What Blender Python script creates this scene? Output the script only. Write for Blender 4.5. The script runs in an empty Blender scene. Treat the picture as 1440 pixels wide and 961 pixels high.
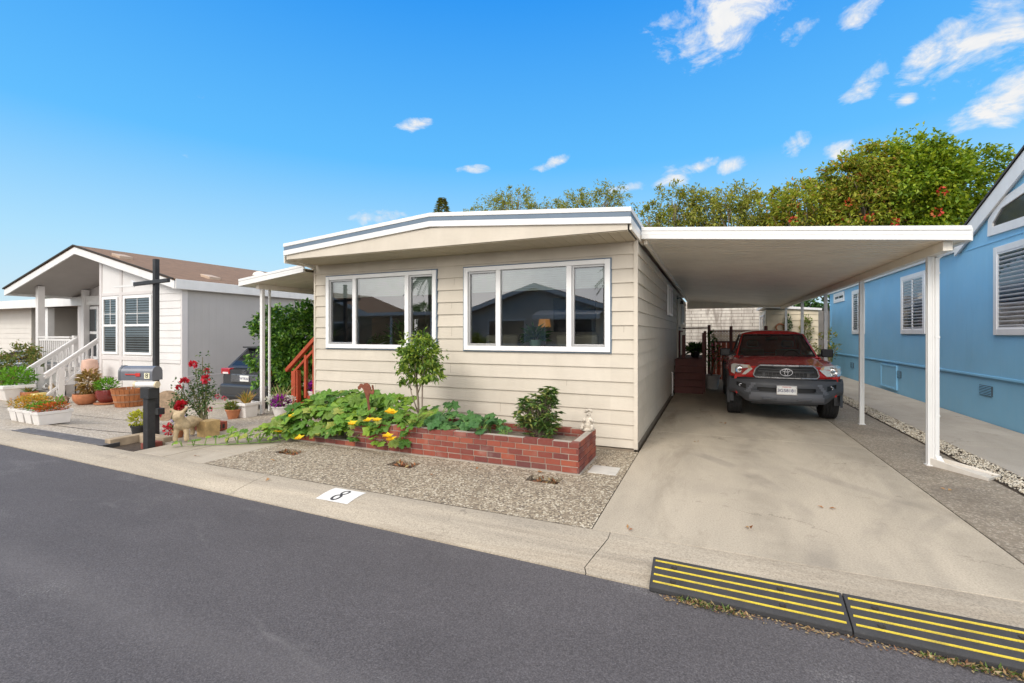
import bpy, math, random
from mathutils import Vector, Matrix, noise as mnoise
from math import radians as R, sin, cos, pi, sqrt, atan2, hypot
S = bpy.context.scene
COL = S.collection
rnd = random.Random(8)
U = rnd.uniform

# ------------------------------------------------------------------ materials
def lin(r, g, b):
    f = lambda c: (c/255/12.92 if c <= 10 else ((c/255+.055)/1.055)**2.4)
    return (f(r), f(g), f(b), 1)

class NT:
    def __init__(s, m):
        s.t = m.node_tree; s.n = s.t.nodes; s.l = s.t.links
    def new(s, typ, **kw):
        n = s.n.new(typ)
        for k, v in kw.items():
            if k.startswith('i_'):
                key = k[2:]
                key = int(key) if key.isdigit() else key
                n.inputs[key].default_value = v
            else: setattr(n, k, v)
        return n
    def link(s, a, b): s.l.new(a, b)
    def math(s, op, a, b=None, c=None, clamp=False):
        n = s.n.new('ShaderNodeMath'); n.operation = op; n.use_clamp = clamp
        for i, v in enumerate((a, b, c)):
            if v is None: continue
            if isinstance(v, (int, float)): n.inputs[i].default_value = v
            else: s.l.new(v, n.inputs[i])
        return n.outputs[0]
    def ramp(s, fac, stops, interp='LINEAR'):
        n = s.n.new('ShaderNodeValToRGB'); cr = n.color_ramp; cr.interpolation = interp
        while len(cr.elements) < len(stops): cr.elements.new(.5)
        for e, (p, c) in zip(cr.elements, stops):
            e.position = p; e.color = c if len(c) == 4 else (*c, 1)
        s.l.new(fac, n.inputs[0]); return n.outputs[0]
    def mix(s, fac, a, b, mode='MIX'):
        n = s.n.new('ShaderNodeMix'); n.data_type = 'RGBA'; n.blend_type = mode
        for i, v in ((0, fac), (6, a), (7, b)):
            if isinstance(v, (int, float)): n.inputs[i].default_value = v
            elif isinstance(v, tuple): n.inputs[i].default_value = v if len(v) == 4 else (*v, 1)
            else: s.l.new(v, n.inputs[i])
        return n.outputs[2]
    def noise(s, scale, detail=4, vec=None, rough=.55, dist=0):
        n = s.new('ShaderNodeTexNoise', i_Scale=scale, i_Detail=detail, i_Roughness=rough, i_Distortion=dist)
        if vec: s.l.new(vec, n.inputs['Vector'])
        return n.outputs['Fac']
    def pos(s, sx=1, sy=1, sz=1):
        g = s.new('ShaderNodeNewGeometry').outputs['Position']
        if (sx, sy, sz) == (1, 1, 1): return g
        v = s.new('ShaderNodeVectorMath', operation='MULTIPLY'); s.l.new(g, v.inputs[0]); v.inputs[1].default_value = (sx, sy, sz)
        return v.outputs[0]

def scl(c, k): return (min(1, c[0]*k), min(1, c[1]*k), min(1, c[2]*k), 1)

MATS = {}
def mat(name, col, rough=.6, var=.12, scale=3, bump=0, bscale=60, metal=0, spec=.5, dirt=0, coat=0, fine=0):
    """generic painted / mineral surface: blotchy large noise + fine grain, optional dirt streaks and bump"""
    if name in MATS: return MATS[name]
    m = bpy.data.materials.new(name); m.use_nodes = True
    t = NT(m); b = t.n['Principled BSDF']
    b.inputs['Roughness'].default_value = rough; b.inputs['Metallic'].default_value = metal
    b.inputs['Specular IOR Level'].default_value = spec; b.inputs['Coat Weight'].default_value = coat
    col = col if len(col) == 4 else (*col, 1)
    p = t.pos()
    c = t.ramp(t.noise(scale, 5, p), [(.3, scl(col, 1-var)), (.7, scl(col, 1+var))])
    if fine: c = t.mix(fine, c, t.ramp(t.noise(180, 2, p), [(.35, scl(col, .55)), (.65, scl(col, 1.4))]))
    if dirt:
        d = t.math('MULTIPLY', t.ramp(t.noise(2.2, 6, t.pos(3, 3, .6)), [(.52, (0, 0, 0)), (.78, (1, 1, 1))]), dirt)
        c = t.mix(d, c, (.12, .095, .07))
    t.link(c, b.inputs['Base Color'])
    t.link(t.ramp(t.noise(scale*4, 3, p), [(.3, (rough*.85,)*3), (.7, (min(1, rough*1.15),)*3)]), b.inputs['Roughness'])
    if bump:
        bn = t.new('ShaderNodeBump', i_Strength=bump, i_Distance=.01)
        t.link(t.noise(bscale, 4, p), bn.inputs['Height']); t.link(bn.outputs[0], b.inputs['Normal'])
    MATS[name] = m; return m

def leafmat(name, cols, trans=.25, rough=.5):
    if name in MATS: return MATS[name]
    m = bpy.data.materials.new(name); m.use_nodes = True
    t = NT(m); b = t.n['Principled BSDF']; out = t.n['Material Output']
    g = t.new('ShaderNodeNewGeometry')
    n = len(cols)
    c = t.ramp(g.outputs['Random Per Island'], [((i+.5)/n, k) for i, k in enumerate(cols)])
    t.link(c, b.inputs['Base Color']); b.inputs['Roughness'].default_value = rough; b.inputs['Specular IOR Level'].default_value = .35
    tr = t.new('ShaderNodeBsdfTranslucent'); t.link(t.mix(1.0, c, (1.0, 1.0, .45), 'MULTIPLY'), tr.inputs[0])
    mx = t.new('ShaderNodeMixShader'); mx.inputs[0].default_value = trans
    t.link(b.outputs[0], mx.inputs[1]); t.link(tr.outputs[0], mx.inputs[2]); t.link(mx.outputs[0], out.inputs[0])
    MATS[name] = m; return m

def glassmat(name, ior=2.0, tint=(.82, .88, .86), rough=0.0):
    if name in MATS: return MATS[name]
    m = bpy.data.materials.new(name); m.use_nodes = True
    t = NT(m); t.n.remove(t.n['Principled BSDF']); out = t.n['Material Output']
    tr = t.new('ShaderNodeBsdfTransparent'); tr.inputs[0].default_value = (*tint, 1)
    gl = t.new('ShaderNodeBsdfGlossy', i_Roughness=rough); gl.inputs[0].default_value = (.95, .97, 1, 1)
    fr = t.new('ShaderNodeFresnel', i_IOR=ior)
    bn = t.new('ShaderNodeBump', i_Strength=.025, i_Distance=.02); t.link(t.noise(1.6, 1, t.pos()), bn.inputs['Height'])
    t.link(bn.outputs[0], gl.inputs['Normal'])
    mx = t.new('ShaderNodeMixShader'); t.link(fr.outputs[0], mx.inputs[0]); t.link(tr.outputs[0], mx.inputs[1]); t.link(gl.outputs[0], mx.inputs[2])
    t.link(mx.outputs[0], out.inputs[0]); MATS[name] = m; return m

# ------------------------------------------------------------------ mesh collector
class MB:
    def __init__(s): s.v = []; s.f = []
    def add(s, vs, fs):
        o = len(s.v); s.v += [tuple(p) for p in vs]; s.f += [tuple(i+o for i in f) for f in fs]; return s
    def box(s, x0, x1, y0, y1, z0, z1):
        v = [(x, y, z) for z in (z0, z1) for y in (y0, y1) for x in (x0, x1)]
        return s.add(v, [(0,2,3,1),(4,5,7,6),(0,1,5,4),(2,6,7,3),(0,4,6,2),(1,3,7,5)])
    def beam(s, a, b, w, h, up=(0, 0, 1)):
        a, b = Vector(a), Vector(b); d = (b-a).normalized(); up = Vector(up)
        if abs(d.dot(up)) > .99: up = Vector((0, 1, 0))
        r = d.cross(up).normalized()*w/2; u = r.cross(d).normalized()*h/2
        v = [p+i*r+j*u for p in (a, b) for i, j in ((-1,-1),(1,-1),(1,1),(-1,1))]
        return s.add(v, [(0,3,2,1),(4,5,6,7),(0,1,5,4),(1,2,6,5),(2,3,7,6),(3,0,4,7)])
    def tube(s, pts, rads, n=8, cap=True):
        pts = [Vector(p) for p in pts]
        if isinstance(rads, (int, float)): rads = [rads]*len(pts)
        base = len(s.v); ref = None
        for i, p in enumerate(pts):
            d = (pts[min(i+1, len(pts)-1)]-pts[max(i-1, 0)])
            d = d.normalized() if d.length > 1e-9 else Vector((0, 0, 1))
            if ref is None: ref = Vector((1, 0, 0)) if abs(d.x) < .9 else Vector((0, 1, 0))
            a = (ref-d*ref.dot(d)).normalized(); b = d.cross(a); ref = a
            for k in range(n):
                t = 2*pi*k/n; s.v.append(tuple(p+(a*cos(t)+b*sin(t))*rads[i]))
        for i in range(len(pts)-1):
            for k in range(n):
                k2 = (k+1) % n; s.f.append((base+i*n+k, base+i*n+k2, base+(i+1)*n+k2, base+(i+1)*n+k))
        if cap:
            s.f.append(tuple(base+k for k in range(n-1, -1, -1))); m = base+(len(pts)-1)*n; s.f.append(tuple(m+k for k in range(n)))
        return s
    def lathe(s, prof, c=(0, 0, 0), n=20, axis='z', close=True):
        base = len(s.v); c = Vector(c)
        for (r, h) in prof:
            for k in range(n):
                t = 2*pi*k/n; a, b = r*cos(t), r*sin(t)
                p = (a, b, h) if axis == 'z' else ((h, a, b) if axis == 'x' else (a, h, b))
                s.v.append(tuple(c+Vector(p)))
        for i in range(len(prof)-1):
            for k in range(n):
                k2 = (k+1) % n; f = (base+i*n+k, base+i*n+k2, base+(i+1)*n+k2, base+(i+1)*n+k)
                s.f.append(f if axis != 'y' else f[::-1])
        if close:
            f0 = tuple(base+k for k in range(n)); m = base+(len(prof)-1)*n; f1 = tuple(m+k for k in range(n))
            s.f.append(f0[::-1] if axis != 'y' else f0); s.f.append(f1 if axis != 'y' else f1[::-1])
        return s
    def ball(s, c, r, n=12, m=8, jit=0):
        r = (r, r, r) if isinstance(r, (int, float)) else r; base = len(s.v)
        for i in range(m+1):
            ph = pi*i/m
            for k in range(n):
                t = 2*pi*k/n; j = 1+(mnoise.noise(Vector((c[0]*7+cos(t)*sin(ph)*2, c[1]*7+sin(t)*sin(ph)*2, cos(ph)*2)))*jit if jit else 0)
                s.v.append((c[0]+r[0]*sin(ph)*cos(t)*j, c[1]+r[1]*sin(ph)*sin(t)*j, c[2]+r[2]*cos(ph)*j))
        for i in range(m):
            for k in range(n):
                k2 = (k+1) % n; s.f.append((base+i*n+k, base+(i+1)*n+k, base+(i+1)*n+k2, base+i*n+k2))
        return s
    def prism(s, poly, axis, a, b):
        """extrude a 2D polygon along axis from a to b (axis x: poly=(y,z); y: (x,z); z: (x,y))"""
        def P(p, h): return (h, *p) if axis == 'x' else ((p[0], h, p[1]) if axis == 'y' else (p[0], p[1], h))
        n = len(poly); v = [P(p, a) for p in poly]+[P(p, b) for p in poly]
        ar = sum(poly[i][0]*poly[(i+1) % n][1]-poly[(i+1) % n][0]*poly[i][1] for i in range(n))
        flip = (ar > 0) ^ (b < a) ^ (axis == 'y')
        f = [tuple(range(n-1, -1, -1)), tuple(range(n, 2*n))]+[(i, (i+1) % n, n+(i+1) % n, n+i) for i in range(n)]
        return s.add(v, f if flip else [x[::-1] for x in f])
    def leaf(s, p, d, up, L, W, fold=.18, droop=0):
        d = Vector(d).normalized(); up = Vector(up); r = d.cross(up)
        if r.length < 1e-4: r = d.cross(Vector((1, .3, 0)))
        r.normalize(); n = r.cross(d); p = Vector(p)
        m = p+d*L*.45
        return s.add([p, m+r*W/2+n*W*fold, p+d*L-n*droop*L, m-r*W/2+n*W*fold], [(0, 1, 2), (0, 2, 3)])
    def build(s, name, m, parent=None, smooth=False, bev=0, origin=None, seg=2):
        me = bpy.data.meshes.new(name)
        root = parent
        while root is not None and root.parent is not None: root = root.parent
        if root is not None: off = Vector(root['_loc'])
        elif origin is not None: off = Vector(origin)
        else:
            xs, ys, zs = zip(*s.v); off = Vector(((min(xs)+max(xs))/2, (min(ys)+max(ys))/2, min(zs)))
        me.from_pydata([tuple(Vector(v)-off) for v in s.v], [], s.f); me.validate(); me.update()
        if smooth:
            me.polygons.foreach_set('use_smooth', [True]*len(me.polygons))
            if smooth != True: me.set_sharp_from_angle(angle=R(smooth))
        o = bpy.data.objects.new(name, me); COL.objects.link(o)
        if m: me.materials.append(m)
        if parent is not None: o.parent = parent
        else: o.location = off; o['_loc'] = tuple(off)
        if bev:
            b = o.modifiers.new('edge', 'BEVEL'); b.width = bev; b.segments = seg; b.limit_method = 'ANGLE'; b.angle_limit = R(35)
        return o

def thing(name, label, cat, loc, group=None):
    o = bpy.data.objects.new(name, None); COL.objects.link(o); o.location = loc; o['_loc'] = tuple(loc)
    o.empty_display_size = .2; o['label'] = label; o['category'] = cat
    if group: o['group'] = group
    return o
def tag(o, label, cat, group=None):
    o['label'] = label; o['category'] = cat
    if group: o['group'] = group
    return o
def struct(o): o['kind'] = 'structure'; return o
def stuff(o, label=None, cat=None):
    o['kind'] = 'stuff'
    if label: o['label'] = label
    if cat: o['category'] = cat
    return o

def text(name, body, size, m, parent, origin, xdir, ydir, extrude=.001, bold=0):
    """lettering turned into a mesh; centred on origin, running along xdir, up along ydir"""
    cu = bpy.data.curves.new(name, 'FONT'); cu.body = body; cu.size = size; cu.extrude = extrude; cu.offset = bold
    cu.align_x = 'CENTER'; cu.align_y = 'CENTER'
    o = bpy.data.objects.new(name, cu); COL.objects.link(o)
    dg = bpy.context.evaluated_depsgraph_get(); me = bpy.data.meshes.new_from_object(o.evaluated_get(dg))
    bpy.data.objects.remove(o)
    x = Vector(xdir).normalized(); y = Vector(ydir).normalized(); z = x.cross(y); o0 = Vector(origin)
    mb = MB(); mb.add([o0+x*v.co.x+y*v.co.y+z*v.co.z for v in me.vertices], [tuple(p.vertices) for p in me.polygons])
    return mb.build(name, m, parent)

def sm(t): t = max(0, min(1, t)); return t*t*(3-2*t)
def hgt(x, y):
    """the neighbour's lot to the left falls away slightly"""
    return (-.20*sm((-8.3-x)/2.2)-.15*sm((-18-x)/4))*sm((y-4.0)/2.0)

# ------------------------------------------------------------------ foliage
def rvec():
    while True:
        v = Vector((U(-1, 1), U(-1, 1), U(-1, 1)))
        if .05 < v.length < 1: return v.normalized()
def crown(mb, blobs, n, L, W, clumps=40, spread=.28, flat=.5, droop=.15, inner=.45):
    """leaves in clumps through a union of ellipsoids [(c, r)]; clump centres favour the shell"""
    vols = [b[1][0]*b[1][1]*b[1][2] for b in blobs]
    cl = []
    for _ in range(clumps):
        c, r = rnd.choices(blobs, vols)[0]; d = rvec(); k = U(inner, 1)**.6
        p = Vector((c[0]+d.x*r[0]*k, c[1]+d.y*r[1]*k, c[2]+d.z*r[2]*k)); cl.append((p, d, min(r)*spread*U(.5, 1.3)))
    for _ in range(n):
        p, d, s = rnd.choice(cl); q = rvec()*s*(U(0, 1)**.5)
        out = (d+rvec()*.9).normalized(); out.z -= U(0, .5)
        up = Vector((U(-.6, .6), U(-.6, .6), 1)) if U(0, 1) > flat*.3 else rvec()
        k = U(.7, 1.3); mb.leaf(p+q, out, up, L*k, W*k, droop=droop)
def limbs(mb, base, tips, r0, n=7, fork=.35):
    base = Vector(base)
    for tp in tips:
        tp = Vector(tp); mid = base.lerp(tp, .5)+Vector((U(-.1, .1), U(-.1, .1), .06))*(tp-base).length
        mb.tube([base, base.lerp(mid, .5)+Vector((0, 0, .02)), mid, tp], [r0, r0*.8, r0*.55, r0*.15], n)
# ------------------------------------------------------------------ camera, sun, sky
YAW = R(23.3)
cam = bpy.data.objects.new('camera', bpy.data.cameras.new('camera')); COL.objects.link(cam); S.camera = cam
cam.location = (0, 0, 1.65); cam.rotation_euler = (R(90), 0, YAW)
cam.data.sensor_width = 36; cam.data.lens = 650/1440*36; cam.data.shift_y = -10.5/1440
cam.data.clip_end = 2000; cam.data.clip_start = .05
SUN_EL, SUN_AZ = R(38), R(196)          # hazy sun behind the camera, to the left (azimuth clockwise from +Y)
sd = Vector((sin(SUN_AZ)*cos(SUN_EL), cos(SUN_AZ)*cos(SUN_EL), sin(SUN_EL)))
sl = bpy.data.lights.new('sun', 'SUN'); sl.energy = 1.5; sl.angle = R(22); sl.color = (1, .94, .86)
so = bpy.data.objects.new('sun', sl); COL.objects.link(so); so.location = (-5, -10, 30)
so.rotation_euler = (-sd).to_track_quat('-Z', 'Y').to_euler()

w = bpy.data.worlds.new('World'); S.world = w; w.use_nodes = True
t = NT(w); bg = t.n['Background']; bg.inputs[1].default_value = .1
sky = t.new('ShaderNodeTexSky', sky_type='NISHITA', sun_disc=False, sun_elevation=SUN_EL, sun_rotation=SUN_AZ, air_density=1.0, dust_density=.6, ozone_density=2.0)
tc = t.new('ShaderNodeTexCoord').outputs['Generated']
sep = t.new('ShaderNodeSeparateXYZ'); t.link(tc, sep.inputs[0]); X, Y, Z = sep.outputs
el = t.math('ARCSINE', Z); az = t.math('ARCTAN2', X, Y)
# deepen the clear sky the way a polarised, saturated exposure shows it
grad = t.ramp(t.math('DIVIDE', el, pi/2, clamp=True), [(0, (5.9, 7.0, 7.4)), (.10, (3.6, 6.3, 8.2)), (.22, (1.0, 4.35, 8.4)), (.42, (.15, 2.5, 7.6)), (1, (.15, 1.2, 4))])
clear = t.mix(.93, sky.outputs[0], grad)
# clouds
cmb = t.new('ShaderNodeCombineXYZ'); t.link(az, cmb.inputs[0]); t.link(t.math('MULTIPLY', el, 1.7), cmb.inputs[1])
nz = t.noise(8.5, 10, cmb.outputs[0], .66, .9)
nz2 = t.noise(27, 7, cmb.outputs[0], .6, .4)
def ae(u, v):
    a = (u-720)/650; b = -(v-470)/650
    return math.atan(a)-YAW, math.atan2(b, sqrt(1+a*a))
blobs = [(1012, 26, 105, 42, .10), (1130, 38, 32, 14, .25), (1205, 16, 38, 20, .3), (1400, 40, 150, 50, .25), (1330, 80, 60, 16, -.1), (1330, 60, 70, 22, .3), (1215, 118, 36, 22, .45),
         (1425, 135, 90, 32, .4), (1278, 141, 20, 9, .2), (1117, 205, 26, 17, .3), (1178, 212, 24, 11, .1), (946, 248, 32, 14, .1), (985, 234, 24, 9, .2),
         (1032, 232, 26, 10, .1), (585, 176, 26, 8, .1), (667, 238, 26, 6, .05), (778, 229, 26, 8, .3), (535, 305, 42, 10, .1), (880, 265, 30, 8, .1)]
dens = None
for (u, v, wd, hg, tl) in blobs:
    a0, e0 = ae(u, v); k = 1/650
    ca = 1/(1+((u-720)/650)**2); W_ = wd*k*ca; H_ = hg*k*sqrt(ca)
    da = t.math('SUBTRACT', az, a0); de = t.math('SUBTRACT', el, e0)
    de = t.math('MULTIPLY_ADD', da, -tl, de)
    q = t.math('ADD', t.math('POWER', t.math('ABSOLUTE', t.math('DIVIDE', da, W_)), 2), t.math('POWER', t.math('ABSOLUTE', t.math('DIVIDE', de, H_)), 2))
    d1 = t.math('SUBTRACT', 1, q)
    dens = d1 if dens is None else t.math('MAXIMUM', dens, d1)
dens = t.math('MAXIMUM', dens, -1.2)
loc = t.math('MULTIPLY_ADD', t.math('SUBTRACT', nz, .52), 7.0, t.math('MULTIPLY_ADD', dens, 1.5, .15))
loc = t.math('MULTIPLY_ADD', t.math('SUBTRACT', nz2, .5), 3.6, loc)
loc = t.math('MULTIPLY_ADD', loc, .50, -.02, clamp=True)
loc = t.math('POWER', loc, 1.25)
# broad out-of-view cloud deck overhead and behind (south), added for soft light; broken, soft-edged
fwd = t.math('ADD', t.math('MULTIPLY', X, -sin(YAW)), t.math('MULTIPLY', Y, cos(YAW)))
nb = t.noise(2.4, 5, tc, .5, .2)
over = t.math('MAXIMUM', t.math('MULTIPLY_ADD', Z, 4.5, -3.0), t.math('MULTIPLY_ADD', fwd, -3.0, -.25))
over = t.math('ADD', over, t.math('MULTIPLY_ADD', nb, 1.6, -.8), clamp=True)
over = t.math('MULTIPLY', over, t.math('MULTIPLY_ADD', nb, .5, .72), clamp=True)
ccol = t.ramp(nz, [(.3, (5.6, 6.2, 7.0)), (.66, (7.5, 7.45, 7.4))])
ocol = t.ramp(nb, [(.35, (11.2, 11.0, 11.0)), (.65, (18.4, 17.4, 16.2))])
lowb = t.math('MULTIPLY_ADD', t.math('MULTIPLY', t.math('MAXIMUM', t.math('MULTIPLY', fwd, -1.0), 0), t.math('SUBTRACT', 1, Z)), .7, 1.0)  # low southern clouds brightened out of view, as fill under the carport
vs = t.new('ShaderNodeVectorMath', operation='SCALE'); t.link(ocol, vs.inputs[0]); t.link(lowb, vs.inputs['Scale']); ocol = vs.outputs[0]
c1 = t.mix(loc, clear, ccol); c2 = t.mix(over, c1, ocol)
t.link(c2, bg.inputs[0])
S.view_settings.view_transform = 'Standard'; S.view_settings.look = 'None'; S.view_settings.exposure = .31; S.view_settings.gamma = 1
S.view_settings.use_curve_mapping = False
S.render.engine = 'CYCLES'
S.cycles.max_bounces = 12; S.cycles.transparent_max_bounces = 12; S.cycles.diffuse_bounces = 8; S.cycles.caustics_reflective = False; S.cycles.caustics_refractive = False
S.cycles.use_denoising = True
S.cycles.sample_clamp_indirect = 6
# ------------------------------------------------------------------ ground materials
def asphalt():
    m = bpy.data.materials.new('asphalt'); m.use_nodes = True; t = NT(m); b = t.n['Principled BSDF']
    p = t.pos()
    base = t.ramp(t.noise(.55, 4, t.pos(.35, 1, 1)), [(.3, (.072, .067, .071)), (.7, (.096, .089, .093))])
    grain = t.ramp(t.noise(105, 3, p, .75), [(.28, (.45,)*3), (.5, (1,)*3), (.72, (1.75,)*3)])
    c = t.mix(1, base, grain, 'MULTIPLY')
    spk = t.ramp(t.noise(140, 1, p, .5), [(.71, (0,)*3), (.77, (1,)*3)]); c = t.mix(t.math('MULTIPLY', spk, .4), c, (.33, .34, .33))
    c = t.mix(1, c, t.ramp(t.noise(1.7, 6, t.pos(.6, 1.1, 1), .65, .8), [(.3, (.91,)*3), (.7, (1.09,)*3)]), 'MULTIPLY')
    # old seam / scratch lines
    sw = t.new('ShaderNodeTexVoronoi', i_Scale=.42, feature='DISTANCE_TO_EDGE'); wv = t.new('ShaderNodeVectorMath', operation='ADD'); t.link(t.pos(.35, 1, 1), wv.inputs[0])
    wn = t.new('ShaderNodeTexNoise', i_Scale=.9, i_Detail=4); t.link(p, wn.inputs['Vector']); t.link(wn.outputs['Color'], wv.inputs[1]); t.link(wv.outputs[0], sw.inputs['Vector'])
    sl_ = t.math('MULTIPLY', t.ramp(sw.outputs['Distance'], [(.0, (1,)*3), (.012, (0,)*3)]), t.ramp(t.noise(1.1, 3, p), [(.48, (0,)*3), (.6, (1,)*3)]))
    c = t.mix(t.math('MULTIPLY', sl_, .22), c, (.25, .24, .235))
    # pale scuffed patches with their own shapes
    sc = t.math('MULTIPLY', t.ramp(t.noise(1.3, 3, t.pos(.8, 1.6, 1)), [(.60, (0,)*3), (.74, (1,)*3)]), t.ramp(t.noise(70, 3, p, .8), [(.52, (0,)*3), (.66, (1,)*3)]))
    c = t.mix(t.math('MULTIPLY', sc, .75), c, (.34, .33, .32))
    # faint tyre tracks along the street
    sp = t.new('ShaderNodeSeparateXYZ'); t.link(p, sp.inputs[0])
    yy = t.math('ADD', sp.outputs[1], t.math('MULTIPLY', t.noise(.25, 2, p), .5))
    tr = t.math('SMOOTH_MIN', t.math('ABSOLUTE', t.math('SUBTRACT', yy, 2.0)), t.math('ABSOLUTE', t.math('SUBTRACT', yy, .55)), .1)
    tr = t.ramp(tr, [(.0, (1,)*3), (.22, (0,)*3)])
    c = t.mix(t.math('MULTIPLY', tr, .22), c, (.16, .15, .15))
    dk = t.ramp(t.noise(9, 2, t.pos(1, 1, 1)), [(.74, (0,)*3), (.78, (1,)*3)]); c = t.mix(t.math('MULTIPLY', dk, .35), c, (.035, .034, .035))
    t.link(c, b.inputs['Base Color']); b.inputs['Roughness'].default_value = .82; b.inputs['Specular IOR Level'].default_value = .35
    bn = t.new('ShaderNodeBump', i_Strength=.55, i_Distance=.006); t.link(t.noise(170, 4, p, .7), bn.inputs['Height']); t.link(bn.outputs[0], b.inputs['Normal'])
    return m
def concrete(name, a, bcol, stain=.3, stcol=(.13, .10, .075), streak=(1, .35, 1), speck=.35):
    m = bpy.data.materials.new(name); m.use_nodes = True; t = NT(m); b = t.n['Principled BSDF']; p = t.pos()
    c = t.ramp(t.noise(1.1, 7, t.pos(*streak), .62, .6), [(.32, a), (.68, bcol)])
    st = t.ramp(t.noise(.8, 8, t.pos(*streak), .68, 1.1), [(.52, (0,)*3), (.72, (1,)*3)])
    c = t.mix(t.math('MULTIPLY', st, stain), c, stcol)
    s2 = t.ramp(t.noise(5.5, 6, t.pos(1, 1, 1), .7, 1.5), [(.60, (0,)*3), (.70, (1,)*3)])
    c = t.mix(t.math('MULTIPLY', s2, stain*.45), c, stcol)
    c = t.mix(speck, c, t.mix(1, c, t.ramp(t.noise(75, 4, p, .8), [(.3, (.42,)*3), (.5, (1,)*3), (.75, (1.5,)*3)]), 'MULTIPLY'))
    if name.startswith('drive'):
        sp = t.new('ShaderNodeSeparateXYZ'); t.link(p, sp.inputs[0])
        for (cx, cy, r, wd, k) in ((4.6, 3.6, 3.55, .10, .20), (-2.3, 4.6, 3.1, .12, .22), (3.9, 8.2, 3.3, .11, .16), (3.6, 3.9, 2.2, .08, .16)):
            dd = t.math('SQRT', t.math('ADD', t.math('POWER', t.math('ABSOLUTE', t.math('SUBTRACT', sp.outputs[0], cx)), 2), t.math('POWER', t.math('ABSOLUTE', t.math('SUBTRACT', sp.outputs[1], cy)), 2)))
            a_ = t.ramp(t.math('ABSOLUTE', t.math('SUBTRACT', dd, r)), [(wd*.5, (1,)*3), (wd, (0,)*3)])
            c = t.mix(t.math('MULTIPLY', t.math('MULTIPLY', a_, t.ramp(t.noise(1.4, 3, p), [(.42, (0,)*3), (.62, (1,)*3)])), k*1.6), c, (.17, .15, .13))
        for (x0_, k) in ((.45, .30), (1.9, .26)):
            a_ = t.ramp(t.math('ABSOLUTE', t.math('SUBTRACT', t.math('ADD', sp.outputs[0], t.math('MULTIPLY', t.noise(.6, 3, p), .3)), x0_+.15)), [(.06, (1,)*3), (.22, (0,)*3)])
            c = t.mix(t.math('MULTIPLY', t.math('MULTIPLY', a_, t.ramp(t.noise(2.2, 5, p), [(.38, (0,)*3), (.6, (1,)*3)])), k), c, (.19, .165, .13))
        oil = t.ramp(t.noise(3.2, 4, p, .6), [(.66, (0,)*3), (.73, (1,)*3)]); c = t.mix(t.math('MULTIPLY', oil, .35), c, (.11, .09, .07))
    if name[:4] in ('driv', 'walk', 'kerb', 'path'):
        cv = t.new('ShaderNodeTexVoronoi', i_Scale=.55, feature='DISTANCE_TO_EDGE'); wv = t.new('ShaderNodeVectorMath', operation='ADD'); t.link(p, wv.inputs[0])
        wn = t.new('ShaderNodeTexNoise', i_Scale=1.6, i_Detail=6, i_Roughness=.65); t.link(p, wn.inputs['Vector']); t.link(wn.outputs['Color'], wv.inputs[1]); t.link(wv.outputs[0], cv.inputs['Vector'])
        ck = t.math('MULTIPLY', t.ramp(cv.outputs['Distance'], [(.0, (1,)*3), (.006, (0,)*3)]), t.ramp(t.noise(.6, 2, p), [(.5, (0,)*3), (.58, (1,)*3)]))
        c = t.mix(t.math('MULTIPLY', ck, .6), c, (.08, .065, .05))
    t.link(c, b.inputs['Base Color']); b.inputs['Roughness'].default_value = .85; b.inputs['Specular IOR Level'].default_value = .3
    bn = t.new('ShaderNodeBump', i_Strength=.3, i_Distance=.004); t.link(t.noise(110, 4, p, .7), bn.inputs['Height']); t.link(bn.outputs[0], b.inputs['Normal'])
    return m
def aggregate(name, sc, cols, mortar, stain=.2, big=1.0):
    """exposed-aggregate concrete: voronoi pebbles of several colours in a mortar bed"""
    m = bpy.data.materials.new(name); m.use_nodes = True; t = NT(m); b = t.n['Principled BSDF']; p = t.pos()
    wv = t.new('ShaderNodeVectorMath', operation='ADD'); t.link(p, wv.inputs[0])
    nn = t.new('ShaderNodeTexNoise', i_Scale=sc*.5, i_Detail=2); t.link(p, nn.inputs['Vector'])
    ms = t.new('ShaderNodeVectorMath', operation='SCALE'); t.link(nn.outputs['Color'], ms.inputs[0]); ms.inputs['Scale'].default_value = .6/sc
    t.link(ms.outputs[0], wv.inputs[1])
    v = t.new('ShaderNodeTexVoronoi', i_Scale=sc); t.link(wv.outputs[0], v.inputs['Vector'])
    vd = t.new('ShaderNodeTexVoronoi', i_Scale=sc, feature='DISTANCE_TO_EDGE'); t.link(wv.outputs[0], vd.inputs['Vector'])
    sp = t.new('ShaderNodeSeparateColor'); t.link(v.outputs['Color'], sp.inputs[0])
    n = len(cols); pc = t.ramp(sp.outputs[0], [(i/n, c) for i, c in enumerate(cols)], 'CONSTANT')
    e = t.ramp(vd.outputs['Distance'], [(.03, (0,)*3), (.10, (1,)*3)])
    keep = t.ramp(sp.outputs[1], [(.18, (0,)*3), (.2, (1,)*3)])
    c = t.mix(t.math('MULTIPLY', e, keep), mortar, pc)
    st = t.ramp(t.noise(1.3, 6, p, .65, .8), [(.45, (0,)*3), (.72, (1,)*3)]); c = t.mix(t.math('MULTIPLY', st, stain), c, (.10, .08, .06))
    t.link(c, b.inputs['Base Color']); b.inputs['Roughness'].default_value = .75
    bn = t.new('ShaderNodeBump', i_Strength=.8, i_Distance=.006)
    t.link(t.math('MULTIPLY', e, keep), bn.inputs['Height']); t.link(bn.outputs[0], b.inputs['Normal'])
    return m
M_asph = asphalt()
M_kerb = concrete('kerb_concrete', (.30, .265, .215), (.45, .39, .305), .55, (.17, .13, .09), (.28, 2.6, 1), .75)
M_drive = concrete('driveway_concrete', (.345, .302, .24), (.465, .405, .32), .62, (.20, .165, .12), (1.2, .4, 1), .55)
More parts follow.
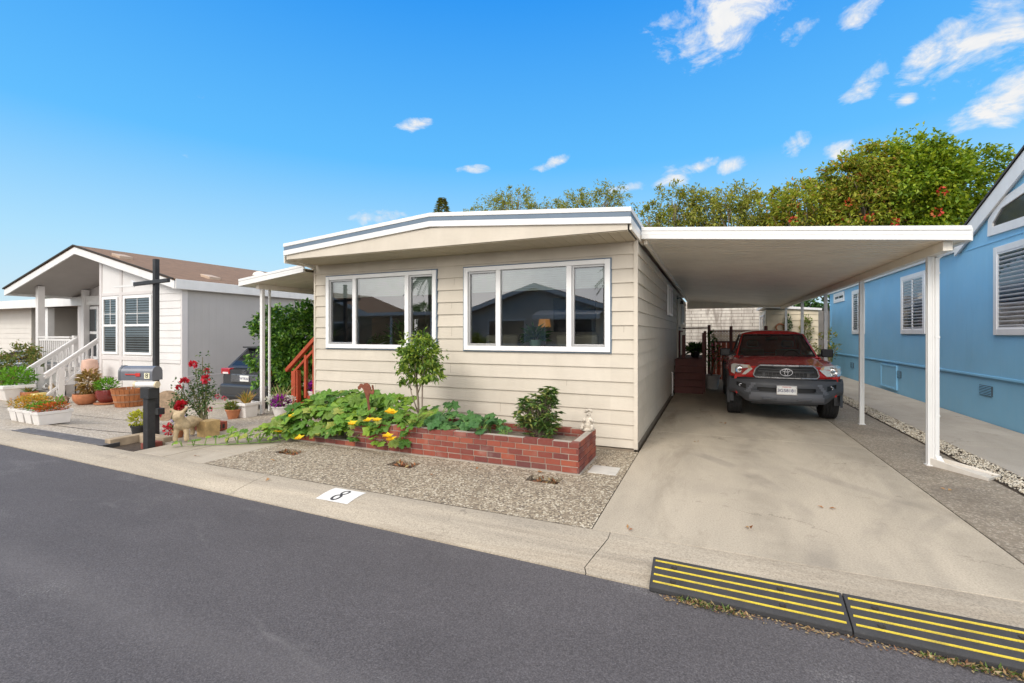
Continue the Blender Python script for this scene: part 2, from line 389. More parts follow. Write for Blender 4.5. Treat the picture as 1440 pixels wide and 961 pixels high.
M_walk = concrete('walk_concrete', (.30, .26, .205), (.44, .39, .32), .5, (.16, .12, .085), (1, .7, 1), .4)
M_path = concrete('path_concrete', (.32, .285, .24), (.43, .385, .33), .3, (.2, .16, .12), (1, .5, 1), .3)
M_agg = aggregate('yard_aggregate', 52, [(.26, .205, .14), (.47, .405, .305), (.38, .315, .225), (.64, .58, .46), (.13, .105, .08), (.52, .45, .335)], (.24, .195, .14), .18)
M_agg2 = aggregate('lot_aggregate', 40, [(.40, .35, .28), (.52, .46, .38), (.34, .29, .23), (.60, .55, .47)], (.36, .31, .25), .2)
M_strip = aggregate('strip_aggregate', 55, [(.24, .20, .15), (.38, .32, .25), (.46, .40, .32), (.29, .24, .185)], (.26, .215, .16), .55)
M_soil = mat('soil', (.055, .038, .025), .95, .4, 14, .8, 40)
M_dark = mat('gap_dirt', (.03, .025, .02), .95, .3, 10)

# ------------------------------------------------------------------ terrain and paving
g = MB(); g.add([(-500, -500, -.62), (500, -500, -.62), (500, 500, -.62), (-500, 500, -.62)], [(0, 1, 2, 3)])
struct(g.build('ground', mat('dry_ground', (.16, .14, .10), .95, .3, .6, .3, 20), origin=(0, 0, -.62)))
KE = lambda x: 3.22-.024*x          # asphalt / kerb edge
KB = 3.86                            # back of the kerb
b_ = MB(); xs = [-140+i*2 for i in range(111)]
for i in range(len(xs)-1):
    a, c = xs[i], xs[i+1]
    b_.add([(a, -7.2, -.07), (c, -7.2, -.07), (c, KE(c)+.05, -.07), (a, KE(a)+.05, -.07)], [(0, 1, 2, 3)])
struct(b_.build('street', M_asph, origin=(0, 0, -.07)))
# under-bed that shows in the joints
u_ = MB(); u_.add([(-8.6, 3.3, -.10), (14, 3.0, -.10), (14, 40, -.10), (-8.6, 40, -.10)], [(0, 1, 2, 3)])
struct(u_.build('bedding_soil', M_dark, origin=(0, 0, -.10)))
# rolled kerb in sections; joints are real gaps, one irregular crack
joints = [-60, -48, -40, -34, -28.5, -24, -20, -16.4, -13.2, -10.2, -7.45, -4.72, -.80, 2.02, 5.2, 8.4, 12]
def kprof(x):
    d = KB-KE(x)
    return [(KE(x), -.10), (KE(x), -.058), (KE(x)+.06*d/.6, -.05), (KE(x)+.20*d/.6, -.022), (KE(x)+.34*d/.6, .0), (KE(x)+.46*d/.6, .008), (KB-.012, .003), (KB-.006, -.004), (KB-.006, -.10)]
k_ = MB()
for i in range(len(joints)-1):
    a, c = joints[i]+.004, joints[i+1]-.004
    crack0, crack1 = joints[i] == -.80, joints[i+1] == -.80
    ns = max(2, int((c-a)/.4)); cols = []
    for j in range(ns+1):
        x = a+(c-a)*j/ns; pr = kprof(x); cols.append([])
        for q, (y, z) in enumerate(pr):
            dx = 0
            if (crack0 and j == 0) or (crack1 and j == ns): dx = .06*mnoise.noise(Vector((q*.9, 3.3, 0)))+(y-3.5)*.12
            cols[-1].append((x+dx, y, z+.004*mnoise.noise(Vector((x*.7, y, 0)))))
    n = len(cols[0]); vs = [p for c_ in cols for p in c_]; fs = [(j*n+q, (j+1)*n+q, (j+1)*n+q+1, j*n+q+1) for j in range(ns) for q in range(n-1)]
    fs += [tuple(range(n)), tuple(range(ns*n+n-1, ns*n-1, -1))]
    k_.add(vs, fs)
struct(k_.build('kerb', M_kerb, origin=(0, 3.6, 0), smooth=40))

def slab(mb, x0, x1, y0, y1, z=0., th=.09, nx=1, ny=1):
    r = .008
    mb.box(x0+.004, x1-.004, y0+.004, y1-.004, z-th, z)
d_ = MB(); ys = [KB, 8.2, 12.6, 17, 21.5, 26]
for a, c in zip(ys, ys[1:]): slab(d_, -.93, 2.06, a, c)
struct(d_.build('driveway', M_drive, origin=(.5, 4, 0), bev=.006))
s_ = MB()
for a, c in zip([KB, 6.55, 9.6, 13, 17, 21.5], [6.55, 9.6, 13, 17, 21.5, 26]): slab(s_, 2.066, 2.93, a, c, -.002)
struct(s_.build('side_strip', M_strip, origin=(2.5, 4, 0), bev=.005))
p_ = MB()
for a, c in zip([KB, 6.2, 8.9, 11.6, 14.3, 17, 20], [6.2, 8.9, 11.6, 14.3, 17, 20, 26]): slab(p_, 3.27, 4.70, a, c, .015)
struct(p_.build('path', M_path, origin=(4, 4, 0), bev=.006))
# exposed-aggregate yard with three square planting holes cut through it
HOLES = [(-5.40, 4.72), (-3.58, 4.84), (-1.74, 4.97)]; HW, HD = .19, .12
yx = sorted([-5.95, -.931]+[h[0]+s*HW for h in HOLES for s in (-1, 1)]); yy_ = sorted([KB+.004, 6.62]+[h[1]+s*HD for h in HOLES for s in (-1, 1)])
y_ = MB()
for i in range(len(yx)-1):
    for j in range(len(yy_)-1):
        cx, cy = (yx[i]+yx[i+1])/2, (yy_[j]+yy_[j+1])/2
        if any(abs(cx-h[0]) < HW and abs(cy-h[1]) < HD for h in HOLES): continue
        y_.add([(yx[i], yy_[j], 0), (yx[i+1], yy_[j], 0), (yx[i+1], yy_[j+1], 0), (yx[i], yy_[j+1], 0)], [(0, 1, 2, 3)])
for hx, hy in HOLES:
    for (a, c) in (((-1, -1), (1, -1)), ((1, -1), (1, 1)), ((1, 1), (-1, 1)), ((-1, 1), (-1, -1))):
        y_.add([(hx+a[0]*HW, hy+a[1]*HD, 0), (hx+c[0]*HW, hy+c[1]*HD, 0), (hx+c[0]*HW, hy+c[1]*HD, -.09), (hx+a[0]*HW, hy+a[1]*HD, -.09)], [(0, 1, 2, 3)])
struct(y_.build('front_yard', M_agg, origin=(-3, 5, 0)))
lp = leafmat('dead_leaves', [(.20, .07, .03), (.30, .13, .05), (.12, .06, .03), (.28, .2, .08)], .1)
hl = ['square hole in the pebbled yard filled with brown leaves near the squash runner', 'square leaf filled hole in the pebbled yard below the yellow squash flowers', 'square leaf filled hole in the yard below the bare planter end']
for (hx, hy), lab in zip(HOLES, hl):
    th = thing('planting_hole', lab, 'planting hole', (hx, hy, -.09), 'square holes in the pebbled yard')
    q = MB(); q.box(hx-HW+.002, hx+HW-.002, hy-HD+.002, hy+HD-.002, -.095, -.05); q.build('soil', M_soil, th)
    q = MB()
    for _ in range(60): q.leaf((hx+U(-HW, HW)*.85, hy+U(-HD, HD)*.85, U(-.045, -.015)), rvec()+Vector((0, 0, .2)), (U(-.4, .4), U(-.4, .4), 1), U(.04, .08), U(.02, .04))
    q.build('leaf_litter', lp, th)
q = MB(); q.box(-1.36, -1.02, 5.42, 5.76, -.02, .004); struct(q.build('concrete_patch', mat('pale_patch', (.5, .48, .44), .9, .12, 9, .2), bev=.01))
q = MB(); q.box(-7.0, -1.0, 6.60, 6.80, -.06, .002); struct(q.build('dirt_strip', mat('dry_dirt', (.22, .175, .125), .95, .25, 8, .4, 60)))
# concrete walk to the side steps
w_ = MB()
wj = [KB, 4.35, 5.25, 6.3, 7.2, 8.6, 10]
for a, c in zip(wj, wj[1:]): slab(w_, -7.62 if a > 4.3 else -7.45, -6.78, a, c, .001); slab(w_, -6.77, -5.956, a, c, .0)
struct(w_.build('walkway', M_walk, origin=(-6.8, 5, 0), bev=.006))
# neighbour's exposed-aggregate lot, gently falling away
n_ = MB(); gx = [-7.63-.25*i for i in range(60)]+[-23-i*1.5 for i in range(30)]; gy = [KB+.002+.2*i for i in range(16)]+[7+i*1.0 for i in range(40)]
for y in gy:
    for x in gx: n_.v.append((x, y, hgt(x, y)-.003))
W_ = len(gx)
for j in range(len(gy)-1):
    for i in range(W_-1):
        x, y = gx[i], gy[j]
        if -8.25 < x-.1 and y < 4.36: continue
        n_.f.append((j*W_+i, (j+1)*W_+i, (j+1)*W_+i+1, j*W_+i+1))
struct(n_.build('neighbour_lot', M_agg2, origin=(-12, 5, 0), smooth=True))
j_ = MB()
for (a, c) in (((-8.6, 5.95), (-17, 5.55)), ((-8.3, 4.62), (-12.6, 4.42))):
    pts = []
    for i in range(25):
        x = a[0]+(c[0]-a[0])*i/24; y = a[1]+(c[1]-a[1])*i/24; pts.append((x, y, hgt(x, y)-.0005))
    for p, r in zip(pts, pts[1:]): j_.add([(p[0], p[1]-.012, p[2]), (p[0], p[1]+.012, p[2]), (r[0], r[1]+.012, r[2]), (r[0], r[1]-.012, r[2])], [(0, 1, 2, 3)])
struct(j_.build('expansion_joint', M_dark, origin=(-12, 5, 0)))
# pale pebbles in the strip beside the path
peb = MB()
icv = [(0, 0, 1), (.9, 0, .3), (.28, .85, .3), (-.72, .53, .3), (-.72, -.53, .3), (.28, -.85, .3), (0, 0, -.4)]
icf = [(0, 1, 2), (0, 2, 3), (0, 3, 4), (0, 4, 5), (0, 5, 1), (6, 2, 1), (6, 3, 2), (6, 4, 3), (6, 5, 4), (6, 1, 5)]
for _ in range(10500):
    y = 4.2+18*U(0, 1)**1.5; x = U(2.945, 3.26); s = U(.008, .019); a = U(0, 6.28); ex = U(.7, 1.4)
    if y < 5 and U(0, 1) < .3: x = U(2.9, 3.26)
    peb.add([(x+(vx*cos(a)*ex-vy*sin(a))*s, y+(vx*sin(a)*ex+vy*cos(a))*s, .006+vz*s*.7+U(0, .012)) for vx, vy, vz in icv], icf)
M_peb = leafmat('pebble_stone', [(.42, .36, .27), (.66, .60, .49), (.55, .48, .37), (.74, .69, .59), (.34, .28, .21)], 0, .8)
stuff(peb.build('pebbles', M_peb, origin=(3.1, 6, 0), smooth=True))
q = MB(); q.box(2.934, 3.266, KB, 24, -.09, -.01); struct(q.build('pebble_bed', M_soil))
# dark drain channel set along the back of the kerb
dr = thing('trench_drain', 'narrow dark drain grate set along the kerb in front of the white planter boxes', 'drain', (-9.6, 4.0, 0))
q = MB(); q.box(-11.0, -8.26, 3.875, 4.10, -.06, .001); q.build('channel', mat('drain_dark', (.035, .034, .036), .7), dr)
q = MB()
for i in range(91): q.box(-10.98+i*.03, -10.964+i*.03, 3.885, 4.09, .0012, .006)
for yv in (3.878, 4.085): q.box(-11.0, -8.26, yv, yv+.014, .0015, .007)
q.build('grate', mat('drain_iron', (.15, .145, .15), .6, .2, 6), dr)

# ------------------------------------------------------------------ number 8 painted on the kerb
zk = lambda y: .003
pn = thing('painted_number', 'white painted rectangle with a slanted black 8 on the kerb', 'house number', (-3.45, 3.6, 0))
d = KB-KE(-3.45); pr = kprof(-3.45)
def kz(y, x=-3.45):
    pr = kprof(x)
    for (a, za), (b, zb) in zip(pr[1:], pr[2:]):
        if a <= y <= b and b > a: return za+(zb-za)*(y-a)/(b-a)+.004*mnoise.noise(Vector((x*.7, y, 0)))
    return 0
q = MB(); nx, ny = 10, 8; x0, x1, y0, y1 = -3.68, -3.27, 3.515, 3.79
for j in range(ny+1):
    for i in range(nx+1):
        x = x0+(x1-x0)*i/nx; y = y0+(y1-y0)*j/ny; q.v.append((x, y, kz(y, x)+.004))
q.f += [(j*(nx+1)+i, j*(nx+1)+i+1, (j+1)*(nx+1)+i+1, (j+1)*(nx+1)+i) for j in range(ny) for i in range(nx)]
q.build('white_panel', mat('road_paint_white', (.68, .68, .66), .75, .10, 20, .3, 90, dirt=.2, fine=.35), pn)
q = MB()
for cy, rx, ry in ((3.592, .050, .060), (3.703, .042, .056)):
    n = 28
    for k in range(n):
        for r_ in (1.0, .5):
            a = 2*pi*k/n; x = -3.475+cos(a)*rx*(r_ if r_ == 1 else .52)+(cy-3.63)*.02; y = cy+sin(a)*ry*(1 if r_ == 1 else .62); q.v.append((x+(y-3.63)*.12, y, kz(y, x)+.0065))
    o = len(q.v)-2*n
    q.f += [(o+2*k, o+2*((k+1) % n), o+2*((k+1) % n)+1, o+2*k+1) for k in range(n)]
q.build('digit', mat('road_paint_black', (.03, .03, .035), .8), pn)

# ------------------------------------------------------------------ rubber kerb ramps
M_rub = mat('ramp_rubber', (.030, .030, .032), .75, .25, 9, .25, 120, fine=.3)
M_yel = mat('ramp_yellow', (.52, .40, .03), .75, .25, 14, .1, 90, dirt=.55, fine=.4)
def ramp(xa, xb, lab):
    xm = (xa+xb)/2; yb = KE(xm)-.035
    rt = thing('kerb_ramp', lab, 'kerb ramp', (xm, yb, -.066), 'rubber kerb ramps')
    sk = lambda x: -.024*(x-xm)
    zb, zt = -.035, .055
    prof = [(0, -.066), (0, zb), (.02, zb+.012), (.245, zt), (.265, zt-.006), (.265, .0), (.15, -.03), (.05, -.066)]
    q = MB(); n = len(prof); v = [(x, yb+y+sk(x), z) for x in (xa, xb) for y, z in prof]
    q.add(v, [tuple(range(n)), tuple(range(2*n-1, n-1, -1))]+[(i, n+i, n+(i+1) % n, (i+1) % n) for i in range(n)]); q.build('rubber_body', M_rub, rt, bev=.005)
    sl = (zt-zb-.012)/.225
    for k in range(4):
        y = .042+k*.058; z = zb+.012+(y-.02)*sl+.0035; h = .0055
        q = MB(); q.add([(xa+.02, yb+y-h+sk(xa), z-h*sl), (xb-.02, yb+y-h+sk(xb), z-h*sl), (xb-.02, yb+y+h+sk(xb), z+h*sl), (xa+.02, yb+y+h+sk(xa), z+h*sl),
               (xa+.02, yb+y-h+sk(xa), z-.006-h*sl), (xb-.02, yb+y-h+sk(xb), z-.006-h*sl), (xb-.02, yb+y+h+sk(xb), z-.006+h*sl), (xa+.02, yb+y+h+sk(xa), z-.006+h*sl)],
              [(0, 1, 2, 3), (0, 4, 5, 1), (1, 5, 6, 2), (2, 6, 7, 3), (3, 7, 4, 0)]); q.build('yellow_stripe', M_yel, rt)
    for fx in (.13, .70):
        for y in (.071, .187):
            x = xa+(xb-xa)*fx; z = zb+.012+(y-.02)*sl
            q = MB(); q.lathe([(.012, .0), (.012, .004), (.019, .004), (.019, -.004)], (x, yb+y+sk(x), z), 14, close=False); q.add([(x+.012*cos(a*.628), yb+y+sk(x)+.012*sin(a*.628), z+.0015) for a in range(10)], [tuple(range(10))])
            q.build('bolt_hole', M_dark, rt)
    return rt
ramp(-.38, .737, 'black rubber kerb ramp with yellow stripes whose end meets the cracked kerb')
ramp(.743, 1.86, 'black rubber kerb ramp with yellow stripes running out of the frame edge')
wd = MB(); dry = MB()
for _ in range(900):
    x = U(-.2, 1.9); 
    k = mnoise.noise(Vector((x*3.1, 1.7, 0)))+.15*sm((x-.5)/.8)
    if k < -.02: continue
    y = KE(x)-.045+U(-.045, .015); z = -.066
    L = U(.012, .036)*(1+k)
    (wd if U(0, 1) < .5 else dry).leaf((x, y, z), (U(-1, 1), U(-1.2, .6), U(.15, 1.1)), (U(-.5, .5), U(-.5, .5), 1), L, U(.006, .016))
stuff(wd.build('weeds', leafmat('weed_leaves', [(.10, .16, .03), (.16, .20, .05), (.07, .12, .025)]), origin=(.8, 3.1, -.066)), 'small green weeds growing along the foot of the kerb ramps', 'weeds')
for _ in range(500):
    x = U(-.3, 1.9); dry.leaf((x, KE(x)-.05+U(-.05, .02), -.064), (U(-1, 1), U(-1, 1), U(0, .25)), (0, 0, 1), U(.01, .035), U(.006, .014))
stuff(dry.build('dry_litter', leafmat('dry_straw', [(.32, .22, .10), (.24, .13, .06), (.40, .32, .17), (.18, .09, .05)], .1), origin=(.8, 3.1, -.066)), 'dry brown grass and leaf litter along the foot of the kerb ramps', 'dry grass')
# ------------------------------------------------------------------ shared materials
M_cream = mat('cream_siding', (.565, .512, .43), .55, .05, 2.2, .12, 30, dirt=.06)
_t = NT(M_cream); _b = _t.n['Principled BSDF']; _src = _b.inputs['Base Color'].links[0].from_socket
_g = _t.new('ShaderNodeNewGeometry'); _c = _t.mix(1, _src, _t.ramp(_g.outputs['Random Per Island'], [(0, (.94, .94, .935)), (1, (1.05, 1.05, 1.055))]), 'MULTIPLY')
_c = _t.mix(1, _c, _t.ramp(_t.noise(2.6, 5, _t.pos(1.2, 1.2, .5), .6), [(.35, (.965, .96, .95)), (.65, (1.015, 1.015, 1.015))]), 'MULTIPLY'); _t.link(_c, _b.inputs['Base Color'])
M_white = mat('white_trim', (.69, .685, .675), .45, .05, 3, dirt=.08)
M_vinyl = mat('vinyl_frame', (.80, .80, .80), .35, .02, 3)
M_grey_frame = mat('aluminium_frame', (.42, .42, .42), .4, .05, 5, metal=.5)
M_slate = mat('slate_blue_trim', (.115, .165, .225), .5, .08, 4)
M_alum = mat('painted_aluminium', (.82, .76, .66), .4, .06, 1.5, dirt=.12)
M_alum_w = mat('white_aluminium', (.71, .705, .69), .38, .04, 1.5, dirt=.05)
M_glass = glassmat('window_glass', 2.35, (.93, .97, .95))
M_blind = mat('window_blind', (.80, .88, .82), .6, .05, 6)
M_found = mat('foundation', (.20, .165, .125), .95, .25, 8, .4, 60)
M_wall_in = mat('interior_wall', (.62, .56, .47), .8, .05, 2)
M_wood_in = mat('interior_floor', (.20, .12, .07), .6, .2, 5)
M_roofw = mat('roof_coating', (.62, .61, .58), .7, .1, 2)
WY, WX0, WX1, WB = 6.74, -7.07, -.98, .02       # front wall plane, left and right corner, bottom
SEAMS = [2.795-.2036*k for k in range(14)]
def laps(z0, z1):
    zs = [z1]+[z for z in SEAMS if z0+.02 < z < z1-.02]+[z0]
    return [(b, a) for a, b in zip(zs, zs[1:])]
def siding(mb, x0, x1, z0, z1, holes, put_in):
    """lap boards; put(x, out, z) -> point.  holes = (xa, xb, za, zb)"""
    for (b, a) in laps(z0, z1):
        bb = b if b > z0+.001 else b
        o = lambda z: .004+.021*(a-z)/max(.12, (a-bb))
        cuts = sorted({x0, x1} | {c for h in holes for c in h[:2] if x0 < c < x1})
        put = lambda x, o, z: put_in(x, o+.0035*mnoise.noise(Vector((x*.9, z*2.2, 4)))*(1 if o > .006 else 0), z+.0035*mnoise.noise(Vector((x*.7, z*3.1, 9))))
        dn = lambda a_, b_: [a_+(b_-a_)*i/max(1, round((b_-a_)/.45)) for i in range(max(1, round((b_-a_)/.45))+1)]
        for xa, xb in zip(cuts, cuts[1:]):
            zz = sorted({bb, a} | {c for h in holes for c in h[2:] if bb < c < a and h[0] < (xa+xb)/2 < h[1]})
            for za, zb in zip(zz, zz[1:]):
                if any(h[0] < (xa+xb)/2 < h[1] and h[2] < (za+zb)/2 < h[3] for h in holes): continue
                ds = dn(xa, xb); m_ = len(ds)
                mb.add([put(x, o(za), za) for x in ds]+[put(x, o(zb), zb) for x in ds]+[put(x, 0, za) for x in ds], [(i, i+1, m_+i+1, m_+i) for i in range(m_-1)]+([(2*m_+i, 2*m_+i+1, i+1, i) for i in range(m_-1)] if za == bb else []))

HO = thing('mobile_home', 'cream lap sided single storey mobile home with slate blue roof trim', 'house', (-4, 6.74, 0))
WIN = [(-6.75, -4.29, 1.385, 2.74, (-6.06, -4.89)), (-3.75, -1.34, 1.385, 2.74, (-3.125, -1.955))]
put = lambda x, o, z: (x, WY-o, z)
q = MB(); siding(q, WX0, WX1, WB, 2.99, [w[:4] for w in WIN], put)
q.box(WX0-.005, WX0+.035, WY-.028, WY+.02, WB, 2.99); q.box(WX1-.03, WX1+.026, WY-.028, WY+.02, WB-.01, 2.99)   # corner posts
# window reveals
for (a, b, c, d, _) in WIN:
    for (p, r) in (((a, c), (b, c)), ((b, c), (b, d)), ((b, d), (a, d)), ((a, d), (a, c))):
        q.add([(p[0], WY-.02, p[1]), (r[0], WY-.02, r[1]), (r[0], WY+.12, r[1]), (p[0], WY+.12, p[1])], [(0, 1, 2, 3)])
q.build('front_wall', M_cream, HO)
q = MB()
for (x, k) in ((-5.2, 2), (-4.0, 4), (-2.3, 1), (-4.02, 9), (-2.0, 10), (-5.6, 11), (-3.1, 12), (-1.15, 6), (-4.0, 6), (-3.95, 2)):
    z1 = SEAMS[k-1]; z0 = SEAMS[k]
    if any(w[0]-.05 < x < w[1]+.05 and w[2]-.1 < (z0+z1)/2 < w[3]+.1 for w in WIN): continue
    q.add([(x-.002, WY-.0235, z0), (x+.002, WY-.0235, z0), (x+.002, WY-.0075, z1-.01), (x-.002, WY-.0075, z1-.01)], [(0, 1, 2, 3)])
q.build('butt_joint', mat('joint_gap', (.22, .18, .13), .8), HO)['kind'] = 'stuff'  # thin dark slits where the board ends meet
q = MB(); siding(q, WY, 20.6, WB+.06, 2.97, [], lambda y, o, z: (WX1+o, y, z)); q.build('side_wall', M_cream, HO)
q = MB(); siding(q, WY, 20.6, WB, 2.97, [], lambda y, o, z: (WX0-o, y, z)); q.build('side_wall', M_cream, HO)
q = MB(); siding(q, WX0, WX1, WB, 2.97, [], lambda x, o, z: (x, 20.6+o, z)); q.build('rear_wall', M_cream, HO)
q = MB(); q.box(WX0+.03, WX1-.02, WY+.015, 20.55, -.08, WB+.05); q.box(WX1-.01, WX1+.012, WY+.03, 20.55, -.08, WB+.055); q.build('skirting', M_found, HO)
# roof: low double pitch, overhanging the front wall
XL, XP, XR, YF, YB = -7.02, -3.95, -.95, 6.0, 20.9
def rz(x): return 3.26+.235*(x-XL)/(XP-XL) if x < XP else 3.26+.235*(XR-x)/(XR-XP)
def band(zt, zb, y0, y1, name, m, ox=0):
    q = MB()
    top = [(XL-ox, rz(XL)+zt), (XP, rz(XP)+zt), (XR+ox, rz(XR)+zt)]; bot = [(XR+ox, rz(XR)+zb), (XP, rz(XP)+zb), (XL-ox, rz(XL)+zb)]
    q.prism(top+bot, 'y', y0, y1); return q.build(name, m, HO)
band(0, -.10, YF+.04, YB, 'roof', M_roofw)
# stacked fascia bands: front and both eaves
for zt, zb, off, m, nm in ((.008, -.052, .02, M_white, 'fascia_cap'), (-.052, -.118, .012, M_slate, 'fascia_stripe'), (-.118, -.205, .018, M_white, 'fascia_board')):
    q = MB()
    top = [(XL-off, rz(XL)+zt), (XP, rz(XP)+zt), (XR+off, rz(XR)+zt)]; bot = [(XR+off, rz(XR)+zb), (XP, rz(XP)+zb), (XL-off, rz(XL)+zb)]
    q.prism(top+bot, 'y', YF-off, YF+.038)
    q.box(XR+.001, XR+off, YF+.038, YB, rz(XR)+zb, rz(XR)+zt); q.box(XL-off, XL-.001, YF+.038, YB, rz(XL)+zb, rz(XL)+zt)
    q.build(nm, m, HO, bev=.004)
# beige pediment with a seam, and the soffit under it
q = MB(); q.prism([(XL+.03, rz(XL)-.2), (XP, rz(XP)-.2), (XR-.03, rz(XR)-.2), (XR-.03, 2.985), (XL+.03, 2.985)], 'y', YF+.012, YF+.035); q.build('pediment', M_cream, HO)
q = MB(); q.prism([(-5.1, 3.235), (-2.9, 3.305), (-2.9, 3.309), (-5.1, 3.239)], 'y', YF+.008, YF+.0125); q.build('pediment_seam', M_dark, HO)
q = MB()
for i in range(46):
    a = XL+.03+i*(XR-XL-.06)/46; b = a+(XR-XL-.06)/46
    q.box(a+.003, b-.003, YF+.036, WY-.005, 2.972, 2.984)
q.box(XL+.03, XR-.03, YF+.036, WY-.005, 2.982, 2.99)
q.build('soffit', mat('soffit_panel', (.52, .45, .33), .55, .06, 3), HO)
q = MB(); q.box(WX0-.02, WX0+.0, YF+.04, YB, 2.93, 3.06); q.box(XR-.01, XR+.02, YF+.04, 7.2, 2.99, 3.06); q.beam((XL+.0, YF+.2, 3.03), (WX0-.03, WY+.02, 2.93), .07, .06); q.build('gutter', M_alum, HO)

# front windows: white vinyl sliders inside a thin blue outline
def slider(par, a, b, c, d, mull, y):
    wn = MB()
    for (p, r, s_, u_) in ((a-.018, a, c-.018, d+.018), (b, b+.018, c-.018, d+.018), (a, b, c-.018, c), (a, b, d, d+.018)): wn.box(p, r, y-.034, y+.0, s_, u_)
    wo = wn.build('window', M_slate, par)
    f = MB(); w = .075
    for (p, r, s_, u_) in ((a, a+w, c, d), (b-w, b, c, d), (a+w, b-w, c, c+w), (a+w, b-w, d-w*.9, d), (mull[0]-.04, mull[0]+.04, c+w, d-w*.9), (mull[1]-.04, mull[1]+.04, c+w, d-w*.9)): f.box(p, r, y-.055, y+.05, s_, u_)
    f.build('frame', M_vinyl, wo, bev=.006)
    for (p, r) in ((a+w, mull[0]-.04), (mull[1]+.04, b-w)):
        f = MB(); s0, s1 = c+w, d-w*.9; t_ = .035
        for bb in ((p, p+t_, s0, s1), (r-t_*.5, r, s0, s1), (p+t_, r-t_*.5, s0, s0+t_), (p+t_, r-t_*.5, s1-t_, s1)): f.box(bb[0], bb[1], y-.03, y+.03, bb[2], bb[3])
        f.build('sash', M_grey_frame, wo, bev=.004)
    for k, (p, r, yy) in enumerate(((a+w+.03, mull[0]-.055, .0), (mull[0]+.04, mull[1]-.04, -.02), (mull[1]+.07, b-w-.035, .0))):
        f = MB(); f.add([(p, y+yy, c+w), (r, y+yy, c+w), (r, y+yy, d-w), (p, y+yy, d-w)], [(0, 1, 2, 3)]); f.build('pane', M_glass, wo)
    for (p, r) in ((a+w, mull[0]-.03), (mull[0]+.03, mull[1]-.03), (mull[1]+.03, b-w)):
        bl = MB()
        for k in range(10): bl.box(p+.005, r-.005, y+.06, y+.074, d-.068-.034*k-.031, d-.068-.034*k)
        bl.build('blind', M_blind, wo)
    return wo
for (a, b, c, d, mu) in WIN: slider(HO, a, b, c, d, mu, WY)
# dim rooms behind the glass
q = MB(); q.box(WX0+.02, WX1-.02, 10.4, 10.46, .1, 2.94); q.box(-4.08, -3.98, WY+.12, 8.4, .1, 2.94); q.box(WX0+.02, WX1-.02, WY+.1, 10.4, 2.90, 2.94)
q.box(WX0+.03, WX0+.06, WY+.1, 10.4, .1, 2.9); q.box(WX1-.06, WX1-.03, WY+.1, 10.4, .1, 2.9)
for (a, b, c, d, _) in WIN: q.box(a-.1, b+.1, WY+.04, WY+.34, c-.06, c-.02)
q.build('interior_walls', M_wall_in, HO)
q = MB(); q.box(WX0+.03, WX1-.03, WY+.1, 10.4, .55, .6); q.build('interior_floor', M_wood_in, HO)
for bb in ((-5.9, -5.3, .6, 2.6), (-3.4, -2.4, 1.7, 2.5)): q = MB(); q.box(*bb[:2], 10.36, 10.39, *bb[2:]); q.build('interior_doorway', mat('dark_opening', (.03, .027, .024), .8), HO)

# side wall under the carport: window, door, second window
def sidewin(par, x, y0, y1, z0, z1, s=1, name='window', split=True):
    f = MB(); w = .06; o = .05*s
    X0, X1 = sorted((x, x+o))
    for (p, r, a, b) in ((y0, y0+w, z0, z1), (y1-w, y1, z0, z1), (y0+w, y1-w, z0, z0+w), (y0+w, y1-w, z1-w, z1)): f.box(X0, X1, p, r, a, b)
    if split: f.box(X0, X1-.006*s if s > 0 else X1, (y0+y1)/2-.02, (y0+y1)/2+.02, z0+w, z1-w)
    fo = f.build(name, M_vinyl, par, bev=.004)
    f = MB(); xg = x+.022*s; f.add([(xg, y0+w, z0+w), (xg, y1-w, z0+w), (xg, y1-w, z1-w), (xg, y0+w, z1-w)], [(0, 1, 2, 3)]); f.build('pane', M_pane, fo)
    return fo
M_pane = mat('dark_pane', (.035, .042, .048), .06, .2, 1.5, spec=.9)
sidewin(HO, WX1+.02, 11.5, 12.7, 2.10, 2.82); sidewin(HO, WX1+.02, 17.4, 18.4, 2.0, 2.7)
q = MB(); q.box(WX1+.015, WX1+.05, 15.1, 16.1, .85, 2.75); do = q.build('door', mat('side_door', (.50, .45, .37), .5, .05), HO, bev=.005)
q = MB()
for (a, b, c, d) in ((15.0, 15.1, .85, 2.83), (16.1, 16.2, .85, 2.83), (15.0, 16.2, 2.75, 2.83)): q.box(WX1+.015, WX1+.058, a, b, c, d)
q.build('door_frame', M_cream, do)
q = MB(); q.ball((WX1+.09, 15.2, 1.85), .035); q.build('handle', M_grey_frame, do)
q = MB(); q.tube([(WX1+.03, 14.75, 2.72), (WX1+.14, 14.75, 2.74), (WX1+.17, 14.75, 2.66)], .012); q.lathe([(.03, .1), (.06, 0), (.02, 0)], (WX1+.17, 14.75, 2.55), 10); q.build('porch_light', mat('black_metal', (.02, .02, .022), .45), HO)
q = MB(); q.tube([(WX1+.05, 12.8, .03), (WX1+.05, 12.8, .62), (WX1+.02, 12.8, .65)], .018); q.build('pipe', M_white, HO)

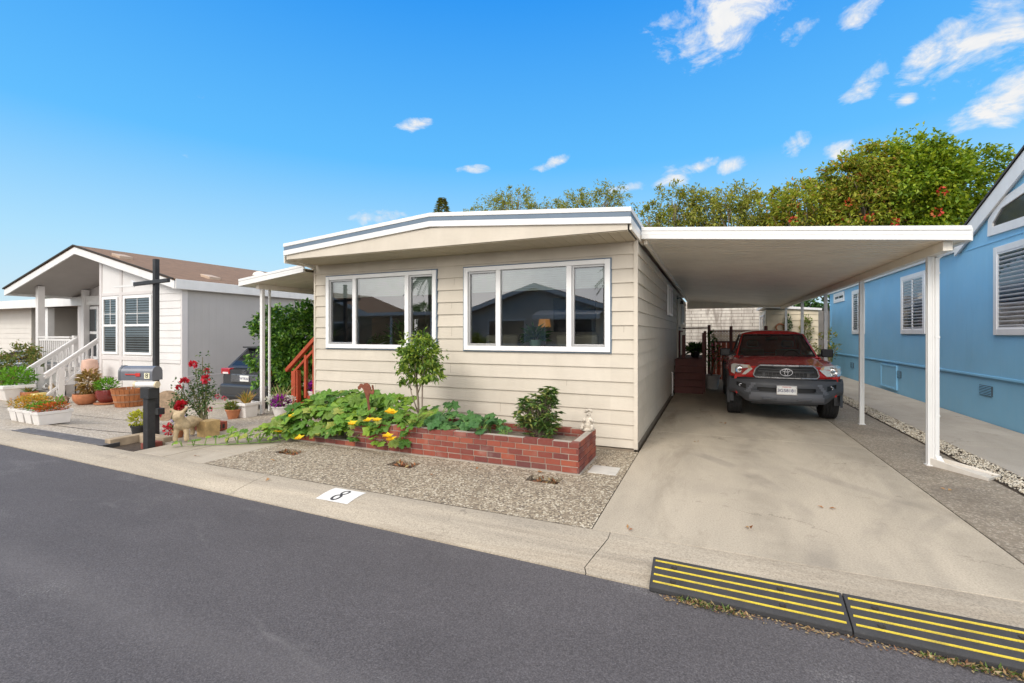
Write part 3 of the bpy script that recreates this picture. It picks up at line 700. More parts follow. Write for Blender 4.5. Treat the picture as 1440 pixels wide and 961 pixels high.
# things seen inside the rooms
def potted(name, lab, cat, x, y, z, ph, pr, potm, leafm, n, L, spread, gr=None):
    th = thing(name, lab, cat, (x, y, z), gr)
    q = MB(); q.lathe([(pr*.68, 0), (pr*.72, .01), (pr, ph*.86), (pr*1.06, ph*.87), (pr*1.06, ph), (pr*.93, ph), (pr*.9, ph*.8)], (x, y, z), 18); q.build('pot', potm, th, smooth=40)
    q = MB()
    for _ in range(n):
        d = Vector((U(-1, 1), U(-1, 1), U(.1, 1.4))).normalized(); p = Vector((x, y, z+ph*.85)); k = U(.3, 1)*spread
        q.leaf(p+d*k, (d+rvec()*.5), (0, 0, 1), L*U(.7, 1.2), L*.3, droop=.3)
    q.build('foliage', leafm, th); return th
M_mint = mat('mint_ceramic', (.45, .66, .55), .3, .04)
M_fern = leafmat('fern_leaves', [(.06, .16, .03), (.09, .22, .04), (.13, .27, .06)])
potted('potted_fern', 'mint green scalloped pot with a bright fern inside the right front window', 'potted plant', -2.60, 6.98, 1.365, .19, .10, M_mint, M_fern, 130, .16, .2)
potted('potted_palm', 'dark green leafy houseplant standing inside the middle of the left front window', 'potted plant', -5.25, 7.05, 1.365, .1, .09, mat('brown_pot', (.12, .07, .04), .6), M_fern, 130, .22, .3)
potted('potted_herb', 'low green houseplant on the sill at the left part of the left front window', 'potted plant', -5.75, 7.0, 1.365, .08, .08, mat('brown_pot', (.12, .07, .04), .6), M_fern, 60, .13, .16)
th = thing('table_lamp', 'lit table lamp with glowing orange shade behind the right front window', 'lamp', (-2.87, 8.2, .6))
q = MB(); q.lathe([(.13, 0), (.13, .02), (.03, .05), (.05, .3), (.07, .5), (.02, .72), (.012, 1.2)], (-2.87, 8.2, .6), 16); q.build('base', mat('lamp_base', (.2, .12, .06), .4), th, smooth=40)
ml = bpy.data.materials.new('lamp_shade'); ml.use_nodes = True; ml.node_tree.nodes['Principled BSDF'].inputs['Base Color'].default_value = (.6, .3, .1, 1)
ml.node_tree.nodes['Principled BSDF'].inputs['Emission Color'].default_value = (1, .42, .1, 1); ml.node_tree.nodes['Principled BSDF'].inputs['Emission Strength'].default_value = .2
q = MB(); q.lathe([(.12, 1.20), (.10, 1.35)], (-2.87, 8.2, .6-.02), 20, close=False); q.build('lamp_shade', ml, th, smooth=True)
M_sofa = mat('cream_upholstery', (.52, .47, .36), .9, .06)
def armchair(lab, x, y, w):
    th = thing('armchair', lab, 'armchair', (x, y, .6))
    q = MB(); q.box(x-w/2, x+w/2, y, y+.16, .72, 1.64); q.build('backrest', M_sofa, th, bev=.05, seg=3)
    q = MB(); q.box(x-w/2, x+w/2, y+.17, y+.75, .68, 1.0); q.build('seat', M_sofa, th, bev=.05, seg=3)
    for s in (-1, 1):
        q = MB(); q.box(x+s*w/2-.08+s*.09, x+s*w/2+.08+s*.09, y+.0, y+.75, .68, 1.2); q.build('armrest', M_sofa, th, bev=.05, seg=3)
armchair('cream armchair seen from behind at the right part of the right front window', -2.0, 7.25, .7)
armchair('cream sofa back low behind the left pane of the right front window', -3.4, 7.4, .62)
th = thing('side_table', 'small table with a white vase behind the left pane of the left front window', 'table', (-6.35, 7.9, .6))
q = MB(); q.box(-6.6, -6.1, 7.7, 8.1, 1.30, 1.34); q.build('tabletop', M_wood_in, th)
for sx in (-1, 1):
    for sy in (-1, 1): q = MB(); q.box(-6.35+sx*.22-.02, -6.35+sx*.22+.02, 7.9+sy*.17-.02, 7.9+sy*.17+.02, .6, 1.30); q.build('leg', M_wood_in, th)
q = MB(); q.lathe([(.08, 0), (.13, .05), (.14, .16), (.09, .22), (.09, .25)], (-6.35, 7.9, 1.341), 18); tag(q.build('vase', mat('white_ceramic', (.72, .7, .66), .3), smooth=40), 'round white vase on the small table inside the left front window', 'vase')

# ------------------------------------------------------------------ carport
CP = thing('carport', 'long white aluminium carport attached to the cream home, sheltering the red truck', 'carport', (1, 7, 0))
CX0, CX1, CY0, CY1 = -.92, 2.70, 6.86, 20.7
cz = lambda x: 3.03+(2.72-3.03)*(x-CX0)/(CX1-CX0)     # underside
q = MB()     # ribbed pan: ribs run across
y = CY0+.02
while y < CY1-.3:
    for (a, b, z0, z1) in ((0, .03, .04, .04), (.03, .045, .04, 0), (.045, .155, 0, 0), (.155, .17, 0, .04), (.17, .185, .04, .04), (.185, .2, .04, 0), (.2, .285, 0, 0), (.285, .30, 0, .04)):
        q.add([(CX0, y+a, cz(CX0)+z0), (CX1-.04, y+a, cz(CX1)+z0), (CX1-.04, y+b, cz(CX1)+z1), (CX0, y+b, cz(CX0)+z1)], [(0, 1, 2, 3)])
    y += .30
q.add([(CX0, CY0+.02, cz(CX0)+.06), (CX1-.04, CY0+.02, cz(CX1)+.06), (CX1-.04, y, cz(CX1)+.06), (CX0, y, cz(CX0)+.06)], [(0, 3, 2, 1)])
q.build('roof_pan', M_alum, CP)
q = MB()
for (b, t_, o) in ((-.012, .045, .0), (.047, .10, -.006), (.102, .155, .0)):
    q.prism([(CX0, cz(CX0)+b), (CX1, cz(CX1)+b), (CX1, cz(CX1)+t_), (CX0, cz(CX0)+t_)], 'y', CY0-.03-o, CY0+.018)
q.build('front_fascia', M_alum_w, CP, bev=.004)
q = MB(); q.box(CX1-.038, CX1+.03, CY0+.02, y, cz(CX1)-.012, cz(CX1)+.14); q.build('side_gutter', M_alum_w, CP, bev=.006)
q = MB(); q.box(CX0, CX1-.04, y+.002, y+.04, 2.70, 3.10); q.build('rear_fascia', M_alum, CP)
bx = 2.53; q = MB(); q.box(bx-.045, bx+.045, CY0+.08, y-.02, cz(bx)-.115, cz(bx)-.003); q.build('side_beam', M_alum, CP, bev=.005)
q = MB(); q.box(CX0+.02, CX0+.07, CY0+.1, y-.02, cz(CX0)-.07, cz(CX0)-.004); q.build('wall_ledger', M_alum, CP)
PY = [7.42, 10.3, 13.2, 16.3, 19.6]
for k, py in enumerate(PY):
    q = MB(); s = .034; zt = cz(bx)-.116
    # square roll-formed post with a groove down each face
    pr = [(-s, -s), (-.012, -s), (-.012, -s+.008), (.012, -s+.008), (.012, -s), (s, -s), (s, -.012), (s-.008, -.012), (s-.008, .012), (s, .012), (s, s), (-s, s), (-s, .012), (-s+.008, .012), (-s+.008, -.012), (-s, -.012)]
    q.prism([(bx+a, py+b) for a, b in pr], 'z', 0, zt); po = q.build('post', M_alum_w, CP)
    q = MB(); q.box(bx-.05, bx+.05, py-.05, py+.05, -.001, .012); q.build('base_plate', M_alum_w, po)
# downspout strapped to the first post
q = MB(); dx, dy = bx+.0565, 7.40
q.box(dx-.022, dx+.022, dy-.028, dy+.03, .10, 2.60); q.beam((dx, dy, 2.60), (CX1-.01, dy, 2.72), .06, .06); q.beam((dx, dy, .12), (dx+.02, dy-.05, .05), .07, .06); q.build('downspout', M_alum_w, CP, bev=.006)
for z in (.62, 1.6, 2.4): q = MB(); q.box(dx-.022, dx+.025, dy-.031, dy-.0, z, z+.02); q.build('strap', M_alum_w, CP)
sp = thing('splash_block', 'pale concrete splash block under the downspout of the front carport post', 'splash block', (2.68, 7.1, 0))
q = MB(); pts = [(2.55, 7.42), (2.68, 7.45), (3.02, 7.18), (2.92, 6.92), (2.72, 6.86), (2.56, 7.22)]
pts = [(2.52, 7.40), (2.66, 7.50), (3.06, 7.10), (2.86, 6.88)]
c_ = Vector((sum(p[0] for p in pts)/4, sum(p[1] for p in pts)/4))
inn = [tuple(c_+(Vector(p)-c_)*.84) for p in pts]; zz = [.095, .095, .03, .03]; zi = [.05, .05, .018, .018]
v = [(p[0], p[1], -.001) for p in pts]+[(p[0], p[1], z) for p, z in zip(pts, zz)]+[(p[0], p[1], z) for p, z in zip(inn, zz)]+[(p[0], p[1], z) for p, z in zip(inn, zi)]
v[10] = (inn[2][0], inn[2][1], zi[2]+.001); v[11] = (inn[3][0], inn[3][1], zi[3]+.001)
f = [(i, (i+1) % 4, 4+(i+1) % 4, 4+i) for i in range(4)]+[(4+i, 4+(i+1) % 4, 8+(i+1) % 4, 8+i) for i in range(4)]+[(8+i, 8+(i+1) % 4, 12+(i+1) % 4, 12+i) for i in range(4)]+[(12, 13, 14, 15), (3, 2, 1, 0)]
q.add(v, f); q.build('basin', mat('pale_cement', (.62, .57, .50), .85, .08, 9, .2, 80), sp, bev=.006)

# ------------------------------------------------------------------ awning on the left side, over the red steps
AW = thing('porch_awning', 'small cream flat awning on a slim white post at the left of the cream home', 'awning', (-8, 7.5, 0))
ax0, ax1, ay0, ay1 = -8.90, -7.10, 6.50, 10.2; az_ = lambda x: 2.64+.20*(x-ax0)/(ax1-ax0)
q = MB(); y = ay0+.02
while y < ay1:
    q.add([(ax0+.04, y, az_(ax0)+.02), (ax1, y, az_(ax1)+.02), (ax1, y+.02, az_(ax1)), (ax0+.04, y+.02, az_(ax0))], [(0, 1, 2, 3)])
    q.add([(ax0+.04, y+.02, az_(ax0)), (ax1, y+.02, az_(ax1)), (ax1, y+.3, az_(ax1)), (ax0+.04, y+.3, az_(ax0))], [(0, 1, 2, 3)])
    q.add([(ax0+.04, y+.3, az_(ax0)), (ax1, y+.3, az_(ax1)), (ax1, y+.3, az_(ax1)+.02), (ax0+.04, y+.3, az_(ax0)+.02)], [(0, 1, 2, 3)]); y += .3
q.prism([(ax0+.04, az_(ax0)+.05), (ax1, az_(ax1)+.05), (ax1, az_(ax1)+.06), (ax0+.04, az_(ax0)+.06)], 'y', ay0+.02, y)
q.build('roof_pan', M_alum, AW)
q = MB()
for (b, t_, o) in ((-.012, .035, 0), (.037, .085, -.006), (.087, .135, 0)): q.prism([(ax0, az_(ax0)+b), (ax1, az_(ax1)+b), (ax1, az_(ax1)+t_), (ax0, az_(ax0)+t_)], 'y', ay0-.02-o, ay0+.018)
q.build('front_fascia', M_alum_w, AW, bev=.004)
q = MB(); q.box(ax0-.02, ax0+.038, ay0+.019, y, az_(ax0)-.012, az_(ax0)+.12); q.build('side_gutter', M_alum_w, AW, bev=.005)
q = MB(); q.box(-8.60, -8.52, ay0+.15, y-.05, az_(-8.55)-.10, az_(-8.55)-.003); q.box(ax0+.05, ax1-.02, y-.03, y, 2.55, 2.75); q.build('beam', M_alum, AW)
for (px, py, s) in ((-8.55, 6.76, .035), (-8.70, 7.05, .02), (-8.56, 9.9, .035)):
    q = MB(); q.box(px-s, px+s, py-s, py+s, 0 if py < 9 else -.06, az_(px)-(.10 if s > .03 else .0)); q.build('post', M_alum_w, AW, bev=.006)
# ------------------------------------------------------------------ red pickup truck (local frame: x right, y towards the tail, z up)
def carpaint(name, c, rough=.22, fl=.15):
    m = mat(name, c, rough, .05, 2, coat=1, spec=.5); b = m.node_tree.nodes['Principled BSDF']; b.inputs['Coat Roughness'].default_value = .06; b.inputs['Metallic'].default_value = fl
    return m
M_red = carpaint('red_paint', (.50, .025, .024), .25, .0)
M_red.node_tree.nodes['Principled BSDF'].inputs['Coat Weight'].default_value = .6
M_plast = mat('grey_bumper', (.055, .058, .066), .5, .08, 5, .1, 160)
M_plast_l = mat('grey_bumper_light', (.115, .12, .135), .45, .06, 5)
M_black = mat('black_plastic', (.012, .012, .013), .5, .1, 5)
M_tyre = mat('tyre_rubber', (.018, .018, .019), .8, .25, 9, .3, 90)
M_alloy = mat('alloy', (.45, .45, .46), .35, .05, 5, metal=.9)
M_chrome = mat('chrome', (.75, .75, .77), .12, .02, 5, metal=1)
M_chrome_d = mat('dark_chrome', (.30, .30, .31), .25, .04, 5, metal=.9)
M_autoglass = glassmat('car_glass', 2.2, (.72, .80, .78))
M_lens = glassmat('lamp_lens', 1.45, (.96, .95, .92))
M_refl = mat('lamp_reflector', (.86, .86, .85), .3, .08, 30, metal=.2)
M_amber = mat('amber_lens', (.72, .50, .26), .2, .05)
M_plate = mat('plate_white', (.74, .74, .72), .4, .03)
M_ink = mat('plate_ink', (.03, .035, .12), .5)
TX, TY = 1.27, 9.88
TR = thing('pickup_truck', 'red pickup truck with grey bumper parked under the carport', 'pickup truck', (TX, TY, 0))
T = lambda x, y, z: (TX+x, TY+y, z)
yb = lambda x: .26*(abs(x)/.92)**2.6
class TB(MB):
    def build(s, *a, **k):
        s.v = [T(*p) for p in s.v]; return MB.build(s, *a, **k)
def loft(mb, secs, cap0=True, cap1=True, mirror=True):
    """secs: list of half sections [(x,y,z)...] bottom to centre; mirrored to a full skin"""
    full = []
    for h in secs:
        full.append(h+[(-x, y, z) for x, y, z in reversed(h) if abs(x) > 1e-6])
    n = len(full[0]); v = [p for r in full for p in r]
    f = [(i*n+j, i*n+j+1, (i+1)*n+j+1, (i+1)*n+j) for i in range(len(full)-1) for j in range(n-1)]
    if cap0: f.append(tuple(range(n-1, -1, -1)))
    if cap1: f.append(tuple((len(full)-1)*n+j for j in range(n)))
    mb.add(v, f); return mb
WR = .385; FYC, RYC = .93, 4.20
def arch(y):
    z = .50
    for c in (FYC, RYC):
        d = abs(y-c)
        if d < .50: z = max(z, WR+sqrt(.50**2-d*d)*1.0)
    return z
def body_sec(y):
    t = y
    hw = .84+.085*sm(t/.5)
    sh = .98+.14*sm(t/1.3)                         # shoulder
    ce = 1.055+.135*sm(t/1.25)                     # hood centre
    if y > 1.55: sh, ce = 1.12, 1.14
    if y > 3.40: sh, ce = 1.10, 1.10
    b = arch(y)
    b = min(b, sh-.12)
    fw = .02*sm(1-abs(y-FYC)/.55)+.02*sm(1-abs(y-RYC)/.55)
    m1 = b+(sh-b)*.45
    yo = lambda x: y if y > .45 else y+yb(x)*(1-y/.45)*.85
    pts = [(hw-.015+fw, b), (hw+.015+fw, m1), (hw+.005+fw*.6, sh-.10), (hw-.03, sh-.02), (hw-.12, sh+.012), (hw-.22, (sh*.55+ce*.45)-.012), (hw-.30, (sh*.35+ce*.65)+.012), (.36, ce-.008), (0, ce)]
    return [(x, yo(x), z) for x, z in pts]
ys = [.0, .06, .18, .3, .43]+[.43+.0625*i for i in range(1, 17)]+[1.5, 1.56, 2.0, 2.6, 3.2, 3.38, 3.42, 3.6]+[3.7+.0625*i for i in range(17)]+[4.9, 5.28]
q = TB(); loft(q, [body_sec(y) for y in ys]); q.build('body', M_red, TR, smooth=38)
# dark wheel wells / underbody
q = TB(); q.box(-.80, .80, .35, 5.1, .42, .62); q.box(-.74, .74, .45, 1.45, .42, .95); q.box(-.74, .74, 3.7, 4.75, .42, .95); q.box(-.55, .55, .25, .9, .30, .5); q.build('underbody', M_black, TR)
q = TB(); q.tube([(-.62, FYC, .36), (.62, FYC, .36)], .04); q.tube([(-.62, RYC, .36), (.62, RYC, .36)], .05); q.tube([(-.25, .35, .33), (.3, .38, .31)], .03); q.ball((0.05, RYC, .36), .13); q.build('axles', mat('chassis_metal', (.06, .055, .05), .7), TR)
# cab shell with real openings
CB = dict(FB=(.775, 1.40, 1.155), FT=(.615, 2.12, 1.655), RT=(.625, 3.02, 1.675), RB=(.775, 3.38, 1.13), MB=(.80, 1.62, 1.12))
def mir(p): return (-p[0], p[1], p[2])
sh_ = TB()
def ring(mb, quad, ins, gl, tb=None):
    c = [Vector(p) for p in quad]; n = len(c); cen = sum(c, Vector())/n
    inn = []
    for i, p in enumerate(c):
        a = (c[i-1]-p).normalized(); b = (c[(i+1) % n]-p).normalized(); s = max(.3, a.cross(b).length)
        inn.append(p+(a+b)/s*ins)
    mb.add(c+inn, [(i, (i+1) % n, n+(i+1) % n, n+i) for i in range(n)])
    if gl is not None: gl.append(inn)
    return inn
gl = []
ring(sh_, [mir(CB['FB']), CB['FB'], CB['FT'], mir(CB['FT'])], .045, gl)
ring(sh_, [CB['RB'], mir(CB['RB']), mir(CB['RT']), CB['RT']], .06, gl)
for s in (1, -1):
    qd = [CB['FB'], CB['RB'], CB['RT'], CB['FT']]
    qd = [(p[0]*s, p[1], p[2]) for p in qd]
    mid0 = Vector(qd[0]).lerp(Vector(qd[1]), .63); mid1 = Vector(qd[3]).lerp(Vector(qd[2]), .66)
    A = [Vector(qd[0]), mid0, mid1, Vector(qd[3])]; B = [mid0, Vector(qd[1]), Vector(qd[2]), mid1]
    if s < 0: A = [A[1], A[0], A[3], A[2]]; B = [B[1], B[0], B[3], B[2]]
    ring(sh_, A, .045, gl); ring(sh_, B, .05, gl)
    # filler between belt line and body top
    bl = [qd[0], qd[1], (.80*s, 3.38, 1.10), (.80*s, 1.40, 1.10)]
    sh_.add(bl, [(0, 1, 2, 3)])
# crowned roof
nx, ny = 10, 6; rv = []
for j in range(ny+1):
    for i in range(nx+1):
        u = i/nx*2-1; v = j/ny; x = u*(.615+.01*v); y = 2.12+(3.02-2.12)*v; z = 1.655+.02*v+.075*(1-u**4)*(1-.55*(2*v-1)**4)
        if j in (0, ny) or i in (0, nx): z = 1.655+.02*v
        rv.append((x, y, z))
sh_.add(rv, [(j*(nx+1)+i, j*(nx+1)+i+1, (j+1)*(nx+1)+i+1, (j+1)*(nx+1)+i) for j in range(ny) for i in range(nx)])
co = sh_.build('cab', M_red, TR, smooth=35)
so_ = co.modifiers.new('thick', 'SOLIDIFY'); so_.thickness = .03; so_.offset = -1
names = ['windshield', 'rear_window', 'side_window', 'side_window', 'side_window', 'side_window']
for nm, inn in zip(names, gl):
    q = TB(); q.add(inn, [(0, 1, 2, 3)]); go = q.build(nm, M_autoglass, TR)
    q = TB(); c = [Vector(p) for p in inn]; cen = sum(c, Vector())/4; nrm = (c[1]-c[0]).cross(c[3]-c[0]).normalized()
    for i in range(4): q.beam(c[i]+nrm*.004, c[(i+1) % 4]+nrm*.004, .018, .012, nrm)
    q.build('seal', M_black, go)
q = TB()
for s in (-1, 1): q.beam((s*.62-.25, 1.47, 1.195), (s*.3+.1, 1.50, 1.20), .016, .014)
q.box(-.70, .70, 1.36, 1.44, 1.145, 1.165); q.build('wipers', M_black, TR)
# cabin: dash, wheel, seats
q = TB(); q.box(-.72, .72, 1.55, 1.85, .9, 1.14); q.build('dashboard', M_black, TR, bev=.03)
q = TB(); q.lathe([(.17+.014*cos(a), .014*sin(a)) for a in [2*pi*k/8 for k in range(9)]], (.36, 1.95, 1.12), 20, axis='y', close=False); q.build('steering_wheel', M_black, TR)
for sx in (-.36, .36):
    q = TB(); q.box(sx-.24, sx+.24, 2.45, 2.60, .7, 1.30); q.box(sx-.12, sx+.12, 2.47, 2.57, 1.34, 1.50); q.box(sx-.24, sx+.24, 2.0, 2.5, .65, .8); q.build('seat', mat('seat_cloth', (.20, .195, .19), .9), TR, bev=.04)
q = TB(); q.beam((0, 2.16, 1.62), (0, 2.2, 1.56), .02, .02); q.box(-.12, .12, 2.19, 2.21, 1.51, 1.58); q.build('rear_view_mirror', M_black, TR)
# door shut lines, handles, mirrors
for s in (-1, 1):
    q = TB(); x = s*.945
    q.beam((s*.941, 1.62, .55), (s*.931, 1.62, 1.08), .006, .008, (1, 0, 0)); q.beam((s*.941, 2.75, .55), (s*.931, 2.75, 1.08), .006, .008, (1, 0, 0)); q.beam((s*.938, 3.40, .55), (s*.925, 3.40, 1.08), .008, .014, (1, 0, 0)); q.build('door_seam', M_black, TR)
    q = TB(); q.beam((s*.955, 2.52, .93), (s*.955, 2.70, .93), .03, .035); q.build('door_handle', M_black, TR, bev=.008)
    q = TB(); q.beam((s*.80, 1.72, 1.18), (s*.94, 1.70, 1.22), .05, .05); q.box(min(s*.87, s*1.08), max(s*.87, s*1.08), 1.64, 1.76, 1.16, 1.33); q.build('mirror', M_black, TR, bev=.035, seg=3)
    # fender flares
    for c in (FYC, RYC):
        q = TB(); n = 18
        for k in range(n):
            a0, a1 = pi*(k/n)*1.12-.19, pi*((k+1)/n)*1.12-.19
            P = lambda a, r, xx: (s*xx, c-cos(a)*r, WR+sin(a)*r)
            q.add([P(a0, .44, .965), P(a1, .44, .965), P(a1, .53, .972), P(a0, .53, .972), P(a0, .44, .85), P(a1, .44, .85), P(a1, .555, .925), P(a0, .555, .925)], [(0, 1, 2, 3), (4, 5, 1, 0), (3, 2, 6, 7)])
        q.build('fender_flare', M_plast, TR, smooth=40)
    # wheels
    for c, steer in ((FYC, 0), (RYC, 0)):
        q = TB(); hw = .135; cx = s*.825
        pr = [(.20, -hw*.9), (.30, -hw), (.355, -hw*.97), (.378, -hw*.8)]
        for k in range(5):
            z = -hw*.72+k*hw*.36; pr += [(.385, z-hw*.14), (.385, z+hw*.14), (.376, z+hw*.15), (.376, z+hw*.20)]
        pr += [(.378, hw*.8), (.355, hw*.97), (.30, hw), (.20, hw*.9)]
        q.lathe(pr, (cx, c, WR), 40, axis='x'); wo = q.build('wheel', M_tyre, TR, smooth=30)
        q = TB(); e = 1 if s > 0 else -1
        q.lathe([(.205, e*hw*.6), (.215, e*hw*.92), (.19, e*hw*.9), (.185, e*hw*.5)], (cx, c, WR), 28, axis='x', close=False)
        q.lathe([(.001, e*hw*.86), (.06, e*hw*.84), (.075, e*hw*.6)], (cx, c, WR), 16, axis='x', close=False)
        for k in range(6):
            a = 2*pi*k/6; q.beam((cx+e*hw*.72, c+cos(a)*.05, WR+sin(a)*.05), (cx+e*hw*.76, c+cos(a)*.195, WR+sin(a)*.195), .055, .03, (1, 0, 0))
        q.build('rim', M_alloy, wo, smooth=35)
# ---- nose
def fpoly(mb, pts, off0, off1, n=6):
    """a front-face polygon (x,z) pushed onto the curved nose, with thickness from off0 (front) to off1 (back)"""
    dense = []
    for i, p in enumerate(pts):
        r = pts[(i+1) % len(pts)]
        for k in range(n): dense.append((p[0]+(r[0]-p[0])*k/n, p[1]+(r[1]-p[1])*k/n))
    m = len(dense); cx = sum(p[0] for p in dense)/m; cz_ = sum(p[1] for p in dense)/m
    Y = lambda x, z, o: yb(x)*1.0+o
    v = [(x, Y(x, z, off0), z) for x, z in dense]+[(x, Y(x, z, off1), z) for x, z in dense]+[(cx, Y(cx, cz_, off0), cz_)]
    f = [(i, 2*m, (i+1) % m) for i in range(m)]+[(i, (i+1) % m, m+(i+1) % m, m+i) for i in range(m)]
    mb.add(v, f); return mb
def frow(mb, x0, x1, z0, z1, o0, o1, n=16):
    """curved horizontal strip"""
    for k in range(n):
        a, b = x0+(x1-x0)*k/n, x0+(x1-x0)*(k+1)/n
        mb.add([(a, yb(a)+o0, z0), (b, yb(b)+o0, z0), (b, yb(b)+o0, z1), (a, yb(a)+o0, z1), (a, yb(a)+o1, z0), (b, yb(b)+o1, z0), (b, yb(b)+o1, z1), (a, yb(a)+o1, z1)], [(0, 1, 2, 3), (3, 2, 6, 7), (4, 5, 1, 0)])
    return mb
# painted header panel below the bonnet edge
q = TB(); frow(q, -.90, .90, .80, .985, .015, .2, 30); q.build('nose_panel', M_red, TR, smooth=True)
# grille
go = TB(); out = [(-.425, 1.065), (.425, 1.065), (.50, .99), (.53, .875), (.49, .835), (-.49, .835), (-.53, .875), (-.50, .99)]
fpoly(go, out, -.03, .02); gr = go.build('grille', M_black, TR)
q = TB()
for i in range(len(out)):
    a, b = out[i], out[(i+1) % len(out)]
    for k in range(4):
        x0, z0 = a[0]+(b[0]-a[0])*k/4, a[1]+(b[1]-a[1])*k/4; x1, z1 = a[0]+(b[0]-a[0])*(k+1)/4, a[1]+(b[1]-a[1])*(k+1)/4
        wd_ = .034 if i == 0 else .026
        q.beam((x0, yb(x0)-.045, z0), (x1, yb(x1)-.045, z1), .03, wd_, (0, 0, 1) if abs(b[0]-a[0]) > abs(b[1]-a[1]) else (1, 0, 0))
q.build('surround', M_chrome_d, gr, bev=.006)
q = TB(); frow(q, -.44, .44, .985, 1.0, -.045, -.02); frow(q, -.45, .45, .93, .952, -.052, -.02); frow(q, -.45, .45, .955, .965, -.046, -.02)
for x in (-.36, .36): q.box(x-.02, x+.02, yb(x)-.042, 0, .845, .93)
q.build('grille_bar', mat('grille_bar', (.04, .04, .043), .35), gr)
q = TB()
for k in range(14):
    for j in range(3): 
        x = -.40+.8*k/13; q.box(x-.003, x+.003, yb(x)-.036, .0, .85+.03*j, .875+.03*j)
q.build('grille_mesh', mat('grille_bar', (.04, .04, .043), .35), gr)
# oval emblem: outer ring with two crossing inner ovals
em = TB()
def oval(cx, cz_, rx, rz_, w, y, n=28):
    for k in range(n):
        a, b = 2*pi*k/n, 2*pi*(k+1)/n; em.beam((cx+rx*cos(a), y, cz_+rz_*sin(a)), (cx+rx*cos(b), y, cz_+rz_*sin(b)), .012, w, (0, 1, 0))
oval(0, .945, .098, .066, .02, -.075); oval(0, .978, .062, .024, .015, -.077); oval(0, .942, .028, .058, .015, -.079)
em.build('emblem', M_chrome, gr)
# headlights
for s in (-1, 1):
    P = [(s*.90, 1.045), (s*.86, 1.07), (s*.60, 1.055), (s*.545, .985), (s*.60, .93), (s*.66, .875), (s*.84, .87), (s*.905, .90)]
    q = TB(); fpoly(q, P, -.012, .06); ho = q.build('headlight', M_refl, TR, smooth=25)
    q = TB(); cx = s*.755; q.lathe([(.085, -.02), (.075, -.035), (.05, -.022), (.045, -.03), (.001, -.034)], (cx, yb(cx)-.0, .965), 20, axis='y', close=False); q.build('projector', M_chrome, ho, smooth=40)
    q = TB(); cx = s*.755; q.lathe([(.03, -.034), (.02, -.045), (.001, -.048)], (cx, yb(cx), .965), 14, axis='y', close=False); q.build('bulb', mat('bulb_grey', (.3, .31, .32), .1, metal=.5), ho, smooth=40)
    A = [(s*.625, 1.052), (s*.60, 1.05), (s*.565, 1.0), (s*.60, .985)]
    q = TB(); fpoly(q, A, -.022, .02, 2); q.build('turn_signal', M_amber, ho)
    q = TB(); fpoly(q, P, -.052, -.05); q.build('lens', M_lens, ho, smooth=25)
# bumper grid with intake and fog-lamp recesses
def bump_prof(x, z):
    """forward push of the bumper skin"""
    t = (z-.36)/(.83-.36); o = -.085*sm(min(t, 1-t)*2.6+.25)
    c = max(0, 1-abs(x)/(.66+.10*(1-t)))
    if .36 < z < .60: o -= .035*sm(c*5)
    return o
def in_intake(x, z): return .575 < z < .645 and abs(x) < .46-.55*(max(0, .60-z))
def in_fog(x, z): return .60 < z < .70 and .655 < abs(x) < .825
nx, nz = 72, 24; q = TB(); lw = TB(); v = {}
X_ = [-.945+1.89*i/nx for i in range(nx+1)]; Z_ = [.37+.455*j/nz for j in range(nz+1)]
for i, x in enumerate(X_):
    for j, z in enumerate(Z_):
        zz = z+.15*sm((abs(x)-.60)/.28)*(1-j/nz)
        v[i, j] = (x, yb(x)*1.15+bump_prof(x, z), zz)
vl = [v[i, j] for i in range(nx+1) for j in range(nz+1)]; K = lambda i, j: i*(nz+1)+j
fd, fl = [], []
for i in range(nx):
    for j in range(nz):
        x, z = (X_[i]+X_[i+1])/2, (Z_[j]+Z_[j+1])/2
        if in_intake(x, z) or in_fog(x, z): continue
        lower = .40 < z < .565 and abs(x) < .60-.1*(z-.4)
        trap = z >= .545 and z < .73 and abs(abs(x)-(.64-.62*(z-.545))) < .035
        (fl if lower or trap else fd).append((K(i, j), K(i+1, j), K(i+1, j+1), K(i, j+1)))
q.add(vl, fd); bo = q.build('bumper', M_plast, TR, smooth=50)
lw.add([(p[0], p[1]-.004, p[2]) for p in vl], fl); lw.build('bumper_trim', M_plast_l, bo, smooth=50)
q = TB(); frow(q, -.90, .90, .56, .82, -.025, .25, 30); frow(q, -.62, .62, .385, .559, -.03, .25, 20); q.build('bumper_recess', M_black, bo)
for s in (-1, 1):
    q = TB(); q.lathe([(.045, 0), (.045, -.03), (.036, -.032), (.03, -.02), (.001, -.016)], (s*.735, yb(.735)*1.15-.02, .65), 16, axis='y', close=False); q.build('fog_light', M_chrome_d, bo, smooth=40)
    q = TB(); q.box(min(s*.16, s*.40), max(s*.16, s*.40), -.125, -.10, .435, .47); q.build('tow_cover', M_plast, bo, bev=.006)
q = TB(); q.box(-.155, .155, -.140, -.128, .545, .70); pl = q.build('licence_plate', M_plate, TR, bev=.004)
q = TB(); 
for (a, b, c, d) in ((-.163, -.153, .537, .708), (.153, .163, .537, .708), (-.153, .153, .537, .547), (-.153, .153, .700, .710)): q.box(a, b, -.146, -.126, c, d)
q.build('plate_frame', M_chrome, pl)
text('plate_number', '3G58181', .080, M_ink, pl, T(0, -.1425, .612), (1, 0, 0), (0, 0, 1), .0006, .001)
text('plate_heading', 'California', .036, mat('plate_red', (.5, .03, .05), .5), pl, T(0, -.1425, .680), (1, 0, 0), (0, 0, 1), .0006)
# bed rails and tail lights (behind the cab)
q = TB(); q.box(-.86, .86, 3.45, 5.26, 1.09, 1.115); q.build('bed_cover', M_black, TR)
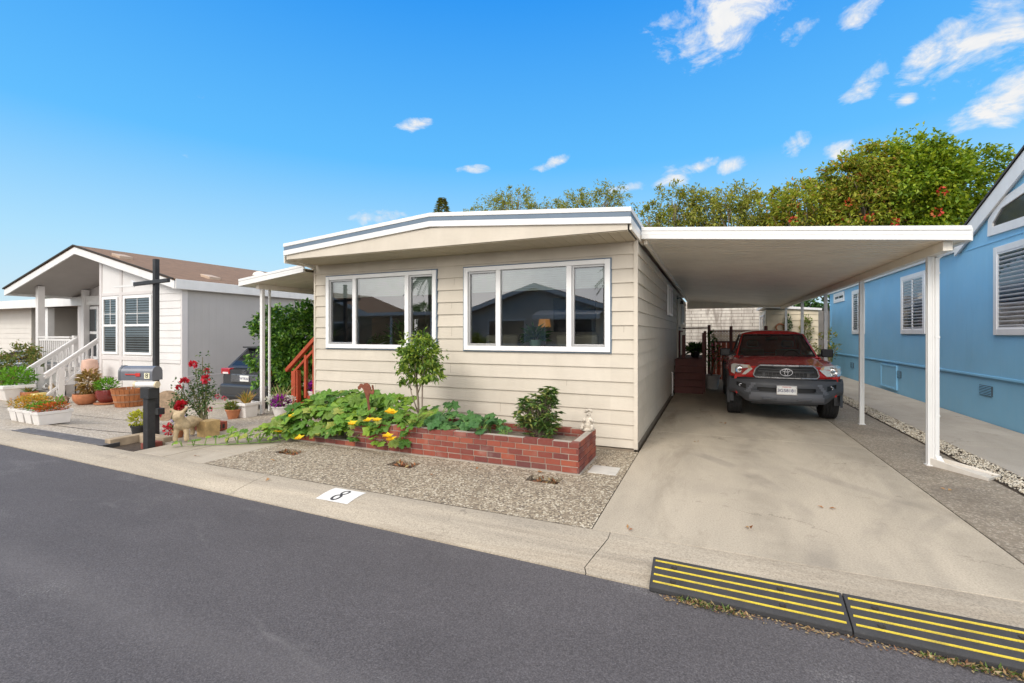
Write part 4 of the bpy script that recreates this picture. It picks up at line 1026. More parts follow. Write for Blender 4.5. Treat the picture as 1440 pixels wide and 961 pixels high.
# ------------------------------------------------------------------ blue house on the right
def panelwall(name, c, groove=.2):
    """painted grooved plywood: vertical grooves as bump and slightly darker lines of dirt"""
    m = mat(name, c, .6, .05, 1.2, dirt=.04); t = NT(m); b = t.n['Principled BSDF']
    sp = t.new('ShaderNodeSeparateXYZ'); t.link(t.pos(), sp.inputs[0])
    h = t.math('ADD', sp.outputs[0], sp.outputs[1])
    fr = t.math('FRACT', t.math('DIVIDE', h, groove)); g = t.math('LESS_THAN', fr, .06)
    bn = t.new('ShaderNodeBump', i_Strength=.6, i_Distance=.012); t.link(t.math('SUBTRACT', 1, g), bn.inputs['Height'])
    b2 = t.new('ShaderNodeBump', i_Strength=.25, i_Distance=.004); t.link(t.noise(40, 4, t.pos(4, 4, .5)), b2.inputs['Height']); t.link(bn.outputs[0], b2.inputs['Normal'])
    t.link(b2.outputs[0], b.inputs['Normal']); return m
M_blue = panelwall('blue_siding', (.21, .46, .66))
M_blue_t = mat('blue_trim', (.20, .47, .70), .55, .05, 2)
M_shing = mat('dark_shingle', (.055, .052, .05), .9, .35, 9, .5, 60)
BX = 4.70
BH = thing('blue_house', 'bright blue panelled house with white trim along the right of the carport', 'house', (BX, 10, 0))
PKY, PKZ, GY0, GY1 = 8.6, 5.03, 4.9, 12.3
gz = lambda y: 3.37+(PKZ-3.37)*(1-abs(y-PKY)/(GY1-PKY))
q = MB(); q.prism([(2.5, .85), (23.6, .85), (23.6, 3.40), (GY1, 3.40), (PKY, PKZ-.02), (GY0, 3.40), (2.5, 3.40)], 'x', BX, BX+.10); q.build('side_wall', M_blue, BH)
q = MB(); q.prism([(4.8, .85), (11.5, .85), (11.5, 3.38), (8.1, 4.7), (4.8, 3.38)], 'y', 23.5, 23.6); q.build('rear_wall', M_blue, BH)
q = MB(); q.box(BX+.012, BX+.10, 2.5, 23.58, -.1, .85); q.build('skirting', M_blue, BH)
q = MB(); q.box(BX-.02, BX+.0, 2.5, 23.6, .84, .885); q.build('belt_trim', M_blue_t, BH, bev=.005)
q = MB(); q.box(BX-.018, BX-.001, 23.46, 23.62, .9, 3.36); q.build('corner_board', M_blue_t, BH)
q = MB(); q.box(BX-.012, BX-.0005, GY0+.3, GY1-.2, 3.31, 3.33); q.build('seam_trim', M_blue_t, BH)
# roof with deep white eave and rake boards
q = MB(); q.prism([(BX-.09, 3.62), (8.1, 4.85), (11.8, 3.62), (11.8, 3.55), (8.1, 4.76), (BX-.09, 3.55)], 'y', GY1+.06, 23.9); q.build('roof', M_shing, BH)
q = MB()
for s, ye in ((1, GY1+.25), (-1, GY0-.25)): q.add([(BX-.10, PKY, PKZ+.30), (BX-.10, ye, gz(ye)+.30), (8.1, ye-.2*s, gz(ye)+.30+1.2), (8.1, PKY, PKZ+.31), (BX-.10, PKY, PKZ+.255), (BX-.10, ye, gz(ye)+.255)], [(0, 1, 2, 3) if s < 0 else (3, 2, 1, 0), (0, 4, 5, 1)])
q.build('gable_roof', M_shing, BH)
q = MB()
for s, ye in ((1, GY1+.12), (-1, GY0-.12)): q.prism([(PKY, PKZ+.25), (ye, gz(ye)+.25), (ye, gz(ye)-.06), (PKY, PKZ-.06)], 'x', BX-.075, BX-.04)
q.build('rake_board', M_white, BH, bev=.004)
q = MB()
for s, ye in ((1, GY1+.1), (-1, GY0-.1)): q.prism([(PKY, PKZ-.005), (ye, gz(ye)-.005), (ye, gz(ye)-.025), (PKY, PKZ-.025)], 'x', BX-.039, BX)
q.build('rake_soffit', M_white, BH)
q = MB(); q.box(BX-.074, BX-.045, GY1+.121, 23.9, 3.34, 3.58); q.box(BX-.17, BX-.081, GY1+.1, 23.9, 3.44, 3.56); q.build('eave_gutter', M_white, BH, bev=.01)
q = MB(); q.box(BX-.044, BX, GY1+.1, 23.9, 3.355, 3.375); q.build('eave_soffit', M_white, BH)
M_shut = mat('shutter_white', (.72, .74, .77), .5, .04)
def blue_window(y0, y1, z0, z1, shut=True):
    f = MB(); w = .11; X0, X1 = BX-.035, BX-.001
    for (p, r, a, b) in ((y0, y0+w, z0, z1), (y1-w, y1, z0, z1), (y0+w, y1-w, z0, z0+w), (y0+w, y1-w, z1-w, z1)): f.box(X0, X1, p, r, a, b)
    fo = f.build('window', M_white, BH, bev=.006)
    f = MB(); a0, a1, c0, c1 = y0+w, y1-w, z0+w, z1-w; m = (a0+a1)/2
    for (p, r, a, b) in ((a0, a0+.03, c0, c1), (a1-.03, a1, c0, c1), (m-.025, m+.025, c0, c1), (a0+.03, a1-.03, c0, c0+.03), (a0+.03, a1-.03, c1-.03, c1)): f.box(X0+.008, X1, p, r, a, b)
    f.build('sash', M_vinyl, fo)
    f = MB(); f.add([(X0+.018, a0, c0), (X0+.018, a1, c0), (X0+.018, a1, c1), (X0+.018, a0, c1)], [(3, 2, 1, 0)]); f.build('pane', glassmat('blue_house_glass', 1.5, (.9, .92, .93)), fo)
    if shut:
        f = MB(); n = int((c1-c0)/.075)
        for k in range(n): z = c0+(k+.5)*(c1-c0)/n; f.beam((BX-.009, a0+.05, z), (BX-.009, a1-.05, z), .072, .006, (.8, 0, .55))
        f.box(BX-.012, BX-.004, a0, a0+.05, c0, c1); f.box(BX-.012, BX-.004, a1-.05, a1, c0, c1)
        f.build('shutter', M_shut, fo)
    f = MB(); f.box(BX-.0025, BX-.001, a0, a1, c0, c1); f.build('dark_backing', mat('shade_backing', (.16, .165, .18), .8), fo)
    return fo
blue_window(8.75, 11.08, 1.63, 3.20); blue_window(14.0, 15.52, 1.65, 3.17); blue_window(18.75, 20.2, 1.65, 3.20); blue_window(21.3, 22.9, 2.92, 3.30, False)
# clipped-corner attic window
AT = [(11.27, 3.42), (11.25, 3.73), (10.85, 4.03), (9.0, 4.55), (8.9, 4.55), (8.9, 3.36)]
AT = [(11.27, 3.44), (11.24, 3.74), (10.88, 4.00), (9.7, 4.17), (9.7, 3.40)]
c_ = Vector((10.4, 3.76)); AI = []
n = len(AT)
for i in range(n):
    p = Vector(AT[i]); a = (Vector(AT[i-1])-p).normalized(); b = (Vector(AT[(i+1) % n])-p).normalized(); s = max(.4, abs(a.cross(b))); AI.append(tuple(p+(a+b)/s*.15))
q = MB(); v = [(BX-.035, *p) for p in AT]+[(BX-.035, *p) for p in AI]+[(BX-.001, *p) for p in AT]+[(BX-.001, *p) for p in AI]
q.add(v, [(i, (i+1) % n, n+(i+1) % n, n+i) for i in range(n)]+[(i, 2*n+i, 2*n+(i+1) % n, (i+1) % n) for i in range(n)]+[(n+i, n+(i+1) % n, 3*n+(i+1) % n, 3*n+i) for i in range(n)])
ao = q.build('attic_window', M_white, BH)
q = MB(); q.add([(BX-.012, *p) for p in AI], [tuple(range(n))]); q.build('pane', M_pane, ao)
for (y, z) in ((11.4, .60), (15.8, .55), (20.3, .52)):
    q = MB()
    q.box(BX-.008, BX+.011, y-.21, y+.21, z-.09, z+.09); vo = q.build('vent', mat('vent_dark', (.04, .055, .07), .7), BH)
    q = MB()
    for k in range(6): q.box(BX-.013, BX-.0085, y-.2, y+.2, z-.08+k*.029, z-.068+k*.029)
    q.build('louvre', M_blue_t, vo)
q = MB(); q.box(BX-.012, BX+.011, 15.85, 17.15, .10, .78); ho = q.build('hatch', M_blue, BH, bev=.004)
q = MB()
for bb in ((15.85, 15.90, .1, .78), (17.1, 17.15, .1, .78), (15.9, 17.1, .1, .15), (15.9, 17.1, .73, .78)): q.box(BX-.024, BX-.0125, *bb)
q.build('hatch_trim', M_blue_t, ho)

# ------------------------------------------------------------------ white gabled home on the left
M_wh = mat('white_siding', (.65, .635, .625), .55, .04, 2, dirt=.05)
M_wh_t = mat('pale_lilac_trim', (.60, .57, .56), .55, .04, 2)
M_grey_p = panelwall('grey_panelling', (.43, .41, .395), .2)
M_shb = mat('brown_shingle', (.19, .115, .07), .92, .35, 5, .5, 50, fine=.5)
M_ceil = mat('porch_ceiling', (.40, .375, .36), .7, .04, 2)
M_deckwood = mat('grey_deck', (.38, .36, .35), .7, .1, 4)
LH = thing('white_house', 'white gabled home with brown shingle roof and front porch left of the cream home', 'house', (-17, 8, -.2))
LY, LW, LXP, LXL, LXR, LB = 7.60, 7.85, -17.55, -21.9, -12.80, 17.5
PZ = 4.32; lz = lambda x: PZ-(PZ-3.10)*abs(x-LXP)/(LXR-LXP)
# front wall under the gable with two windows, lap siding at the right end
q = MB(); q.prism([(-16.85, -.25), (-12.95, -.25), (-12.95, lz(-12.95)-.17), (-16.85, lz(-16.85)-.17)], 'y', LW, LW+.12); q.build('front_wall', M_wh, LH)
q = MB()
for x in (-16.78, -15.75, -14.17): q.box(x-.06, x+.06, LW-.02, LW-.001, -.2, lz(x)-.2)
q.box(-12.99+.0, -12.93, LW-.025, LW+.12, -.2, lz(-12.95)-.18); q.box(-16.7, -14.25, LW-.022, LW-.001, .90, 1.0); q.box(-16.7, -14.25, LW-.018, LW-.001, .38, .41); q.box(-16.7, -14.25, LW-.022, LW-.001, 2.78, 2.86)
q.build('wall_trim', M_wh_t, LH)
q = MB(); z = .95
while z < 2.85:
    q.add([(-14.10, LW-.024, z), (-13.0, LW-.024, z), (-13.0, LW-.008, z+.2), (-14.10, LW-.008, z+.2), (-14.10, LW, z), (-13.0, LW, z)], [(0, 1, 2, 3), (4, 5, 1, 0)]); z += .2
q.box(-14.10, -13.0, LW-.028, LW, .86, .945); q.build('lap_siding', M_wh, LH)
q = MB(); q.box(-13.07, -12.95, LW+.121, 17, -.25, 3.0); q.build('side_wall', M_grey_p, LH)
q = MB(); q.box(-12.948, -12.94, LW+.13, 17, .50, .52); q.build('side_seam', M_wh_t, LH)
def hung(x0, x1, z0, z1, y):
    f = MB(); w = .07
    for (p, r, a, b) in ((x0, x0+w, z0, z1), (x1-w, x1, z0, z1), (x0+w, x1-w, z0, z0+w), (x0+w, x1-w, z1-w, z1), (x0+w, x1-w, (z0+z1)/2-.03, (z0+z1)/2+.03)): f.box(p, r, y-.04, y-.001, a, b)
    fo = f.build('window', M_vinyl, LH, bev=.005)
    f = MB(); f.add([(x0+w, y-.012, z0+w), (x1-w, y-.012, z0+w), (x1-w, y-.012, z1-w), (x0+w, y-.012, z1-w)], [(0, 1, 2, 3)]); f.build('pane', glassmat('hung_glass', 1.7, (.8, .84, .85)), fo)
    f = MB()
    for k in range(22): z = z0+w+(k+.5)*(z1-z0-2*w)/22; f.box(x0+w, x1-w, y-.006, y-.003, z-.022, z+.018)
    f.build('blind', mat('blue_grey_blind', (.36, .42, .46), .6), fo)
    f = MB(); f.box(x0+w, x1-w, y-.0025, y-.001, z0+w, z1-w); f.build('dark_backing', mat('dark_opening', (.03, .027, .024), .8), fo)
    f = MB(); m = (x0+x1)/2; zz = (z0+z1)/2; f.box(m-.008, m+.008, y-.022, y-.014, zz+.03, z1-w); f.box(x0+w, x1-w, y-.022, y-.014, zz+.33, zz+.345); f.build('muntin', M_vinyl, fo)
hung(-16.66, -15.88, 1.06, 2.74, LW); hung(-15.60, -14.28, 1.06, 2.74, LW)
# roof, rake boards, eaves
q = MB(); T_ = .06
q.prism([(LXL, lz(LXL)), (LXP, PZ), (LXR, lz(LXR)), (LXR, lz(LXR)-T_), (LXP, PZ-T_), (LXL, lz(LXL)-T_)], 'y', LY-.06, LB); rf = q.build('roof', M_shb, LH)
q = MB(); q.prism([(LXL-.02, lz(LXL)-.002), (LXP, PZ+.012), (LXP, PZ-.03), (LXL-.02, lz(LXL)-.045)], 'y', LY-.10, LY-.062); q.prism([(LXP, PZ+.012), (LXR, lz(LXR)-.002+.012), (LXR, lz(LXR)-.03), (LXP, PZ-.03)], 'y', LY-.10, LY-.062); q.build('drip_edge', M_dark, LH)
q = MB()
for (a, b) in ((LXL, LXP), (LXP, LXR)): q.prism([(a, lz(a)-.035), (b, lz(b)-.035), (b, lz(b)-.26), (a, lz(a)-.26)], 'y', LY-.058, LY-.02)
q.build('rake_board', M_white, LH)
q = MB(); q.box(LXR-.14, LXR+.02, LY-.02, LB, lz(LXR)-.27, lz(LXR)-.01); q.build('eave_gutter', M_white, LH, bev=.01)
q = MB(); q.box(LXL-.02, LXL+.1, LY-.02, LB, lz(LXL)-.25, lz(LXL)-.062); q.build('left_eave', M_white, LH)
q = MB(); q.add([(LXL, LY-.02, lz(LXL)-.2), (LXP, LY-.02, PZ-.2), (LXP, 9.6, PZ-.2), (LXL, 9.6, lz(LXL)-.2)], [(0, 1, 2, 3)]); q.add([(LXP, LY-.02, PZ-.2), (-16.86, LY-.02, lz(-16.86)-.2), (-16.86, 9.6, lz(-16.86)-.2), (LXP, 9.6, PZ-.2)], [(0, 1, 2, 3)]); q.build('porch_ceiling', M_ceil, LH)
x, y = -14.3, 11.2; z = lz(x); q = MB(); q.lathe([(.15, -.05), (.15, .10), (.18, .11), (.19, .16)], (x, y, z), 18); tv = q.build('turbine_vent', M_black, rf, smooth=40)
q = MB(); q.lathe([(.21, .161), (.22, .19), (.19, .26), (.10, .31), (.01, .325)], (x, y, z), 18); q.build('cap', M_alum, tv, smooth=40)
for (x, y) in ((-15.9, 7.95), (-13.55, 9.0)):
    q = MB(); q.prism([(-.2, 0), (.2, -.11), (.2, .02), (-.2, .12)], 'y', -.17, .17); q.v = [(a+x, b+y, c+lz(x)+.005) for a, b, c in q.v]; q.build('slant_vent', mat('brown_vent', (.42, .32, .24), .6), rf, bev=.01)
# recessed porch: deck, back wall, door, posts, railing, stairs
q = MB(); q.box(-21.4, -16.86, 7.95, 9.6, .50, .60); q.build('porch_deck', M_deckwood, LH)
q = MB(); q.box(-21.4, -16.86, 7.99, 8.04, -.35, .50); q.build('deck_skirt', M_wh, LH)
q = MB(); q.box(-21.75, -16.86, 9.45, 9.55, -.3, 3.6); q.box(-16.90, -16.80, LW+.121, 9.44, -.3, 3.9); q.build('porch_wall', M_wh_t, LH)
f = MB(); f.box(-21.05, -20.3, 9.40, 9.449, .6, 2.65); dr_ = f.build('porch_door', M_vinyl, LH, bev=.005)
f = MB(); f.box(-20.95, -20.4, 9.385, 9.399, 1.75, 2.55); f.box(-20.95, -20.4, 9.385, 9.399, .85, 1.65); f.build('pane', M_pane, dr_)
for (x, y, s) in ((-20.85, 8.05, .085), (-20.9, 9.3, .085), (-18.75, 8.08, .06)):
    q = MB(); q.box(x-s, x+s, y-s, y+s, .6 if y > 8.07 else -.3, (lz(x)-.21) if s > .07 else 1.6); q.build('porch_post', M_wh, LH)
def railing(name, a, b, drop0, n, hand=True):
    """sloping or level railing between handrail ends a, b"""
    a, b = Vector(a), Vector(b); q = MB(); q.beam(a, b, .10, .05); lo = Vector((0, 0, -drop0)); q.beam(a+lo, b+lo, .06, .05)
    q.beam(a+Vector((0, 0, -.085)), b+Vector((0, 0, -.085)), .045, .07)
    for i in range(1, n):
        p = a.lerp(b, i/n); q.beam(p+lo+Vector((0, 0, .02)), p+Vector((0, 0, -.11)), .04, .04)
    return q.build(name, M_wh, LH)
railing('porch_railing', (-20.75, 8.0, 1.55), (-18.8, 8.0, 1.55), .80, 16)
railing('stair_railing', (-17.42, 6.82, .50), (-17.42, 8.06, 1.50), .62, 9); railing('stair_railing', (-18.62, 6.72, .48), (-18.62, 8.06, 1.52), .62, 9)
for x in (-17.42, -18.62): q = MB(); q.box(x-.07, x+.07, 7.10, 7.24, -.28, .66); q.build('newel_post', M_wh, LH)
for k in range(4):
    q = MB(); q.box(-18.56, -17.48, 7.05+k*.24, 7.30+k*.24+.02, -.28, -.02+k*.17); q.build('stair_tread', M_deckwood, LH)

# ------------------------------------------------------------------ next home beyond it
M_cr2 = mat('beige_lap', (.60, .57, .53), .55, .04, 2)
NH = thing('beige_house', 'grey beige lap sided home seen beyond the white porch at the far left', 'house', (-28, 10, -.35))
q = MB(); z = -.3
while z < 2.75:
    q.add([(-45, 10-.02, z), (-26.6, 10-.02, z), (-26.6, 10-.004, z+.22), (-45, 10-.004, z+.22), (-45, 10, z), (-26.6, 10, z)], [(0, 1, 2, 3), (4, 5, 1, 0)]); z += .22
q.box(-45, -26.6, 10.001, 10.1, -.3, 2.8); q.box(-26.66, -26.55, 9.97, 16, -.3, 2.8); q.build('front_wall', M_cr2, NH)
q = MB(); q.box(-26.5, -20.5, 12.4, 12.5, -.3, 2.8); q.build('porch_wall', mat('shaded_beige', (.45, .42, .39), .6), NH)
q = MB(); q.box(-45, -20.0, 9.3, 9.4, 2.70, 3.02); q.build('fascia', M_white, NH)
q = MB(); q.prism([(9.4, 3.02), (13.0, 3.55), (17, 3.0), (17, 2.9), (9.4, 2.85)], 'x', -45, -20.0); q.build('roof', mat('tan_roof', (.34, .24, .18), .9, .2, 4, .3), NH)
for x in (-24.35, -24.0, -21.4): q = MB(); q.box(x-.1, x+.1, 9.45, 9.65, -.3, 2.7); q.build('porch_column', M_white, NH)
for (a, b) in ((-28.6, -27.3), (-26.2, -25.2)): 
    f = MB(); f.box(a, b, 12.34, 12.39, .9, 2.5); w_o = f.build('window', M_vinyl, NH)
    f = MB(); f.box(a+.1, b-.1, 12.325, 12.339, 1.0, 2.4); f.build('pane', M_pane, w_o)
f = MB(); f.box(-25.9, -24.7, 12.33, 12.39, .9, 2.45); w_o = f.build('window', M_vinyl, NH); f = MB(); f.box(-25.8, -24.8, 12.315, 12.329, 1, 2.35); f.build('pane', M_pane, w_o)
wick = mat('woven_wicker', (.30, .24, .15), .8, .3, 40, .5, 80)
q = MB()
for k in range(9):
    for j in range(6): q.beam((-23.3+k*.11, 11.0+.01*(j % 2), .95+j*.2), (-23.3+k*.11, 11.0-.01*(j % 2), 1.15+j*.2), .07, .02); 
for j in range(12): q.beam((-23.35, 11.0, .97+j*.1), (-22.4, 11.0, .97+j*.1), .025, .035)
q.box(-23.3, -22.4, 11.02, 11.05, -.3, .96)
tag(q.build('woven_screen', wick), 'brown woven screen standing on the far porch behind the white railing', 'screen')

# ------------------------------------------------------------------ parked cars on the left
def car(name, lab, loc, rot, L, W, H, paint, rear_len=.75, hatch=True):
    root = thing(name, lab, 'car', loc); root.rotation_euler = (0, 0, rot)
    root['_loc'] = (0, 0, 0)     # build in local axes
    hw = W/2; wr = .33; f0, r0 = L-.85, .78
    def sec(y):
        e = min(y, L-y); tp = sm(e/.45); w = hw*(.90+.10*tp); b = .30-.06*tp
        for c in (r0, f0):
            d = abs(y-c)
            if d < .38: b = max(b, wr+sqrt(.38**2-d*d))
        sh = (.98 if y < L-1.35 else .98-.14*sm((y-(L-1.35))/1.3)); sh = sh if y > .05 else sh-.03
        b = min(b, sh-.12)
        return [(w-.05, y, b), (w, y, b+(sh-b)*.35), (w, y, b+(sh-b)*.72), (w-.035, y, sh-.04), (w-.11, y, sh), (w*.5, y, sh+.015), (0, y, sh+.02)]
    ys = [0, .03, .12, .3, .4]+[.42+i*.06 for i in range(13)]+[1.3, 1.8, 2.4, 2.9, L-1.4]+[L-1.24+i*.065 for i in range(13)]+[L-.4, L-.2, L-.05, L]
    ys = sorted(set(ys)); q = MB(); loft(q, [sec(y) for y in ys]); q.build('body', paint, root, smooth=40)
    q = MB(); q.box(-hw+.12, hw-.12, .15, L-.15, .22, .5); q.build('underbody', M_black, root)
    y0, y1, y2, y3 = (.10, .55, L-2.15, L-1.35) if hatch else (.55, 1.25, L-2.2, L-1.35)
    zb_, zt = 1.0, H
    A = [(hw-.10, y0, zb_), (hw-.28, y1, zt-.05), (hw-.27, y2, zt-.04), (hw-.11, y3, zb_-.01)]
    ca = MB(); g_ = []
    ring(ca, [(-A[3][0], *A[3][1:]), A[3], A[2], (-A[2][0], *A[2][1:])][::-1], .05, g_)
    ring(ca, [A[0], (-A[0][0], *A[0][1:]), (-A[1][0], *A[1][1:]), A[1]], .07, g_)
    for s in (1, -1):
        qd = [Vector((p[0]*s, p[1], p[2])) for p in (A[3], A[0], A[1], A[2])]; m0 = qd[0].lerp(qd[1], .5); m1 = qd[3].lerp(qd[2], .5)
        for B in ([qd[0], m0, m1, qd[3]], [m0, qd[1], qd[2], m1]): ring(ca, B if s < 0 else [B[1], B[0], B[3], B[2]], .05, g_)
    rv = []
    for j in range(7):
        for i in range(9):
            u = i/4-1; v = j/6; x = u*(hw-.28+.01*v); y = y1+(y2-y1)*v; z = zt-.05+.01*v+(.05*(1-u**4)*(1-.4*(2*v-1)**4) if 0 < i < 8 and 0 < j < 6 else 0); rv.append((x, y, z))
    ca.add(rv, [(j*9+i, j*9+i+1, (j+1)*9+i+1, (j+1)*9+i) for j in range(6) for i in range(8)])
    if hatch: ca.box(-hw+.3, hw-.3, y1-.18, y1+.01, zt-.075, zt-.035)
    ca.build('cabin', paint, root, smooth=35)
    for nm, inn in zip(['windshield', 'rear_window']+['side_window']*4, g_):
        q = MB(); q.add(inn, [(0, 1, 2, 3)]); q.build(nm, mat('car_dark_glass', (.015, .017, .02), .05, .1, 2, spec=.4), root)
    for s in (1, -1):
        for c in (r0, f0):
            q = MB(); q.lathe([(.2, -.1), (.31, -.105), (wr, -.07), (wr, .07), (.31, .105), (.2, .1)], (s*(hw-.12), c, wr), 28, axis='x'); wo = q.build('wheel', M_tyre, root, smooth=30)
            q = MB(); q.lathe([(.001, s*.09), (.20, s*.10), (.21, s*.075)], (s*(hw-.12), c, wr), 20, axis='x', close=False); q.build('rim', M_alloy, wo)
        q = MB(); q.box(min(s*(hw-.02), s*(hw+.16)), max(s*(hw-.02), s*(hw+.16)), y3-.25, y3-.12, 1.0, 1.13); q.build('mirror', paint, root, bev=.03)
    return root, hw
M_dgrey = carpaint('dark_grey_paint', (.030, .032, .036), .35, .1)
M_dgrey.node_tree.nodes['Principled BSDF'].inputs['Coat Weight'].default_value = .35
SX, SY = -10.38, 7.75
suv, hw = car('parked_suv', 'dark grey hatchback parked nose in beside the white home', (SX, SY, -.19), 0, 4.4, 1.80, 1.56, M_dgrey)
q = MB(); q.box(-.50, .50, -.03, .02, .66, .86); pn_ = q.build('plate_panel', mat('plate_recess', (.12, .125, .135), .3, metal=.4), suv, bev=.02)
q = MB(); q.box(-.155, .155, -.042, -.031, .69, .835); pl2 = q.build('licence_plate', M_plate, suv, bev=.004)
text('plate_number', '7WTR263', .085, M_ink, pl2, (0, -.0435, .755), (1, 0, 0), (0, 0, 1), .0005, .001)
em = MB()
for k in range(20): a, b = 2*pi*k/20, 2*pi*(k+1)/20; em.beam((.075*cos(a), -.034, .915+.045*sin(a)), (.075*cos(b), -.034, .915+.045*sin(b)), .01, .013, (0, 1, 0))
for (x, z, r) in ((-.03, .925, .012), (.015, .92, .008), (.03, .905, .008), (0, .9, .008)): em.box(x-r, x+r, -.036, -.03, z-r, z+r)
em.build('emblem', M_chrome, suv)
M_tail = mat('tail_red', (.36, .015, .02), .15, .1, 20, coat=1)
for s in (-1, 1):
    q = MB(); a, b = sorted((s*.56, s*.885)); q.box(a, b, -.02, .12, .84, 1.0); tl = q.build('tail_light', M_tail, suv, bev=.03)
    q = MB(); a, b = sorted((s*.60, s*.80)); q.box(a, b, -.028, .0, .85, .90); q.build('reverse_lamp', mat('clear_lens', (.65, .6, .6), .15), tl, bev=.01)
q = MB(); q.box(-.84, .84, -.10, .12, .30, .62); q.build('bumper', M_dgrey, suv, bev=.07, seg=3)
q = MB(); q.box(-.72, .72, -.115, -.05, .26, .36); q.build('bumper_skirt', M_black, suv, bev=.03)
q = MB(); q.tube([(-.55, -.06, .24), (-.55, .3, .24)], .035, 12); q.build('exhaust', M_alloy, suv)
q = MB(); q.beam((0.05, .125, 1.06), (.4, .16, 1.12), .015, .02); q.build('wiper', M_black, suv)
M_silver = carpaint('silver_blue_paint', (.40, .47, .52), .25, .4)
car('parked_sedan', 'pale silver blue sedan parked behind the shrubs at the far left', (-24.2, 7.6, -.36), 0, 4.6, 1.78, 1.42, M_silver, hatch=False)
# ------------------------------------------------------------------ brick planter along the front wall
def brickmat():
    m = bpy.data.materials.new('red_brick'); m.use_nodes = True; t = NT(m); b = t.n['Principled BSDF']
    g = t.new('ShaderNodeNewGeometry')
    c = t.ramp(g.outputs['Random Per Island'], [(0, (.14, .033, .028)), (.25, (.19, .043, .03)), (.5, (.25, .055, .033)), (.75, (.31, .075, .038)), (.95, (.12, .038, .036))])
    c = t.mix(t.math('MULTIPLY', t.ramp(t.noise(26, 5, t.pos()), [(.45, (0,)*3), (.75, (1,)*3)]), .35), c, (.17, .10, .085))
    c = t.mix(t.math('MULTIPLY', t.ramp(t.noise(5, 5, t.pos()), [(.55, (0,)*3), (.8, (1,)*3)]), .3), c, (.42, .36, .31))
    t.link(c, b.inputs['Base Color']); b.inputs['Roughness'].default_value = .85
    bn = t.new('ShaderNodeBump', i_Strength=.5, i_Distance=.005); t.link(t.noise(120, 4, t.pos()), bn.inputs['Height']); t.link(bn.outputs[0], b.inputs['Normal'])
    return m
M_brick = brickmat(); M_mort = mat('mortar', (.36, .32, .27), .9, .12, 12, .3, 90)
PX0, PX1, PYF, PYB = -5.92, -1.42, 5.27, 6.15
PL = thing('brick_planter', 'long red brick planter box below the front windows', 'planter', (-3.6, 5.3, 0))
br = MB(); mo = MB()
def course(p, d, n_out, z, off, L, w=.10, lb=.195, hb=.062, j=.011):
    """one course of bricks from p along d (unit), length L, outer face at n_out side"""
    p = Vector((*p, 0)); d = Vector((*d, 0)); o = Vector((*n_out, 0)); x = -off
    while x < L-.01:
        a, c = max(0, x)+j/2, min(L, x+lb)-j/2
        if c-a > .03:
            jj = U(-.003, .003); q0 = p+d*a+o*jj; q1 = p+d*c+o*jj; i0, i1 = q0-o*w, q1-o*w; tz = U(-.0015, .0015)
            br.add([(*v.xy, zz) for zz in (z+j/2+tz, z+hb+j/2+tz) for v in (q0, q1, i1, i0)], [(0, 1, 5, 4), (1, 2, 6, 5), (2, 3, 7, 6), (3, 0, 4, 7), (4, 5, 6, 7), (3, 2, 1, 0)] if d.cross(o).z < 0 else [(4, 5, 1, 0), (5, 6, 2, 1), (6, 7, 3, 2), (7, 4, 0, 3), (7, 6, 5, 4), (0, 1, 2, 3)])
        x += lb
XS = -4.86            # step between the low and the high part
HB = .073
for k in range(5):
    z = .012+k*HB; off = .0 if k % 2 == 0 else .0975
    xs0 = PX0 if k < 1 else XS-.0
    if k in (1, 2, 3, 4): xs0 = XS+(.0 if k < 4 else 0)
    course((xs0, PYF), (1, 0), (0, -1), z, off, PX1-xs0)
    course((PX1, PYF+.0), (0, 1), (1, 0), z, .0975-off+.0, PYB-PYF)
    course((xs0, PYB), (1, 0), (0, 1), z, off, PX1-xs0)
    course((xs0, PYF), (0, 1), (-1, 0), z, off, PYB-PYF)
mo.box(PX0+.012, PX1-.012, PYF+.008, PYF+.09, 0, .012+HB); mo.box(XS+.012, PX1-.012, PYF+.0085, PYF+.09, .012+HB, .012+5*HB-.005)
mo.box(PX1-.09, PX1-.0085, PYF+.0905, PYB-.009, 0, .012+5*HB-.005); mo.box(XS+.012, PX1-.0905, PYB-.09, PYB-.008, 0, .012+5*HB-.005); mo.box(XS+.0125, XS+.09, PYF+.0905, PYB-.0905, 0, .012+5*HB-.005)
mo.box(PX0+.01, PX0+.09, PYF+.0905, PYB-.01, 0, .012+HB-.002); mo.box(PX0-.02, PX1+.02, PYF-.02, PYB+.01, -.03, .010)
mo.build('mortar', M_mort, PL); br.build('brickwork', M_brick, PL)
q = MB(); q.box(PX0+.1, XS+.01, PYF+.1, PYB-.1, 0, .06); q.box(XS+.1, PX1-.1, PYF+.1, PYB-.1, .01, .27); q.build('soil', mat('pale_soil', (.20, .165, .13), .95, .4, 20, .8, 50), PL)

